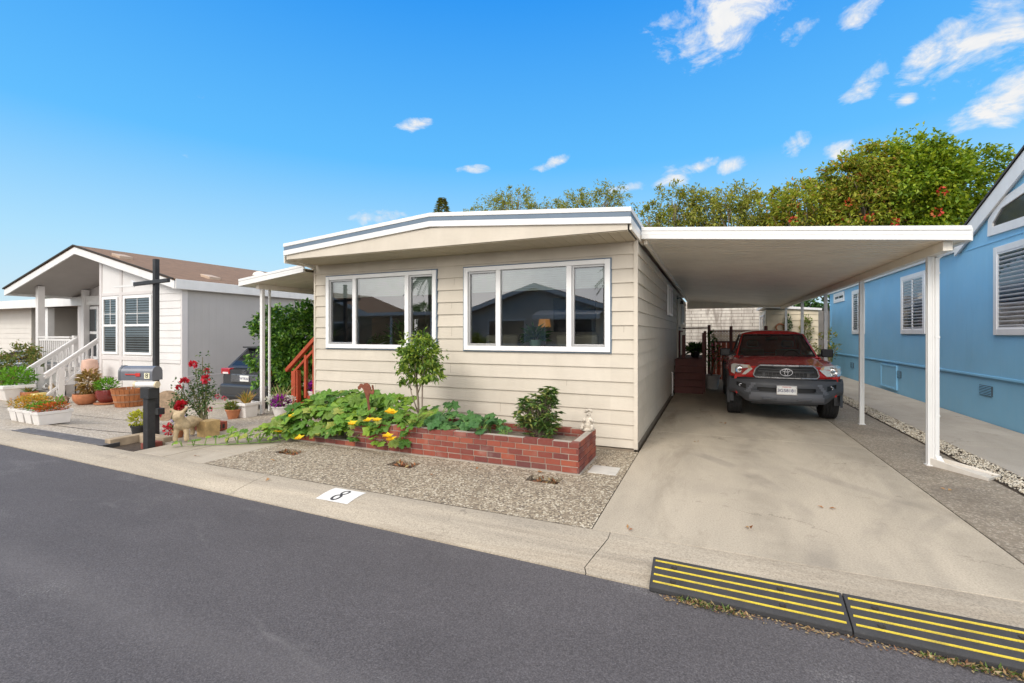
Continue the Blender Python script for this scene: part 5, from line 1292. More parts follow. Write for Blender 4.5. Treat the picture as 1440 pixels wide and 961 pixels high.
# ------------------------------------------------------------------ squash plants: big lobed leaves on hollow stalks
M_sq = leafmat('squash_leaves', [(.06, .15, .02), (.10, .23, .03), (.15, .30, .035), (.25, .38, .04), (.08, .19, .025), (.30, .34, .07)], .3, .5)
M_sqd = leafmat('squash_leaves_dark', [(.045, .12, .035), (.06, .16, .045), (.085, .20, .05), (.05, .14, .04)], .25, .55)
M_stem = mat('green_stem', (.16, .26, .06), .6, .2, 10)
M_fly = leafmat('squash_petals', [(.80, .55, .015), (.85, .62, .02), (.78, .46, .02)], .3, .6)
def bigleaf(mb, c, nrm, r, roll):
    r *= U(.75, 1.15)
    nrm = Vector(nrm).normalized(); a = nrm.cross(Vector((cos(roll), sin(roll), .2))).normalized(); b = nrm.cross(a); c = Vector(c)
    lob = [(0, .16), (22, .80), (48, .92), (66, .70), (88, 1.0), (108, .76), (138, .98), (160, .80), (180, 1.12), (200, .80), (222, .98), (252, .76), (272, 1.0), (294, .70), (312, .92), (338, .80)]
    rim, mid = [], []
    for k, (dg, rr) in enumerate(lob):
        t = R(dg); w = .13*sin(3*t+roll*5)+U(-.07, .07)
        rr *= U(.93, 1.07)
        rim.append(c+(a*cos(t)+b*sin(t))*r*rr+nrm*r*(w-.10*rr)); mid.append(c+(a*cos(t)+b*sin(t))*r*rr*.52+nrm*r*(.10 if k % 2 else .0))
    n = len(lob); mb.add([c-nrm*r*.03]+mid+rim, [(0, 1+k, 1+(k+1) % n) for k in range(n)]+[(1+k, 1+n+k, 1+n+(k+1) % n, 1+(k+1) % n) for k in range(n)])
def squash(th, spots, lm, lo, hi, tilt, roots):
    lf, stm = MB(), MB()
    for (x, y, z) in spots:
        r = U(lo, hi); nrm = Vector((U(-tilt, tilt)*.8, -.45+U(-tilt, tilt), 1)); bigleaf(lf, (x, y, z), nrm, r, U(0, 6.28))
        rt = min(roots, key=lambda p: (p[0]-x)**2+(p[1]-y)**2); m = Vector((x, y, z)).lerp(Vector(rt), .5)+Vector((U(-.04, .04), U(-.04, .04), .05))
        stm.tube([rt, m, (x, y, z-.004)], [.007, .006, .004], 5, False)
    stm.build('stem', M_stem, th); lf.build('leaf', lm, th)
    return lf
def flowers(th, spots, m=None, name='flower', r=.085):
    for (x, y, z) in spots:
        q = MB()
        for k in range(6):
            t = 2*pi*k/6+U(-.2, .2); d = Vector((cos(t), sin(t)-.5, .65)); q.leaf((x, y, z), d, (0, -.4, 1), r*U(.8, 1.3), r*.75, .25, .15)
        q.build(name, m or M_fly, th)
t1 = thing('squash_plant', 'big leafy squash plant spilling over the low left end of the brick planter', 'squash plant', (-5.4, 5.6, .06))
sp1 = []
for _ in range(225):
    x = U(-6.5, -4.72); y = U(5.02 if x < -5.95 else 5.17, 6.2); k = sm((x+6.9)/1.0)*sm((-4.45-x)/.5)
    top = .12+.52*k*(.45+.55*sm((y-5.05)/.7))
    sp1.append((x, y, top*U(.55, 1.05)+.02))
for _ in range(16): x = U(-6.35, -4.8); sp1.append((x, 5.17+U(-.05, .05), U(.14, .32)))
squash(t1, sp1, M_sq, .085, .175, .6, [(-5.7, 5.7, .06), (-5.3, 5.6, .06), (-5.0, 5.8, .06), (-5.9, 5.4, .06)])
flowers(t1, [(-6.0, 5.05, .16), (-5.55, 5.0, .10), (-5.85, 5.15, .38)])
# a runner creeping over the walk
t2 = thing('squash_runner', 'squash runner creeping over the concrete walk left of the brick planter', 'squash plant', (-6.5, 4.75, 0))
sp2 = [(-6.15-.095*i+U(-.04, .04), 5.02-.075*i+U(-.05, .05), .05+.11*(1-i/11)+U(0, .05)) for i in range(12)]+[(-6.2-.07*i, 5.15-.06*i+U(-.05, .05), .10+U(0, .12)) for i in range(9)]+[(-6.0-.08*i, 4.98-.05*i, .08+U(0, .08)) for i in range(8)]
squash(t2, sp2, M_sq, .045, .085, .6, [(-6.0-.12*i, 5.05-.085*i, .015) for i in range(10)])
q = MB(); q.tube([(-5.8, 5.2, .10), (-6.1, 5.0, .02), (-6.6, 4.62, .014), (-7.05, 4.33, .03)], [.009, .008, .007, .004], 6); q.build('vine', M_stem, t2)
t3 = thing('squash_plant', 'squash plant with open yellow flowers trailing down the middle of the brick planter', 'squash plant', (-4.2, 5.5, .3))
sp3 = [(U(-4.75, -3.55), U(5.15, 6.0), .36+U(-.02, .22)) for _ in range(62)]+[(U(-4.75, -3.75), U(5.10, 5.28), U(.12, .40)) for _ in range(18)]
sp3 += [(-4.6+U(-.25, .35), 6.0, .52+U(0, .16)) for _ in range(16)]
squash(t3, sp3, M_sq, .06, .125, .55, [(-4.3, 5.6, .28), (-3.9, 5.5, .28), (-4.6, 5.7, .28)])
flowers(t3, [(-4.08, 5.20, .56), (-4.0, 5.18, .55), (-4.38, 5.12, .43), (-4.2, 5.1, .45), (-3.98, 5.05, .26), (-3.94, 5.04, .22), (-4.66, 5.12, .36)])
t4 = thing('squash_plant', 'low dark green squash plant along the right middle of the brick planter', 'squash plant', (-3.3, 5.6, .3))
sp4 = [(U(-3.7, -2.72), U(5.28, 6.0), .36+U(-.01, .16)*sm((-2.6-x_)/.5)) for x_ in [U(-3.7, -2.9) for _ in range(58)]]+[(U(-3.95, -3.5), 6.1, .5+U(0, .12)) for _ in range(5)]
squash(t4, sp4, M_sqd, .06, .12, .45, [(-3.5, 5.6, .28), (-3.1, 5.6, .28), (-2.85, 5.55, .28)])
for i, (x, y, lab) in enumerate(((-2.80, 5.75, 'leftmost young seedling with round leaves in the planter, beside the dark squash leaves'), (-2.62, 5.72, 'tall young seedling with round leaves, between two others in the planter'), (-2.45, 5.5, 'short young seedling with round leaves nearest the rhododendron in the planter'))):
    t5 = thing('seedling', lab, 'seedling', (x, y, .27), 'seedlings in the brick planter'); squash(t5, [(x+U(-.09, .09), y+U(-.07, .07), .36+U(.03, .16)-.04*i) for _ in range(9)], M_sqd, .03, .055, .3, [(x, y, .28)])
# ------------------------------------------------------------------ small multi-stem tree with a stake
st = thing('small_tree', 'small young evergreen tree with a slim stake in front of the left window', 'tree', (-4.03, 5.85, .27))
M_bark = mat('grey_bark', (.20, .16, .12), .9, .25, 14, .5, 50)
M_citrus = leafmat('citrus_leaves', [(.06, .13, .02), (.11, .21, .03), (.21, .32, .04), (.33, .42, .06)], .3, .4)
bx_, by_ = -4.03, 5.85
q = MB(); q.tube([(bx_-.02, by_, .25), (bx_-.03, by_, .6), (bx_-.06, by_, .95), (bx_-.05, by_, 1.4)], [.018, .016, .013, .005], 8)
for (p0, p1, p2) in (((bx_-.03, by_, .45), (bx_-.14, by_-.02, .75), (bx_-.22, by_+.0, 1.05)), ((bx_-.03, by_, .55), (bx_-.09, by_+.03, .85), (bx_-.16, by_+.05, 1.3)), ((bx_-.05, by_, .72), (bx_+.06, by_-.03, .95), (bx_+.16, by_-.05, 1.25)), ((bx_-.05, by_, .85), (bx_-.02, by_-.1, 1.1), (bx_+.02, by_-.15, 1.4)), ((bx_-.15, by_, .8), (bx_-.25, by_, .92), (bx_-.32, by_, 1.0))):
    q.tube([p0, p1, p2], [.011, .008, .003], 6)
q.build('trunk', M_bark, st, smooth=True)
q = MB(); q.tube([(bx_+.055, by_-.03, .25), (bx_+.07, by_-.03, 1.32)], .011, 8); q.build('stake', mat('weathered_stake', (.19, .15, .12), .9, .2, 10), st)
q = MB(); crown(q, [((bx_-.05, by_, 1.36), (.30, .28, .28)), ((bx_+.10, by_, 1.30), (.26, .25, .26)), ((bx_-.20, by_, 1.22), (.24, .22, .22)), ((bx_-.04, by_, 1.12), (.30, .22, .20)), ((bx_-.32, by_, 1.02), (.14, .12, .13)), ((bx_+.20, by_, 1.10), (.16, .14, .14))], 2700, .070, .032, 120, .50)
q.build('crown', M_citrus, st)
# rhododendron
rh = thing('rhododendron', 'glossy rhododendron shrub near the right end of the brick planter', 'shrub', (-2.13, 5.85, .27))
M_rho = leafmat('rhododendron_leaves', [(.05, .11, .028), (.075, .15, .035), (.12, .20, .045), (.28, .29, .08), (.06, .13, .03)], .15, .35)
cl_, ms = MB(), MB()
tips = [(U(-2.42, -1.90), U(5.62, 6.05), U(.36, .80)) for _ in range(85)]+[(-2.02+U(-.07, .09), 5.85+U(-.08, .08), U(.70, .96)) for _ in range(22)]+[(U(-2.25, -1.95), 5.7, U(.30, .5)) for _ in range(8)]
for tp in tips:
    ms.tube([(-2.13+U(-.05, .05), 5.85, .26), (Vector(tp)+Vector((-2.13, 5.85, .3)))/2, tp], [.008, .006, .004], 5, False)
    for k in range(11):
        t = 2*pi*k/11*1.6; e = U(-.25, .7); cl_.leaf(tp, (cos(t), sin(t), e), (0, 0, 1), U(.08, .125), U(.03, .044), .12, .25)
ms.build('stem', M_bark, rh); cl_.build('foliage', M_rho, rh)
# rusty animal silhouette on a stake
cat = thing('garden_ornament', 'rusty flat metal animal silhouette with curled tail on a stake among the squash', 'ornament', (-4.66, 5.38, .3))
M_rust = mat('rusty_metal', (.17, .052, .028), .85, .35, 18, .3, 80)
cz0, cx0, cyy = .98, -4.66, 5.38
S_ = lambda pts: [(cx0+(a-300)/1010*1.02, .93-(b-120)/1010*1.02) for a, b in pts]
body = [(160, 180), (185, 165), (205, 135), (235, 132), (262, 148), (285, 125), (330, 117), (370, 135), (398, 175), (412, 230), (432, 235), (425, 190), (415, 160), (425, 142), (442, 150), (450, 195), (462, 245), (440, 280), (400, 272), (385, 262), (370, 320), (365, 350), (325, 352), (300, 290), (275, 230), (258, 208), (235, 190), (215, 192), (205, 215), (180, 222), (165, 205)]
q = MB(); q.prism(S_(body)[::-1], 'y', cyy-.006, cyy+.006); q.build('animal_plate', M_rust, cat)
q = MB(); q.prism(S_([(328, 349), (366, 349), (376, 420), (402, 540), (392, 620), (345, 620), (350, 500), (340, 420)])[::-1], 'y', cyy-.005, cyy+.005); q.build('stake', M_rust, cat)
q = MB(); q.box(cx0+.03, cx0+.12, cyy-.07, cyy+.05, .36, .41); tag(q.build('loose_stone', mat('pale_stone', (.42, .37, .32), .9, .2, 14, .4, 50), bev=.012), 'small squarish stone lying on the planter rim under the rusty ornament', 'stone')
# cherub figurine on the planter corner (one continuous skinned figure)
def skin_figure(name, verts, edges, radii, m, parent, sub=2):
    me = bpy.data.meshes.new(name); off = Vector(parent['_loc']) if parent else Vector()
    me.from_pydata([tuple(Vector(v)-off) for v in verts], edges, []); o = bpy.data.objects.new(name, me); COL.objects.link(o); me.materials.append(m)
    if parent: o.parent = parent
    sk = o.modifiers.new('skin', 'SKIN'); sk.use_smooth_shade = True
    for i, r in enumerate(radii): me.skin_vertices[0].data[i].radius = (r, r) if isinstance(r, (int, float)) else r
    me.skin_vertices[0].data[0].use_root = True
    s = o.modifiers.new('smooth', 'SUBSURF'); s.levels = sub; s.render_levels = sub; return o
chx, chy, chz = -1.50, 6.06, .372
ch = thing('cherub_figurine', 'small pale weathered stone cherub figurine sitting on the right corner of the brick planter', 'figurine', (chx, chy, chz))
M_cherub = mat('weathered_stone', (.50, .45, .38), .9, .35, 22, .5, 60)
s_ = 1.0
V_ = [(0, .0, .055), (0, -.005, .11), (0, .0, .15), (0, -.002, .178), (0, -.005, .225), (.045, -.03, .05), (.075, -.085, .075), (.06, -.09, .015), (-.045, -.03, .05), (-.075, -.085, .075), (-.06, -.09, .015), (.05, 0, .145), (.07, -.04, .11), (.03, -.075, .15), (-.05, 0, .145), (-.07, -.04, .11), (-.03, -.075, .15)]
E_ = [(0, 1), (1, 2), (2, 3), (3, 4), (0, 5), (5, 6), (6, 7), (0, 8), (8, 9), (9, 10), (2, 11), (11, 12), (12, 13), (2, 14), (14, 15), (15, 16)]
skin_figure('body', [(chx+a, chy+b, chz+c) for a, b, c in V_], E_, [.05, .048, .042, .024, .048, .032, .024, .02, .032, .024, .02, .022, .018, .016, .022, .018, .016], M_cherub, ch)
q = MB()
for _ in range(16): d = rvec(); d.z = abs(d.z)*.8+.1; q.ball((chx+d.x*.045, chy+.004+d.y*.045, chz+.232+d.z*.04), .018, 8, 6)
q.ball((chx, chy-.052, chz+.22), (.008, .01, .009), 8, 6); q.build('hair', M_cherub, ch, smooth=True)
q = MB()
for s in (-1, 1): q.ball((chx+s*.018, chy-.046, chz+.236), (.007, .005, .005), 8, 6)
q.ball((chx, chy-.046, chz+.203), (.012, .005, .004), 8, 6); q.build('face', mat('dark_stone', (.24, .2, .16), .9), ch, smooth=True)  # eyes and mouth in a darker stone tone
q = MB(); q.ball((chx, chy-.01, chz+.012), (.095, .09, .03), 16, 8, .3); q.build('plinth', M_cherub, ch, smooth=True)

# ------------------------------------------------------------------ mailbox, dark lamp-like post, statue, roses
MX, MY = -7.62, 4.15
mb_ = thing('mailbox', 'grey metal mailbox with red flag and number 8 on a black post', 'mailbox', (MX, MY, 0))
M_bpost = mat('black_post', (.022, .022, .024), .6, .3, 9, .3, 40)
q = MB(); q.box(MX-.055, MX+.055, MY-.055, MY+.055, -.08, .86); q.beam((MX-.0, MY-.0, .70), (MX+.0, MY+.0, .86), .20, .14); q.build('post', M_bpost, mb_, bev=.008)
ang = R(20); mdx = Vector((cos(ang), sin(ang), 0)); mdy = Vector((-sin(ang), cos(ang), 0))      # box axis
W3 = lambda a, b, z: tuple(Vector((MX-.19, MY, 0))+mdx*a+mdy*b+Vector((0, 0, z)))
M_mgrey = mat('mailbox_grey', (.155, .165, .19), .38, .08, 6, metal=.3)
arc = [(-.095, .985), (-.095, 1.10)]+[(-.095*cos(a), 1.10+.095*sin(a)) for a in [pi*k/12 for k in range(1, 12)]]+[(.095, 1.10), (.095, .985)]
q = MB(); n = len(arc)
v = [W3(x, b, z-.02) for x in (-.25, .25) for b, z in arc]; q.add(v, [(i, i+1, n+i+1, n+i) for i in range(n-1)]+[(0, n, 2*n-1, n-1), tuple(range(n)), tuple(range(2*n-1, n-1, -1))]); q.build('box', M_mgrey, mb_, smooth=30)
q = MB()
sc_ = lambda b, z, k: (b*k, 1.045+(z-1.045)*k)
v = [W3(x, *(lambda p: (p[0], p[1]-.02))(sc_(b, z, 1.05))) for x in (-.275, -.245) for b, z in arc]; q.add(v, [(i, i+1, n+i+1, n+i) for i in range(n-1)]+[(0, n, 2*n-1, n-1), tuple(range(n)), tuple(range(2*n-1, n-1, -1))])
dr3 = q.build('door', mat('mailbox_door', (.13, .14, .15), .4, metal=.3), mb_, smooth=30)
q = MB(); q.beam(W3(-.28, -.03, 1.17), W3(-.28, .03, 1.17), .03, .02); q.build('latch', M_mgrey, dr3)
q = MB(); q.beam(W3(-.16, -.103, 1.055), W3(.06, -.103, 1.055), .008, .018, (0, 0, 1)); q.beam(W3(-.0, -.104, 1.05), W3(.07, -.104, 1.05), .009, .05, (0, 0, 1)); q.build('flag', mat('flag_red', (.50, .035, .03), .4), mb_, bev=.003)
q = MB(); q.beam(W3(.13, -.0975, 1.035), W3(.21, -.0975, 1.035), .004, .085, (0, 0, 1)); nb_ = q.build('number_plate', mat('number_cream', (.68, .66, .48), .5), mb_)
text('digit', '8', .095, M_ink if False else mat('black_ink', (.01, .01, .01), .5), nb_, W3(.17, -.101, 1.035), tuple(mdx), (0, 0, 1), .0008, .0)
q = MB(); q.tube([W3(-.02, -.07, .905), W3(.31, -.07, .905)], .048, 18); np_ = q.build('newspaper_tube', M_white, mb_, smooth=40)
q = MB(); q.tube([W3(.29, -.07, .905), W3(.315, -.07, .905)], .051, 18); q.tube([W3(-.03, -.07, .905), W3(-.0, -.07, .905)], .051, 18); q.build('end_ring', mat('tube_ring', (.62, .52, .36), .6), np_, smooth=40)
q = MB(); q.tube([W3(-.032, -.07, .905), W3(-.0305, -.07, .905)], .047, 18); q.build('tube_mouth', M_black, np_)
cr = thing('crossarm_post', 'tall thin black post with a crossarm rising behind the mailbox', 'post', (-8.30, 4.62, 0))
q = MB(); q.box(-8.335, -8.265, 4.585, 4.655, -.05, 2.87); q.build('pole', M_bpost, cr, bev=.006)
q = MB(); q.beam((-8.78, 4.565, 2.475), (-7.86, 4.555, 2.50), .05, .06); q.build('crossarm', M_bpost, cr, bev=.006)
q = MB(); q.prism([(-9.35, 2.44), (-8.78, 2.435), (-8.78, 2.515), (-8.86, 2.545), (-8.86, 2.47), (-9.35, 2.465)], 'y', 4.55, 4.57); q.build('sign_edge', M_white, cr)
q = MB(); q.box(-8.26, -8.16, 4.57, 4.67, .35, .45); q.build('bracket', M_bpost, cr)
# raised edging of the little bed the mailbox stands in
ed = thing('bed_edging', 'low concrete edging with brick around the bed at the mailbox foot', 'edging', (-8.0, 4.2, 0))
q = MB(); q.box(-8.27, -7.66, 4.36, 4.50, -.09, .07); q.box(-8.42, -8.28, 3.98, 4.50, -.09, .065); q.build('concrete_edge', mat('weathered_edge', (.34, .27, .19), .9, .25, 7, .4, 50), ed, bev=.012)
q = MB(); q.box(-7.78, -7.63, 4.12, 4.34, -.09, .03); q.build('brick', M_brick, ed, bev=.008)
q = MB(); q.box(-8.28, -7.6, KB+.0, 4.36, -.1, -.055); q.build('soil', M_soil, ed)
# donkey statue with panniers
dk = thing('donkey_statue', 'small pale stone donkey statue with long ears carrying a pannier', 'statue', (-7.38, 4.55, 0))
M_tanst = mat('tan_stone', (.44, .34, .21), .9, .28, 16, .5, 60)
f3 = lambda a, b, c: (-7.44+a*.86-b*.5, 4.52+a*.5+b*.86, c)      # a right, b back, c up
V_ = [(0, .12, .27), (0, .0, .27), (0, -.08, .30), (0, -.11, .385), (0, -.12, .425), (0, -.20, .36), (0, .26, .27), (0, .40, .255),
      (.07, -.04, .20), (.078, -.06, .10), (.08, -.06, .012), (-.07, -.04, .20), (-.078, -.06, .10), (-.08, -.06, .012),
      (.07, .38, .20), (.078, .41, .10), (.08, .39, .012), (-.07, .38, .20), (-.078, .41, .10), (-.08, .39, .012),
      (.05, -.105, .47), (.115, -.09, .55), (-.05, -.105, .47), (-.14, -.09, .52), (0, .45, .24), (0, .48, .14)]
E_ = [(0, 1), (1, 2), (2, 3), (3, 4), (4, 5), (0, 6), (6, 7), (1, 8), (8, 9), (9, 10), (1, 11), (11, 12), (12, 13), (7, 14), (14, 15), (15, 16), (7, 17), (17, 18), (18, 19), (4, 20), (20, 21), (4, 22), (22, 23), (7, 24), (24, 25)]
skin_figure('body', [f3(*v) for v in V_], E_, [.105, .10, .085, .07, .075, .055, .10, .09, .045, .034, .038, .045, .034, .038, .045, .034, .036, .045, .034, .036, .026, .016, .026, .016, .02, .015], M_tanst, dk)
q = MB()
for s in (-1, 1): q.ball(f3(s*.052, -.165, .425), .011, 8, 6); q.ball(f3(s*.02, -.252, .352), .007, 6, 5)
q.tube([f3(-.03, -.24, .322), f3(0, -.253, .318), f3(.03, -.24, .322)], .004, 6); q.build('face', mat('dark_stone', (.24, .2, .16), .9), dk)  # eyes, nostrils and mouth in the same darker stone
q = MB()
for k in range(5): q.box(-7.24, -7.02, 4.88, 5.12, .085+k*.034, .115+k*.034)
q.box(-7.235, -7.025, 4.885, 5.115, .0, .25); q.v = [(x-.36, y-.06, z) for x, y, z in q.v]; q.build('pannier', mat('straw_wood', (.42, .29, .13), .85, .25, 14, .4, 60), dk)
# disc leaning behind the mailbox
q = MB(); q.lathe([(.001, .05), (.20, .05), (.27, .035), (.29, 0), (.29, -.03), (.001, -.035)], (0, 0, 0), 28, axis='y'); tilt_m = Matrix.Rotation(R(-14), 3, 'X') @ Matrix.Rotation(R(24), 3, 'Z')
q.v = [tuple(tilt_m @ Vector(v)+Vector((-9.62, 5.55, .27))) for v in q.v]
tag(q.build('wooden_disc', mat('weathered_wood_disc', (.26, .185, .12), .9, .3, 16, .6, 40), smooth=35), 'weathered brown wooden disc leaning upright behind the mailbox post', 'disc')
# roses
M_rose = leafmat('rose_leaves', [(.03, .085, .028), (.05, .12, .035), (.08, .15, .04), (.16, .19, .06)], .2, .45)
M_rosr = leafmat('rose_petals', [(.55, .012, .03), (.62, .03, .06), (.45, .008, .015), (.60, .06, .10)], .25, .6)
M_cane = mat('rose_cane', (.14, .13, .06), .8, .3, 9)
def rosebush(lab, x, y, z0, canes, blooms, nleaf, pot=None):
    th = thing('rose_bush', lab, 'rose bush', (x, y, z0)); q, lf = MB(), MB()
    for tp in canes:
        tp = Vector(tp); b0 = Vector((x+U(-.05, .05), y+U(-.05, .05), z0)); m = b0.lerp(tp, .55)+Vector((U(-.06, .06), U(-.06, .06), .05)); q.tube([b0, b0.lerp(m, .5), m, tp], [.012, .010, .008, .004], 6, False)
        for _ in range(nleaf):
            k = U(.25, 1.03); p = (b0.lerp(m, k/.55) if k < .55 else m.lerp(tp, (k-.55)/.45))+rvec()*U(.02, .12)
            for j in range(4): d = rvec(); lf.leaf(p+d*.02, d, (U(-.5, .5), U(-.5, .5), 1), U(.04, .065), U(.025, .038), .15, .2)
    for (bx, by, bz, r) in blooms:
        fl = MB()
        for k in range(26):
            d = rvec(); d = (d+Vector((0, -.2, .5))).normalized(); fl.leaf(Vector((bx, by, bz))+d*r*.3, d+rvec()*.5, d.cross(rvec()), r*U(.7, 1.05), r*.9, .35, .1)
        fl.build('bloom', M_rosr, th)
    q.build('stem', M_cane, th); lf.build('foliage', M_rose, th); return th
rx, ry = -8.02, 5.22
rosebush('tall rose bush with red blooms growing in the brick block beside the donkey statue', rx, ry, .08,
  [(rx-.05, ry, 1.25), (rx+.10, ry, 1.05), (rx-.28, ry+.02, 1.05), (rx+.02, ry, .95), (rx-.42, ry-.05, .85), (rx+.22, ry+.02, .70), (rx-.12, ry, 1.10), (rx+.05, ry, .8), (rx-.3, ry, .75), (rx-.55, ry-.05, .68)],
  [(rx-.21, ry-.05, 1.12, .075), (rx+.10, ry-.04, .88, .075), (rx+.06, ry, 1.02, .05)], 20)
rx2, ry2 = -8.62, 5.15
rosebush('lower rose bush with large red blooms between the mailbox and the donkey statue', rx2, ry2, 0,
  [(rx2+.15, ry2, .78), (rx2-.05, ry2, .70), (rx2+.35, ry2, .66), (rx2+.25, ry2-.05, .50), (rx2+.0, ry2-.05, .52), (rx2+.45, ry2, .45)],
  [(rx2+.28, ry2-.06, .83, .07), (rx2+.12, ry2-.06, .72, .05), (rx2+.30, ry2-.12, .42, .10), (rx2+.22, ry2-.12, .37, .08), (rx2-.17, ry2-.25, .30, .10), (rx2-.1, ry2-.3, .25, .05)], 17)
bb = thing('brick_block', 'red perforated brick block holding the tall rose bush', 'brick block', (-7.95, 5.22, 0))
q = MB(); q.box(-8.25, -7.66, 5.12, 5.17, 0, .15); q.box(-8.25, -7.66, 5.33, 5.38, 0, .15); q.box(-8.25, -8.20, 5.171, 5.329, 0, .15); q.box(-7.71, -7.66, 5.171, 5.329, 0, .15); q.build('block', M_brick, bb, bev=.006)
q = MB()
for k in range(3): q.box(-7.6592, -7.6575, 5.16+k*.065, 5.20+k*.065, .04, .11)
for k in range(5): q.box(-8.17+k*.1, -8.12+k*.1, 5.1175, 5.1192, .04, .11)
q.build('hole', M_black, bb); q = MB(); q.box(-8.199, -7.711, 5.171, 5.329, .01, .11); q.build('soil', M_soil, bb)
# ------------------------------------------------------------------ pots and planters on the left
M_terra = mat('terracotta', (.40, .155, .07), .85, .18, 9, .2, 60, dirt=.2)
M_maroon = mat('maroon_glaze', (.16, .022, .02), .22, .15, 7, coat=.4)
M_whpl = mat('white_planter', (.70, .68, .66), .5, .06, 6, dirt=.12)
M_blkpot = mat('black_pot', (.016, .016, .017), .5)
M_yellowg = leafmat('chartreuse_leaves', [(.42, .42, .03), (.52, .50, .05), (.30, .33, .03)], .3)
M_lime = leafmat('lime_leaves', [(.12, .30, .02), (.18, .40, .03), (.09, .22, .02)], .3)
M_dry = leafmat('dry_leaves', [(.33, .20, .06), (.24, .13, .04), (.42, .28, .10), (.18, .16, .05)], .2)
M_orange = leafmat('orange_flowers', [(.60, .12, .015), (.50, .07, .015), (.62, .20, .03), (.38, .05, .02), (.18, .22, .04)], .2)
M_gold = leafmat('golden_flowers', [(.62, .33, .02), (.55, .24, .03), (.35, .28, .05), (.66, .42, .04), (.16, .20, .04)], .2)
M_grn = leafmat('shrub_leaves', [(.035, .09, .02), (.06, .14, .03), (.10, .19, .04), (.05, .11, .025)], .2)
M_grn2 = leafmat('yellow_green_leaves', [(.10, .17, .03), (.16, .22, .04), (.22, .24, .06), (.30, .22, .07)], .2)
M_purple = leafmat('purple_petals', [(.30, .012, .33), (.40, .03, .42), (.22, .01, .26)], .25)
M_wpet = leafmat('white_petals', [(.72, .72, .70), (.62, .64, .60), (.75, .75, .75)], .25)
M_pink = leafmat('pink_petals', [(.60, .12, .20), (.52, .05, .12), (.66, .25, .28)], .25)
M_lav = leafmat('lavender_petals', [(.40, .32, .58), (.48, .42, .64)], .25)
def leaves(th, nm, m, c, r, n, L, W, droop=.2, up=.6):
    q = MB()
    for _ in range(n):
        d = rvec(); k = U(.2, 1)**.6; p = Vector(c)+Vector((d.x*r[0], d.y*r[1], d.z*r[2]))*k
        dd = d+rvec()*.7; dd.z += up; q.leaf(p, dd, (U(-.6, .6), U(-.6, .6), 1), L*U(.7, 1.3), W*U(.7, 1.3), .15, droop)
    return q.build(nm, m, th)
def spikes(th, nm, m, c, n, L, W, lean=.5):
    q = MB()
    for _ in range(n):
        t = U(0, 6.28); k = U(.1, lean); d = Vector((cos(t)*k, sin(t)*k, 1)).normalized(); b = Vector(c)+Vector((U(-1, 1), U(-1, 1), 0))*W*4; l = L*U(.6, 1.1); r = d.cross(Vector((sin(t), cos(t), .1))).normalized()*W
        e = b+d*l*.6; f = b+d*l+Vector((d.x, d.y, -.3))*l*.15; q.add([b-r, b+r, e+r*.8, e-r*.8, f], [(0, 1, 2, 3), (3, 2, 4)])
    return q.build(nm, m, th)
def roundpot(th, c, r, h, m, taper=.7, rim=.03, nm='pot', mb=True):
    q = MB(); x, y, z = c; q.lathe([(r*taper*.98, 0), (r*taper, .008), (r*.97, h-rim), (r*1.05, h-rim), (r*1.06, h-.004), (r*1.03, h), (r*.92, h), (r*.88, h*.86)], c, 22); o = q.build(nm, m, th, smooth=38)
    q = MB(); q.lathe([(.001, h*.86), (r*.885, h*.86)], c, 18, close=False); q.build('soil', M_soil, th); return o
def bowlpot(th, c, r, h, m):
    q = MB(); q.lathe([(r*.55, 0), (r*.75, h*.15), (r*.95, h*.45), (r, h*.75), (r*.97, h), (r*.90, h), (r*.9, h*.85)], c, 22); q.build('pot', m, th, smooth=45)
    q = MB(); q.lathe([(.001, h*.85), (r*.905, h*.85)], c, 18, close=False); q.build('soil', M_soil, th)
# row of four white trough planters
tl_ = ['white trough planter of orange red succulents nearest the drain, rightmost of the row', 'white trough planter of bright green leaves, second from the right in its row', 'white trough planter of golden flowers, third from the right in its row', 'white trough planter of golden flowers, leftmost of its row at the frame edge']
for i in range(4):
    x1 = -11.24-i*.34; y0 = 4.30+.02*i; th = thing('trough_planter', tl_[i], 'planter', (x1-.12, y0+.25, -.02), 'white trough planters by the drain')
    q = MB(); L_, w0, w1, h = .52, .10, .135, .25; cx, cy = x1-.13, y0+L_/2
    def rect(w, l, z): return [(cx-w, cy-l, z), (cx+w, cy-l, z), (cx+w, cy+l, z), (cx-w, cy+l, z)]
    zb0 = -.03
    lv = [rect(w0, L_/2-.04, zb0), rect(w1-.012, L_/2-.012, zb0+h-.055), rect(w1, L_/2, zb0+h-.055), rect(w1+.003, L_/2+.003, zb0+h), rect(w1-.02, L_/2-.02, zb0+h), rect(w1-.025, L_/2-.025, zb0+h-.03)]
    v = [p for r_ in lv for p in r_]; f = [(3, 2, 1, 0)]+[(k*4+j, k*4+(j+1) % 4, k*4+4+(j+1) % 4, k*4+4+j) for k in range(5) for j in range(4)]+[(20, 21, 22, 23)]
    q.add(v, f); q.build('box', M_whpl, th, bev=.006)
    q = MB(); q.box(cx-w1+.024, cx+w1-.024, cy-L_/2+.024, cy+L_/2-.024, zb0+h-.03, zb0+h-.022); q.build('soil', M_soil, th)
    if i == 0:
        leaves(th, 'foliage', M_orange, (cx, cy, zb0+h+.05), (.17, .28, .09), 420, .05, .022); leaves(th, 'sprout', M_lime, (cx-.02, cy+.12, zb0+h+.14), (.05, .05, .10), 40, .07, .03)
    elif i == 1: leaves(th, 'foliage', M_lime, (cx, cy, zb0+h+.04), (.16, .27, .08), 300, .055, .03)
    else: leaves(th, 'foliage', M_gold, (cx, cy, zb0+h+.09), (.18, .30, .13), 460, .05, .026)
def big(name, lab, c, gr=None): return thing(name, lab, 'potted plant', c, gr)
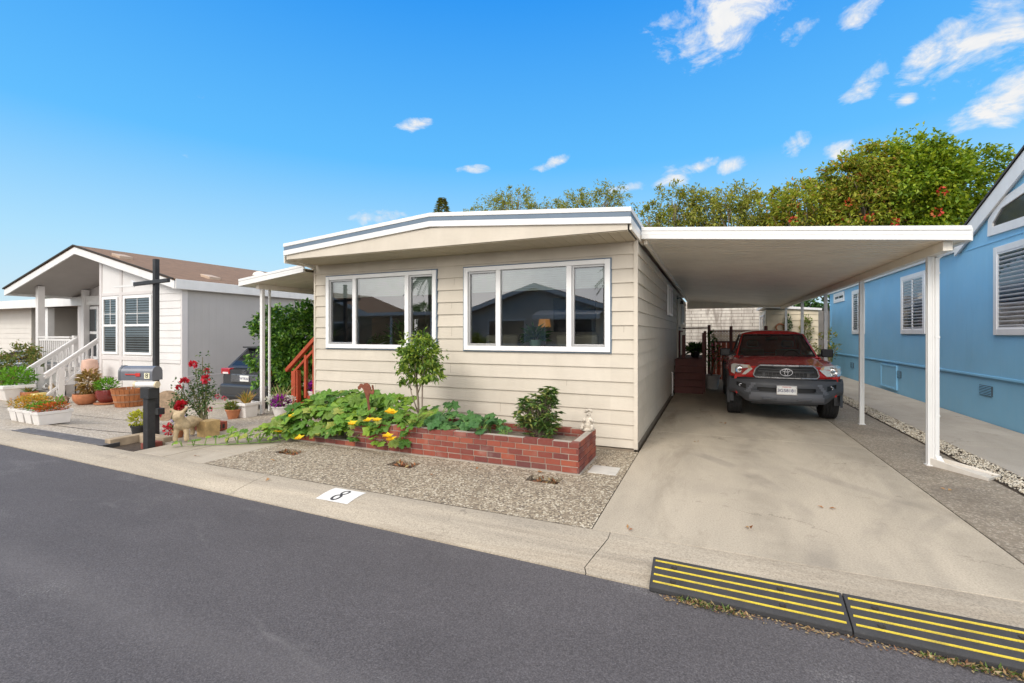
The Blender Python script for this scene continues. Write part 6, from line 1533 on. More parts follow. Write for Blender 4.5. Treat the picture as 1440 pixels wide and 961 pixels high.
# yellow shrublet in a black pot
th = big('potted_shrub', 'bright yellow green shrublet in a black pot left of the mailbox post', (-8.58, 4.53, 0)); roundpot(th, (-8.58, 4.53, -.002), .115, .17, M_blkpot, .78); leaves(th, 'foliage', M_yellowg, (-8.58, 4.53, .27), (.15, .14, .13), 260, .055, .032)
# small red and lavender flowers in a little terracotta pot
th = big('potted_flowers', 'little terracotta pot of red and lavender flowers behind the mailbox post', (-7.83, 4.68, 0)); roundpot(th, (-7.83, 4.68, 0), .085, .12, M_terra); leaves(th, 'foliage', M_grn, (-7.83, 4.68, .17), (.10, .1, .08), 70, .05, .025); leaves(th, 'lavender_bloom', M_lav, (-7.78, 4.68, .27), (.13, .1, .06), 60, .04, .03); leaves(th, 'red_bloom', M_rosr, (-7.98, 4.62, .12), (.06, .06, .08), 50, .055, .045)
# pots against the white house
th = big('potted_plant', 'wide terracotta pot with a dry golden plant left of the maroon pot', (-15.15, 6.75, -.2)); bowlpot(th, (-15.15, 6.75, -.2), .27, .28, M_terra); leaves(th, 'foliage', M_dry, (-15.1, 6.8, .36), (.22, .2, .34), 330, .12, .045, .5); q = MB(); q.tube([(-15.15, 6.75, .04), (-15.12, 6.78, .3), (-15.05, 6.8, .6)], [.03, .02, .01], 7); q.build('stem', M_bark, th)
th = big('potted_plant', 'glossy maroon pot with a bushy lime green plant on a saucer', (-14.7, 7.0, -.2)); q = MB(); q.lathe([(.24, 0), (.27, .02), (.27, .045), (.25, .045)], (-14.7, 7.0, -.2), 22); q.build('saucer', M_terra, th); bowlpot(th, (-14.7, 7.0, -.155), .245, .34, M_maroon); leaves(th, 'foliage', M_lime, (-14.7, 7.0, .30), (.27, .25, .16), 330, .085, .04)
# wooden half barrel
hb = thing('half_barrel', 'orange brown wooden half barrel tub against the white home wall', 'barrel', (-13.75, 7.05, -.2))
M_tubw = mat('barrel_wood', (.36, .125, .04), .7, .3, 5, .4, 30)
q = MB()
for k in range(24):
    a0, a1 = 2*pi*k/24+.012, 2*pi*(k+1)/24-.012
    for (r0, r1) in ((.30, .40),):
        P3 = lambda a, r, z: (-13.75+cos(a)*r, 7.05+sin(a)*r, -.2+z)
        q.add([P3(a0, r0, 0), P3(a1, r0, 0), P3(a1, r1, .46), P3(a0, r1, .46), P3(a0, r0-.025, 0), P3(a1, r0-.025, 0), P3(a1, r1-.025, .46), P3(a0, r1-.025, .46)], [(0, 1, 2, 3), (7, 6, 5, 4), (3, 2, 6, 7), (1, 5, 6, 2), (0, 3, 7, 4)])
q.build('staves', M_tubw, hb)
for z in (.14, .32): 
    q = MB(); r = .30+.10*z/.46; q.lathe([(r+.004, z-.018), (r+.008, z+.018)], (-13.75, 7.05, -.2), 32, close=False); q.build('hoop', mat('rusty_hoop', (.28, .15, .09), .7, .3, 8), hb)
q = MB(); q.lathe([(.001, .40), (.36, .40)], (-13.75, 7.05, -.2), 24, close=False); q.build('soil', M_soil, hb)
# things round the porch stairs
th = big('potted_shrub', 'large square white planter with a green bush at the porch stair foot', (-18.0, 6.55, -.22))
q = MB(); 
for (w, z) in ((.22, 0), (.31, .36), (.35, .36), (.35, .45)): q.v += [(-18.3-w, 6.5-w, -.25+z), (-18.3+w, 6.5-w, -.25+z), (-18.3+w, 6.5+w, -.25+z), (-18.3-w, 6.5+w, -.25+z)]
q.f += [(k*4+j, k*4+(j+1) % 4, k*4+4+(j+1) % 4, k*4+4+j) for k in range(3) for j in range(4)]+[(12, 13, 14, 15)]; q.build('box', M_whpl, th, bev=.01); leaves(th, 'foliage', M_lime, (-18.4, 6.6, .40), (.40, .4, .28), 380, .12, .06)
th = big('potted_plant', 'terracotta urn standing between the dark shrub and the square white planter', (-19.6, 6.4, -.28)); roundpot(th, (-18.95, 6.25, -.27), .22, .50, M_terra, .6); leaves(th, 'foliage', M_pink, (-18.95, 6.25, .28), (.18, .18, .1), 60, .07, .05)
th = thing('teal_pot', 'round teal glazed pot between the golden flowers and the dark shrub', 'pot', (-19.5, 5.9, -.25)); q = MB(); q.lathe([(.14, 0), (.24, .08), (.27, .2), (.22, .32), (.18, .34), (.16, .3)], (-19.6, 5.9, -.22), 20); q.build('jar', mat('teal_glaze', (.01, .14, .15), .2, .1), th, smooth=40)
th = big('potted_succulent', 'terracotta bowl with a small succulent before the left newel post', (-17.9, 6.75, -.2)); bowlpot(th, (-17.95, 6.7, -.2), .19, .20, M_terra); spikes(th, 'foliage', M_grn2, (-17.95, 6.7, .0), 26, .16, .02, 1.2)
th = thing('yellow_bowl', 'small yellow ceramic bowl pot by the right newel post', 'pot', (-17.6, 6.85, -.2)); q = MB(); q.lathe([(.09, 0), (.17, .05), (.19, .12), (.16, .17), (.14, .15)], (-17.55, 6.75, -.2), 18); q.build('bowl', mat('yellow_glaze', (.50, .38, .12), .35, .1), th, smooth=40)
q = MB(); q.ball((-15.95, 6.62, -.12), (.17, .11, .10), 14, 8, .5); q.ball((-16.12, 6.58, -.10), (.06, .06, .05), 10, 6, .3); q.tube([(-15.8, 6.62, -.1), (-15.68, 6.6, -.14)], [.03, .008], 6)
tag(q.build('stone_critter', mat('brown_stone', (.17, .10, .065), .9, .3, 9, .4, 40), smooth=True), 'small brown stone critter lying before the porch stairs', 'ornament')
th = thing('cream_urn', 'cream urn with peach pots standing beside the right stair railing', 'urn', (-16.75, 7.55, -.2)); q = MB(); q.lathe([(.16, 0), (.2, .1), (.12, .2), (.22, .42), (.28, .60), (.26, .66), (.30, .70)], (-16.4, 7.4, -.2), 20); q.build('urn', mat('cream_glaze', (.66, .56, .46), .5, .12, 8), th, smooth=40); q = MB(); q.lathe([(.15, .70), (.2, .9), (.17, 1.1), (.05, 1.14)], (-16.4, 7.4, -.2), 18); q.build('lid', mat('pale_pink_clay', (.58, .38, .30), .7, .12, 8), th, smooth=40)
th = thing('white_goose', 'small white goose figurine on the lowest porch stair', 'figurine', (-18.2, 7.2, 0)); q = MB(); q.ball((-18.2, 7.15, .06), (.13, .08, .07), 12, 8); q.tube([(-18.1, 7.13, .09), (-18.06, 7.1, .17), (-18.02, 7.08, .17)], [.035, .025, .015], 8); q.build('body', M_white, th, smooth=True)
th = thing('tan_rabbit', 'small tan rabbit figurine beside the white goose on the stair', 'figurine', (-17.85, 7.2, 0)); q = MB(); q.ball((-17.85, 7.15, .07), (.10, .08, .08), 12, 8); q.ball((-17.78, 7.12, .16), .05, 10, 6); q.tube([(-17.79, 7.12, .19), (-17.80, 7.12, .27)], [.015, .008], 6); q.build('body', M_tanst, th, smooth=True)
# shrubs at the far left
def shrub(name, lab, c, blobs, m, n, L, W, clumps=60, cat='shrub'):
    th = thing(name, lab, cat, c); q = MB()
    for k in range(6): q.tube([c, (c[0]+U(-.1, .1), c[1]+U(-.1, .1), c[2]+.2), (blobs[0][0][0]+U(-.4, .4), blobs[0][0][1]+U(-.3, .3), blobs[0][0][2])], [.03, .022, .008], 6)
    q.build('stem', M_bark, th); q = MB(); crown(q, blobs, n, L, W, clumps, .5, inner=.55); q.build('foliage', m, th); return th
shrub('shrub', 'rounded dark green shrub at the left frame edge', (-20.9, 6.6, -.3), [((-20.9, 6.6, .45), (.85, .7, .72)), ((-21.4, 6.4, .35), (.7, .6, .6))], M_grn, 2600, .10, .05)
shrub('shrub', 'bronze tipped shrub between the dark shrub and the porch railing', (-20.6, 7.4, -.3), [((-20.2, 7.35, .55), (.55, .45, .75)), ((-20.0, 7.3, .95), (.38, .35, .40))], M_grn2, 1700, .10, .045)
# geranium, white planter, petunias, red steps
th = big('potted_geranium', 'terracotta pot of leggy pink geraniums in front of the parked grey car', (-8.66, 6.2, -.02)); roundpot(th, (-8.66, 6.2, -.02), .13, .19, M_terra, .68)
pk = [(-8.98, 6.1, .42), (-9.12, 6.05, .16), (-8.85, 6.15, .38), (-9.05, 6.1, .27)]
for p in pk: q = MB(); q.tube([(-8.66, 6.2, .12), ((p[0]-8.66)/2, 6.15, p[2]*.7+.08), p], [.006, .005, .004], 5, False); q.build('stem', M_stem, th); leaves(th, 'foliage', M_grn2, (-8.68, 6.2, .22), (.13, .12, .08), 80, .05, .035)
for p in pk[:3]:
    q = MB()
    for _ in range(30): d = rvec(); q.leaf(Vector(p)+d*.025, d, rvec(), .035, .032)
    q.build('bloom', M_pink, th)
th = big('potted_grass', 'white square planter of dry spiky leaves at the awning post', (-8.5, 6.45, -.01))
q = MB(); wx, wy = -8.56, 6.42
for (w, z) in ((.125, 0), (.15, .235), (.185, .24), (.185, .295), (.15, .295), (.145, .26)): q.v += [(wx-w, wy-w, -.01+z), (wx+w, wy-w, -.01+z), (wx+w, wy+w, -.01+z), (wx-w, wy+w, -.01+z)]
q.f += [(k*4+j, k*4+(j+1) % 4, k*4+4+(j+1) % 4, k*4+4+j) for k in range(5) for j in range(4)]+[(20, 21, 22, 23)]; q.build('box', M_whpl, th, bev=.008); spikes(th, 'foliage', leafmat('dry_spikes', [(.42, .26, .05), (.50, .36, .10), (.36, .20, .05), (.20, .24, .06)], .15), (wx, wy, .25), 70, .30, .011, .9)
def petunia(lab, x, y, z, potm, r, h, sx, spike=False):
    th = big('potted_petunias', lab, (x, y, z)); roundpot(th, (x, y, z), r, h, potm, .72)
    leaves(th, 'foliage', M_grn, (x, y, z+h+.05), (sx, sx, .10), 160, .055, .03)
    leaves(th, 'purple_bloom', M_purple, (x+.05, y-.05, z+h+.10), (sx*.75, sx*.75, .11), 190, .05, .045); leaves(th, 'white_bloom', M_wpet, (x-sx*.8, y-.02, z+h+.10), (sx*.55, sx*.7, .12), 110, .05, .045)
    leaves(th, 'white_bloom', M_wpet, (x+sx*.9, y+.02, z+h+.10), (sx*.45, sx*.6, .09), 70, .05, .045)
    if spike: spikes(th, 'spike', leafmat('straw_spikes', [(.34, .30, .12), (.24, .26, .10), (.45, .38, .20)], .15), (x, y, z+h), 34, .50, .009, .8)
    return th
petunia('low pot of purple and white petunias with a spiky centre beside the walk', -8.0, 6.75, 0, M_whpl, .17, .20, .24, True)
# ------------------------------------------------------------------ red wooden side steps
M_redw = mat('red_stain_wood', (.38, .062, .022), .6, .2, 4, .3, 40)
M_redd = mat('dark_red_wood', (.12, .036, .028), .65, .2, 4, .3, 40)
rs = thing('red_side_steps', 'bright red wooden steps with a sloping handrail at the left wall of the cream home', 'steps', (-7.8, 7.6, 0))
for k in range(3): 
    q = MB(); x0 = -8.02+k*.27; q.box(x0, -7.10, 7.18, 8.3, .0 if k == 0 else .16*k+.001, .16*(k+1)+.04); q.build('step', M_redw, rs, bev=.008)
q = MB(); q.box(-8.24, -8.12, 7.20, 7.32, 0, .86); q.box(-8.105, -8.065, 7.21, 7.31, 0, .88); q.build('newel_post', M_redw, rs, bev=.006)
q = MB(); q.beam((-8.42, 7.25, .86), (-7.15, 7.25, 1.93), .09, .075); q.beam((-8.25, 7.25, .80), (-7.15, 7.25, 1.72), .05, .05); q.build('handrail', M_redw, rs, bev=.006)
for x in (-7.86, -7.62, -7.36): q = MB(); q.box(x-.03, x+.03, 7.22, 7.28, .3, .80+(x+8.42)*.84-.06); q.build('baluster', M_redw, rs)
petunia('white pot of purple petunias standing on the red side steps', -7.80, 7.42, .202, M_whpl, .15, .24, .17, True)
# hedge-like shrub
shrub('hedge_shrub', 'dense glossy green hedge shrub between the awning posts and the cream home', (-8.6, 8.6, -.1), [((-9.15, 8.3, 1.25), (.95, .6, 1.0)), ((-8.4, 8.3, 1.45), (.95, .6, .90)), ((-8.9, 8.3, .75), (1.0, .55, .75)), ((-9.5, 8.25, 1.65), (.6, .5, .55)), ((-7.8, 8.4, 1.2), (.7, .5, 1.1)), ((-9.0, 8.3, 2.0), (.7, .5, .35)), ((-9.32, 7.42, 1.35), (.42, .30, .95)), ((-9.0, 7.5, 1.9), (.5, .3, .4)), ((-8.9, 7.6, .9), (.5, .3, .7))],
      leafmat('hedge_leaves', [(.04, .12, .018), (.07, .18, .025), (.12, .27, .035), (.22, .38, .05), (.05, .14, .022)], .2, .3), 19000, .10, .068, 520)
# ------------------------------------------------------------------ back of the carport
bw = bpy.data.materials.new('stained_block'); bw.use_nodes = True; t = NT(bw); b = t.n['Principled BSDF']
sp_ = t.new('ShaderNodeSeparateXYZ'); t.link(t.pos(), sp_.inputs[0]); cb = t.new('ShaderNodeCombineXYZ'); t.link(sp_.outputs[0], cb.inputs[0]); t.link(sp_.outputs[2], cb.inputs[1])
bk = t.new('ShaderNodeTexBrick', i_Scale=1.0, offset=.5); bk.inputs['Brick Width'].default_value = .9; bk.inputs['Row Height'].default_value = .155; bk.inputs['Mortar Size'].default_value = .012
bk.inputs['Color1'].default_value = (.60, .56, .50, 1); bk.inputs['Color2'].default_value = (.50, .46, .41, 1); bk.inputs['Mortar'].default_value = (.16, .13, .11, 1); t.link(cb.outputs[0], bk.inputs['Vector'])
st_ = t.ramp(t.noise(1.5, 7, t.pos(2.5, 1, .5), .65, .6), [(.46, (0,)*3), (.66, (1,)*3)])
t.link(t.mix(t.math('MULTIPLY', st_, .75), bk.outputs['Color'], (.17, .14, .12)), b.inputs['Base Color']); b.inputs['Roughness'].default_value = .9
tag((lambda q: q.build('block_wall', bw))(MB().box(-14, 3.0, 24.6, 24.8, -.1, 3.25)), 'tall stained pale block wall behind the carport', 'wall')
tag((lambda q: q.build('block_wall', mat('grey_block', (.22, .205, .19), .9, .15, 5, .3, 30)))(MB().box(3.0, 14, 24.61, 24.79, -.1, 2.7)), 'grey block wall beyond the beige shed, beside the blue house', 'wall')
SH = thing('garden_shed', 'beige lap sided garden shed standing behind the red truck', 'shed', (2.7, 21, 0))
q = MB(); z = .02; y0, x0, x1 = 20.95, 2.02, 3.78
while z < 2.60:
    z1 = min(z+.24, 2.62)
    q.add([(x0, y0-.03, z), (x1, y0-.03, z), (x1, y0-.005, z1), (x0, y0-.005, z1), (x0, y0, z), (x1, y0, z)], [(0, 1, 2, 3), (4, 5, 1, 0)])
    q.add([(x0-.03, 23.6, z), (x0-.03, y0, z), (x0-.005, y0, z1), (x0-.005, 23.6, z1)], [(0, 1, 2, 3)]); z += .24
q.box(x0, x1, y0+.001, 23.6, .0, 2.62); q.build('walls', mat('shed_siding', (.66, .57, .42), .6, .06, 3), SH)
q = MB(); q.prism([(x0-.12, 2.80), (x1+.1, 2.64), (x1+.1, 2.56), (x0-.12, 2.70)], 'y', y0-.12, 23.8); q.build('roof', M_white, SH)
q = MB()
for bb in ((21.5, 21.58), (22.3, 22.36), (23.0, 23.08)): q.box(x0-.06, x0-.031, *bb, 1.65, 2.45)
q.box(x0-.06, x0-.031, 21.58, 23.0, 2.38, 2.45); q.box(x0-.06, x0-.031, 21.58, 23.0, 1.65, 1.72); wn_ = q.build('window', M_white, SH)
q = MB(); q.box(x0-.045, x0-.032, 21.55, 23.05, 1.7, 2.4); q.build('pane', M_pane, wn_)
# hanging pots on the shed wall
th = thing('wall_planter', 'terracotta planter with trailing ivy hung on the shed wall behind the truck', 'planter', (2.72, 20.85, 1.6)); q = MB(); q.lathe([(.05, 0), (.13, .05), (.15, .17), (.13, .18)], (2.62, 20.78, 1.62), 16); q.build('pot', M_terra, th, smooth=40)
q = MB(); q.lathe([(.15+.03*cos(a), .03*sin(a)) for a in [2*pi*k/8 for k in range(9)]], (2.5, 20.85, 1.90), 18, axis='y', close=False); q.build('ring', M_terra, th, smooth=40); leaves(th, 'foliage', M_grn, (2.75, 20.8, 2.0), (.14, .1, .38), 190, .08, .05)
th = thing('climbing_vine', 'green vine climbing the shed wall between the rear carport posts', 'vine', (3.35, 20.8, 0)); q = MB(); q.tube([(3.4, 20.85, 0), (3.35, 20.8, .9), (3.3, 20.8, 1.7), (3.35, 20.82, 2.4)], [.02, .015, .012, .006], 6); q.build('stem', M_bark, th); leaves(th, 'foliage', M_grn2, (3.35, 20.78, 1.9), (.22, .1, .50), 240, .09, .05); leaves(th, 'foliage', M_grn, (3.1, 20.8, 1.45), (.5, .1, .14), 130, .08, .05)
shrub('shrub', 'yellow green shrub peeking over the truck beside the blue house corner', (3.75, 19.8, 0), [((3.75, 19.8, 1.2), (.35, .35, .5)), ((3.95, 19.9, 1.5), (.2, .2, .35))], M_grn2, 420, .10, .05, 30)
# dark red back steps and deck
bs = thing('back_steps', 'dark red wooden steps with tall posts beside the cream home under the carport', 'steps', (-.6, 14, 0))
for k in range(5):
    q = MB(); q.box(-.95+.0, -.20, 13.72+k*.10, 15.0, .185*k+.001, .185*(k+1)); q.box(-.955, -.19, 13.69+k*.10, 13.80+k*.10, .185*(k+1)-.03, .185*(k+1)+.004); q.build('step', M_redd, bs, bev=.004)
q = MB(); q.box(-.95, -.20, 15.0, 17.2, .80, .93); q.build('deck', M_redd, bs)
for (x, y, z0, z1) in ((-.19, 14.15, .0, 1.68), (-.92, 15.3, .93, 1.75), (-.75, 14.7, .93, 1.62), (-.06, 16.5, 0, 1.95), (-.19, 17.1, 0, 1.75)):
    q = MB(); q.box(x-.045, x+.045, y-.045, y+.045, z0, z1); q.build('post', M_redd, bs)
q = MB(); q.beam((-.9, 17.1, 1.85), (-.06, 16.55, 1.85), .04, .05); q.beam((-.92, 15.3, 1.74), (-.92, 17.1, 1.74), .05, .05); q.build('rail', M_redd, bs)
potted('potted_plant', 'dark leafy plant standing on the back steps deck', 'potted plant', -.45, 15.4, .93, .2, .15, M_blkpot, M_grn, 190, .28, .13)
th = big('potted_rose', 'pale grey pot with a tall pink flowering bush beside the back steps', (.05, 15.7, 0)); roundpot(th, (.0, 15.2, 0), .25, .42, mat('pale_grey_pot', (.50, .47, .44), .8, .1), .72, .05)
q = MB()
for k in range(5): q.tube([(.0, 15.2, .36), (U(-.12, .12), 15.2, .8), (U(-.2, .25), 15.2+U(-.1, .1), U(1.1, 1.65))], [.016, .012, .005], 6)
q.build('stem', M_bark, th); leaves(th, 'foliage', M_grn, (.03, 15.2, 1.05), (.26, .22, .50), 300, .08, .045); leaves(th, 'bloom', M_pink, (.12, 15.1, 1.1), (.22, .2, .28), 60, .07, .055); leaves(th, 'top_foliage', M_grn, (-.0, 15.2, 1.6), (.10, .1, .16), 70, .07, .04)
RG = thing('lattice_gate', 'red board gate topped with a wooden lattice behind the truck', 'gate', (.7, 16.9, 0)); gy = 17.3
q = MB()
for k in range(10): q.box(.0+k*.16, .152+k*.16, gy-.012, gy+.012, .1, 1.38)
q.build('boards', M_redw, RG)
q = MB()
for k in range(-6, 26):
    for s in (1, -1):
        xa = .0+k*.09; pa, pb = Vector((xa, gy+.01*s, 1.40)), Vector((xa+s*.34, gy+.01*s, 1.74))
        lo, hi = 0, 1
        d = pb-pa
        t0 = max(0, min(1, ((0 if s > 0 else 1.6)-pa.x)/d.x)); t1 = max(0, min(1, ((1.6 if s > 0 else 0)-pa.x)/d.x))
        if t1 > t0: q.beam(pa+d*t0, pa+d*t1, .034, .012, (0, 1, 0))
q.build('lattice', mat('lattice_wood', (.42, .26, .14), .7, .2, 5), RG)
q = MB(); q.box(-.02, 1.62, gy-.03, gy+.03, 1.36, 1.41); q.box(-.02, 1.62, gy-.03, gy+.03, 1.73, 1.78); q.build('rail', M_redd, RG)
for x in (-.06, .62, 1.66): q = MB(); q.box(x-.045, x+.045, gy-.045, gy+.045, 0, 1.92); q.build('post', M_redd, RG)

# ------------------------------------------------------------------ trees behind the homes
M_bright = leafmat('bright_tree_leaves', [(.10, .18, .015), (.16, .26, .02), (.25, .34, .022), (.36, .42, .03), (.19, .30, .02)], .35)
M_olive = leafmat('olive_tree_leaves', [(.16, .20, .035), (.24, .28, .045), (.33, .35, .06), (.42, .42, .09), (.28, .25, .07)], .4)
M_berry = leafmat('berry_tree_leaves', [(.15, .21, .025), (.23, .30, .035), (.33, .37, .04), (.44, .44, .06), (.24, .33, .035), (.36, .40, .055), (.36, .20, .05)], .4)
M_dkgrn = leafmat('dark_tree_leaves', [(.03, .09, .015), (.05, .13, .022), (.08, .19, .03), (.04, .11, .02)], .25)
def tree(name, lab, x, y, h, blobs, m, n, L, W, tr=.18, clumps=120, spread=.33, inner=.5, group=None, extra=None):
    th = thing(name, lab, 'tree', (x, y, -.1), group); q = MB(); z1 = min(b[0][2]-b[1][2]*.3 for b in blobs)
    q.tube([(x, y, -.12), (x+U(-.05, .05), y, z1*.5), (x+U(-.1, .1), y, z1)], [tr, tr*.8, tr*.65], 10)
    tips = []
    for (c, r) in blobs:
        for _ in range(4): d = rvec(); tips.append((c[0]+d.x*r[0]*.55, c[1]+d.y*r[1]*.55, c[2]+abs(d.z)*r[2]*.55))
    limbs(q, (x, y, z1*.96), tips, tr*.38); q.build('trunk', M_bark, th, smooth=True)
    q = MB(); crown(q, blobs, n, L, W, clumps, spread, inner=inner); q.build('crown', m, th)
    if extra: extra(th)
    return th
def vary(x, y, z, r, k, n=7, core=.72):
    out = [((x, y, z), (r[0]*core, r[1]*core, r[2]*core))]
    for _ in range(n):
        d = rvec(); out.append(((x+d.x*r[0]*.62, y+d.y*r[1]*.62, z+d.z*r[2]*.62), tuple(c*U(.28, .46)*k for c in r)))
    return out
tree('broadleaf_tree', 'tall bright green round crowned tree, tallest behind the blue house', 8.9, 29.5, 11.5, vary(8.9, 29.5, 7.4, (4.1, 3.8, 4.3), 1.0, 16, .85), M_bright, 52000, .20, .125, .26, 700, .34, .35)
def berries(th):
    q = MB()
    for _ in range(5):
        q = MB(); c = Vector((th.location.x+U(-2.6, 2.6), th.location.y-U(.6, 2.2), U(6.6, 9.3)))
        for _ in range(22): d = rvec(); q.leaf(c+d*.13, d, rvec(), .12, .11)
        q.build('berry_cluster', leafmat('red_berries', [(.42, .03, .02), (.55, .05, .03), (.45, .12, .03)], .1), th)
tree('berry_tree', 'broad green tree dotted with red berry clusters above the carport right end', 7.2, 28, 8, vary(7.2, 28, 7.8, (2.8, 2.2, 3.0), 1.1, 10), M_berry, 13000, .21, .11, .2, 300, .38, extra=berries)
tree('berry_tree', 'olive green tree with a few red berries above the carport middle', 4.2, 28, 7, vary(4.2, 28, 7.6, (2.8, 2.2, 3.0), 1.1, 11), M_berry, 11500, .20, .10, .18, 280, .40, extra=berries)
tree('olive_tree', 'feathery olive green tree above the carport left half', 1.1, 28.5, 7, vary(1.1, 28.5, 7.6, (2.9, 2.2, 2.8), 1.1, 11), M_olive, 9500, .20, .09, .16, 260, .42)
tree('olive_tree', 'feathery olive tree just right of the cream home roof corner', -2.2, 29, 6.6, vary(-2.4, 29, 7.5, (3.0, 2.2, 2.9), 1.1, 12), M_olive, 10500, .20, .09, .15, 240, .42)
tree('sparse_tree', 'thin sparse tree poking up over the right half of the cream roof', -7.2, 29, 7, vary(-7.0, 29, 9.2, (2.9, 1.6, 2.3), 1.0, 12), M_olive, 6000, .18, .065, .13, 150, .5)
tree('sparse_tree', 'low sparse twiggy tree over the middle of the cream roof', -12.6, 30, 6, vary(-13.0, 30, 10.4, (4.4, 1.6, 1.7), 1.0, 16), M_olive, 7500, .17, .07, .12, 230, .5)
cn = thing('conifer_tree', 'small dark conifer tip at the left of trees over the cream roof', 'tree', (-19.3, 31, -.1)); q = MB(); q.tube([(-19.3, 31, -.1), (-19.3, 31, 12.0)], [.2, .03], 8); q.build('trunk', M_bark, cn); q = MB()
for k in range(3600): z = U(6.5, 12.25); r = (12.5-z)*.42+.05; a = U(0, 6.28); d = Vector((cos(a), sin(a), -.15)); p = Vector((-19.3, 31, z))+d*r*U(.3, 1); q.leaf(p, d+Vector((0, 0, .5)), (0, 0, 1), .24, .10, .1, .2)
q.build('crown', leafmat('conifer_needles', [(.12, .15, .03), (.18, .20, .045), (.24, .24, .06), (.15, .12, .04)], .3), cn)
tree('evergreen_tree', 'dense dark green tree beyond the grey block wall at the blue house corner', 5.4, 26.4, 5.5, [((4.9, 26.4, 3.6), (1.5, 1.1, 1.5)), ((3.6, 26.4, 3.0), (1.0, .9, 1.0)), ((5.6, 26.3, 4.4), (1.2, 1.0, 1.2))], M_dkgrn, 3600, .16, .10, .16, 110, .4)
tree('far_tree', 'dark grey green tree far off at the left frame edge', -52, 22.5, 8, vary(-53.2, 22.5, 5.4, (2.6, 2.4, 3.4), 1.05, 8), leafmat('far_leaves', [(.05, .085, .035), (.08, .12, .045), (.11, .15, .06)], .2), 3200, .34, .18, .3, 110, .4)

# ------------------------------------------------------------------ across the street (seen only as reflections in the windows)
M_agrey = mat('taupe_siding', (.48, .45, .41), .6, .05, 2)
def across(lab, x0, x1, y, eave, peak, m, awn=None, dp=12):
    th = thing('facing_house', lab, 'house', ((x0+x1)/2, y, 0)); xm = (x0+x1)/2
    q = MB(); q.prism([(x0+.4, 0), (x1-.4, 0), (x1-.4, eave-.05), (xm, peak-.2), (x0+.4, eave-.05)], 'y', y-dp, y); q.build('wall', m, th)
    q = MB()
    for a, b in ((x0, xm), (xm, x1)):
        za, zb_ = (eave, peak) if a == x0 else (peak, eave); q.prism([(a, za), (b, zb_), (b, zb_-.26), (a, za-.26)], 'y', y+.42, y+.46)
    q.build('rake_board', M_white, th)
    q = MB(); q.prism([(x0, eave+.02), (xm, peak+.02), (x1, eave+.02), (x1, eave-.06), (xm, peak-.06), (x0, eave-.06)], 'y', y-dp-.4, y+.42); q.build('roof', M_shb, th)
    for a, b in ((.18, .42), (.56, .84)):
        X0, X1 = x0+(x1-x0)*a, x0+(x1-x0)*b; q = MB(); q.box(X0-.1, X1+.1, y, y+.04, 1.0, 2.55); wo = q.build('window', M_white, th); q = MB(); q.box(X0, X1, y+.041, y+.05, 1.1, 2.45); q.build('pane', M_pane, wo)
    if awn:
        q = MB(); n = 18
        for k in range(n):
            a = awn[0]+(awn[1]-awn[0])*k/n; b = awn[0]+(awn[1]-awn[0])*(k+1)/n; m_ = (a+b)/2; q.add([(a, y+1.2, 2.72), (b, y+1.2, 2.72), (b, y+1.2, 2.5), (m_, y+1.2, 2.43), (a, y+1.2, 2.5), (a, y, 3.05), (b, y, 3.05)], [(0, 1, 2, 3, 4), (0, 5, 6, 1)])
        q.build('awning', M_white, th)
across('taupe gabled home across the street, mirrored in the right front window', -14.2, -4.6, -12.0, 3.05, 4.6, M_agrey, (-9.2, -5.4))
across('brown gabled home across the street, mirrored in the left front window', -31.5, -21.5, -12.5, 3.0, 4.8, mat('brown_siding', (.36, .25, .16), .6, .05, 2), dp=5)
th = thing('facing_carport', 'low flat carport across the street between the two gabled homes', 'carport', (-17.8, -9, 0)); q = MB(); q.box(-20.6, -14.6, -16, -9.0, 2.75, 2.95); q.build('roof', M_alum_w, th)
for x in (-20.4, -17.6, -14.8): q = MB(); q.box(x-.05, x+.05, -9.2, -9.1, 0, 2.75); q.build('post', M_alum_w, th)
q = MB(); q.box(-20.6, -14.6, -16.2, -16.05, 0, 2.75); q.build('rear_wall', M_agrey, th)
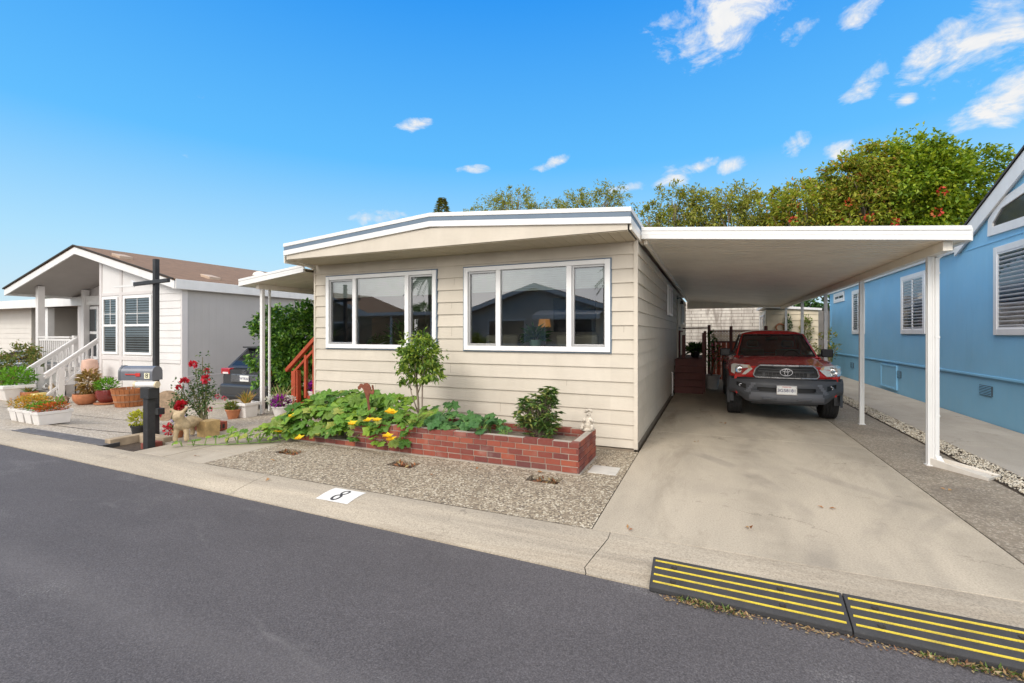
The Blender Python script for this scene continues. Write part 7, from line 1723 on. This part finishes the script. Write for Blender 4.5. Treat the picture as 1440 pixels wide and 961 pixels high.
def palm(lab, x, y, h):
    th = thing('palm_tree', lab, 'palm tree', (x, y, 0)); q = MB(); q.tube([(x, y, 0), (x+.1, y, h*.5), (x+.15, y, h)], [.22, .17, .16], 10); q.build('trunk', M_bark, th); q = MB()
    for k in range(26):
        a = U(0, 6.28); e = U(-.5, 1.0); d = Vector((cos(a), sin(a), e)).normalized(); p0 = Vector((x+.15, y, h))
        for j in range(14):
            s = j/14*2.1; p = p0+d*s+Vector((0, 0, -.28*s*s)); sd_ = d.cross(Vector((0, 0, 1))).normalized()
            for sg in (-1, 1): q.leaf(p, sd_*sg+d*.5+Vector((0, 0, -.35)), (0, 0, 1), .50, .05, .1, .3)
    q.build('crown', M_dkgrn, th)
palm('palm tree standing far behind the homes across the street, mirrored in the left window', -20.5, -17.5, 6.3); palm('second palm tree behind the taupe home, mirrored in the right window', -7.0, -25, 7.0)
tree('street_tree', 'leafy tree across the street at the brown home, mirrored in the left window', -24.5, -9.5, 3.2, [((-24.5, -9.5, 1.7), (1.6, 1.2, 1.5)), ((-20.2, -16.9, 2.4), (2.2, 1.2, 1.8)), ((-26.5, -9.6, 1.5), (1.3, 1, 1.3))], M_lime, 4200, .2, .12, .15, 120, .4)
# a few fallen leaves
M_fall = leafmat('fallen_leaves', [(.34, .14, .04), (.42, .25, .10), (.26, .10, .04)], .1)
q = MB()
for (x, y, z) in ((-4.55, 3.66, .015), (-6.35, 4.05, .008), (-.62, 3.95, .008), (.3, 4.4, .006), (-1.9, 5.15, .008), (-2.6, 5.0, .008), (-3.0, 4.6, .008), (.15, 9.4, .006), (.22, 9.35, .006), (1.0, 5.2, .006), (-4.0, 4.4, .008), (-5.2, 4.3, .008), (-.2, 7.6, .006), (2.3, 6.3, .006)):
    for _ in range(2): q.leaf((x+U(-.03, .03), y+U(-.03, .03), z), (U(-1, 1), U(-1, 1), .15), (U(-.3, .3), U(-.3, .3), 1), U(.04, .075), U(.02, .035), .3)
stuff(q.build('fallen_leaves', M_fall, origin=(-2, 4.5, .005)), 'a few dry fallen leaves scattered over the yard and driveway', 'leaves')
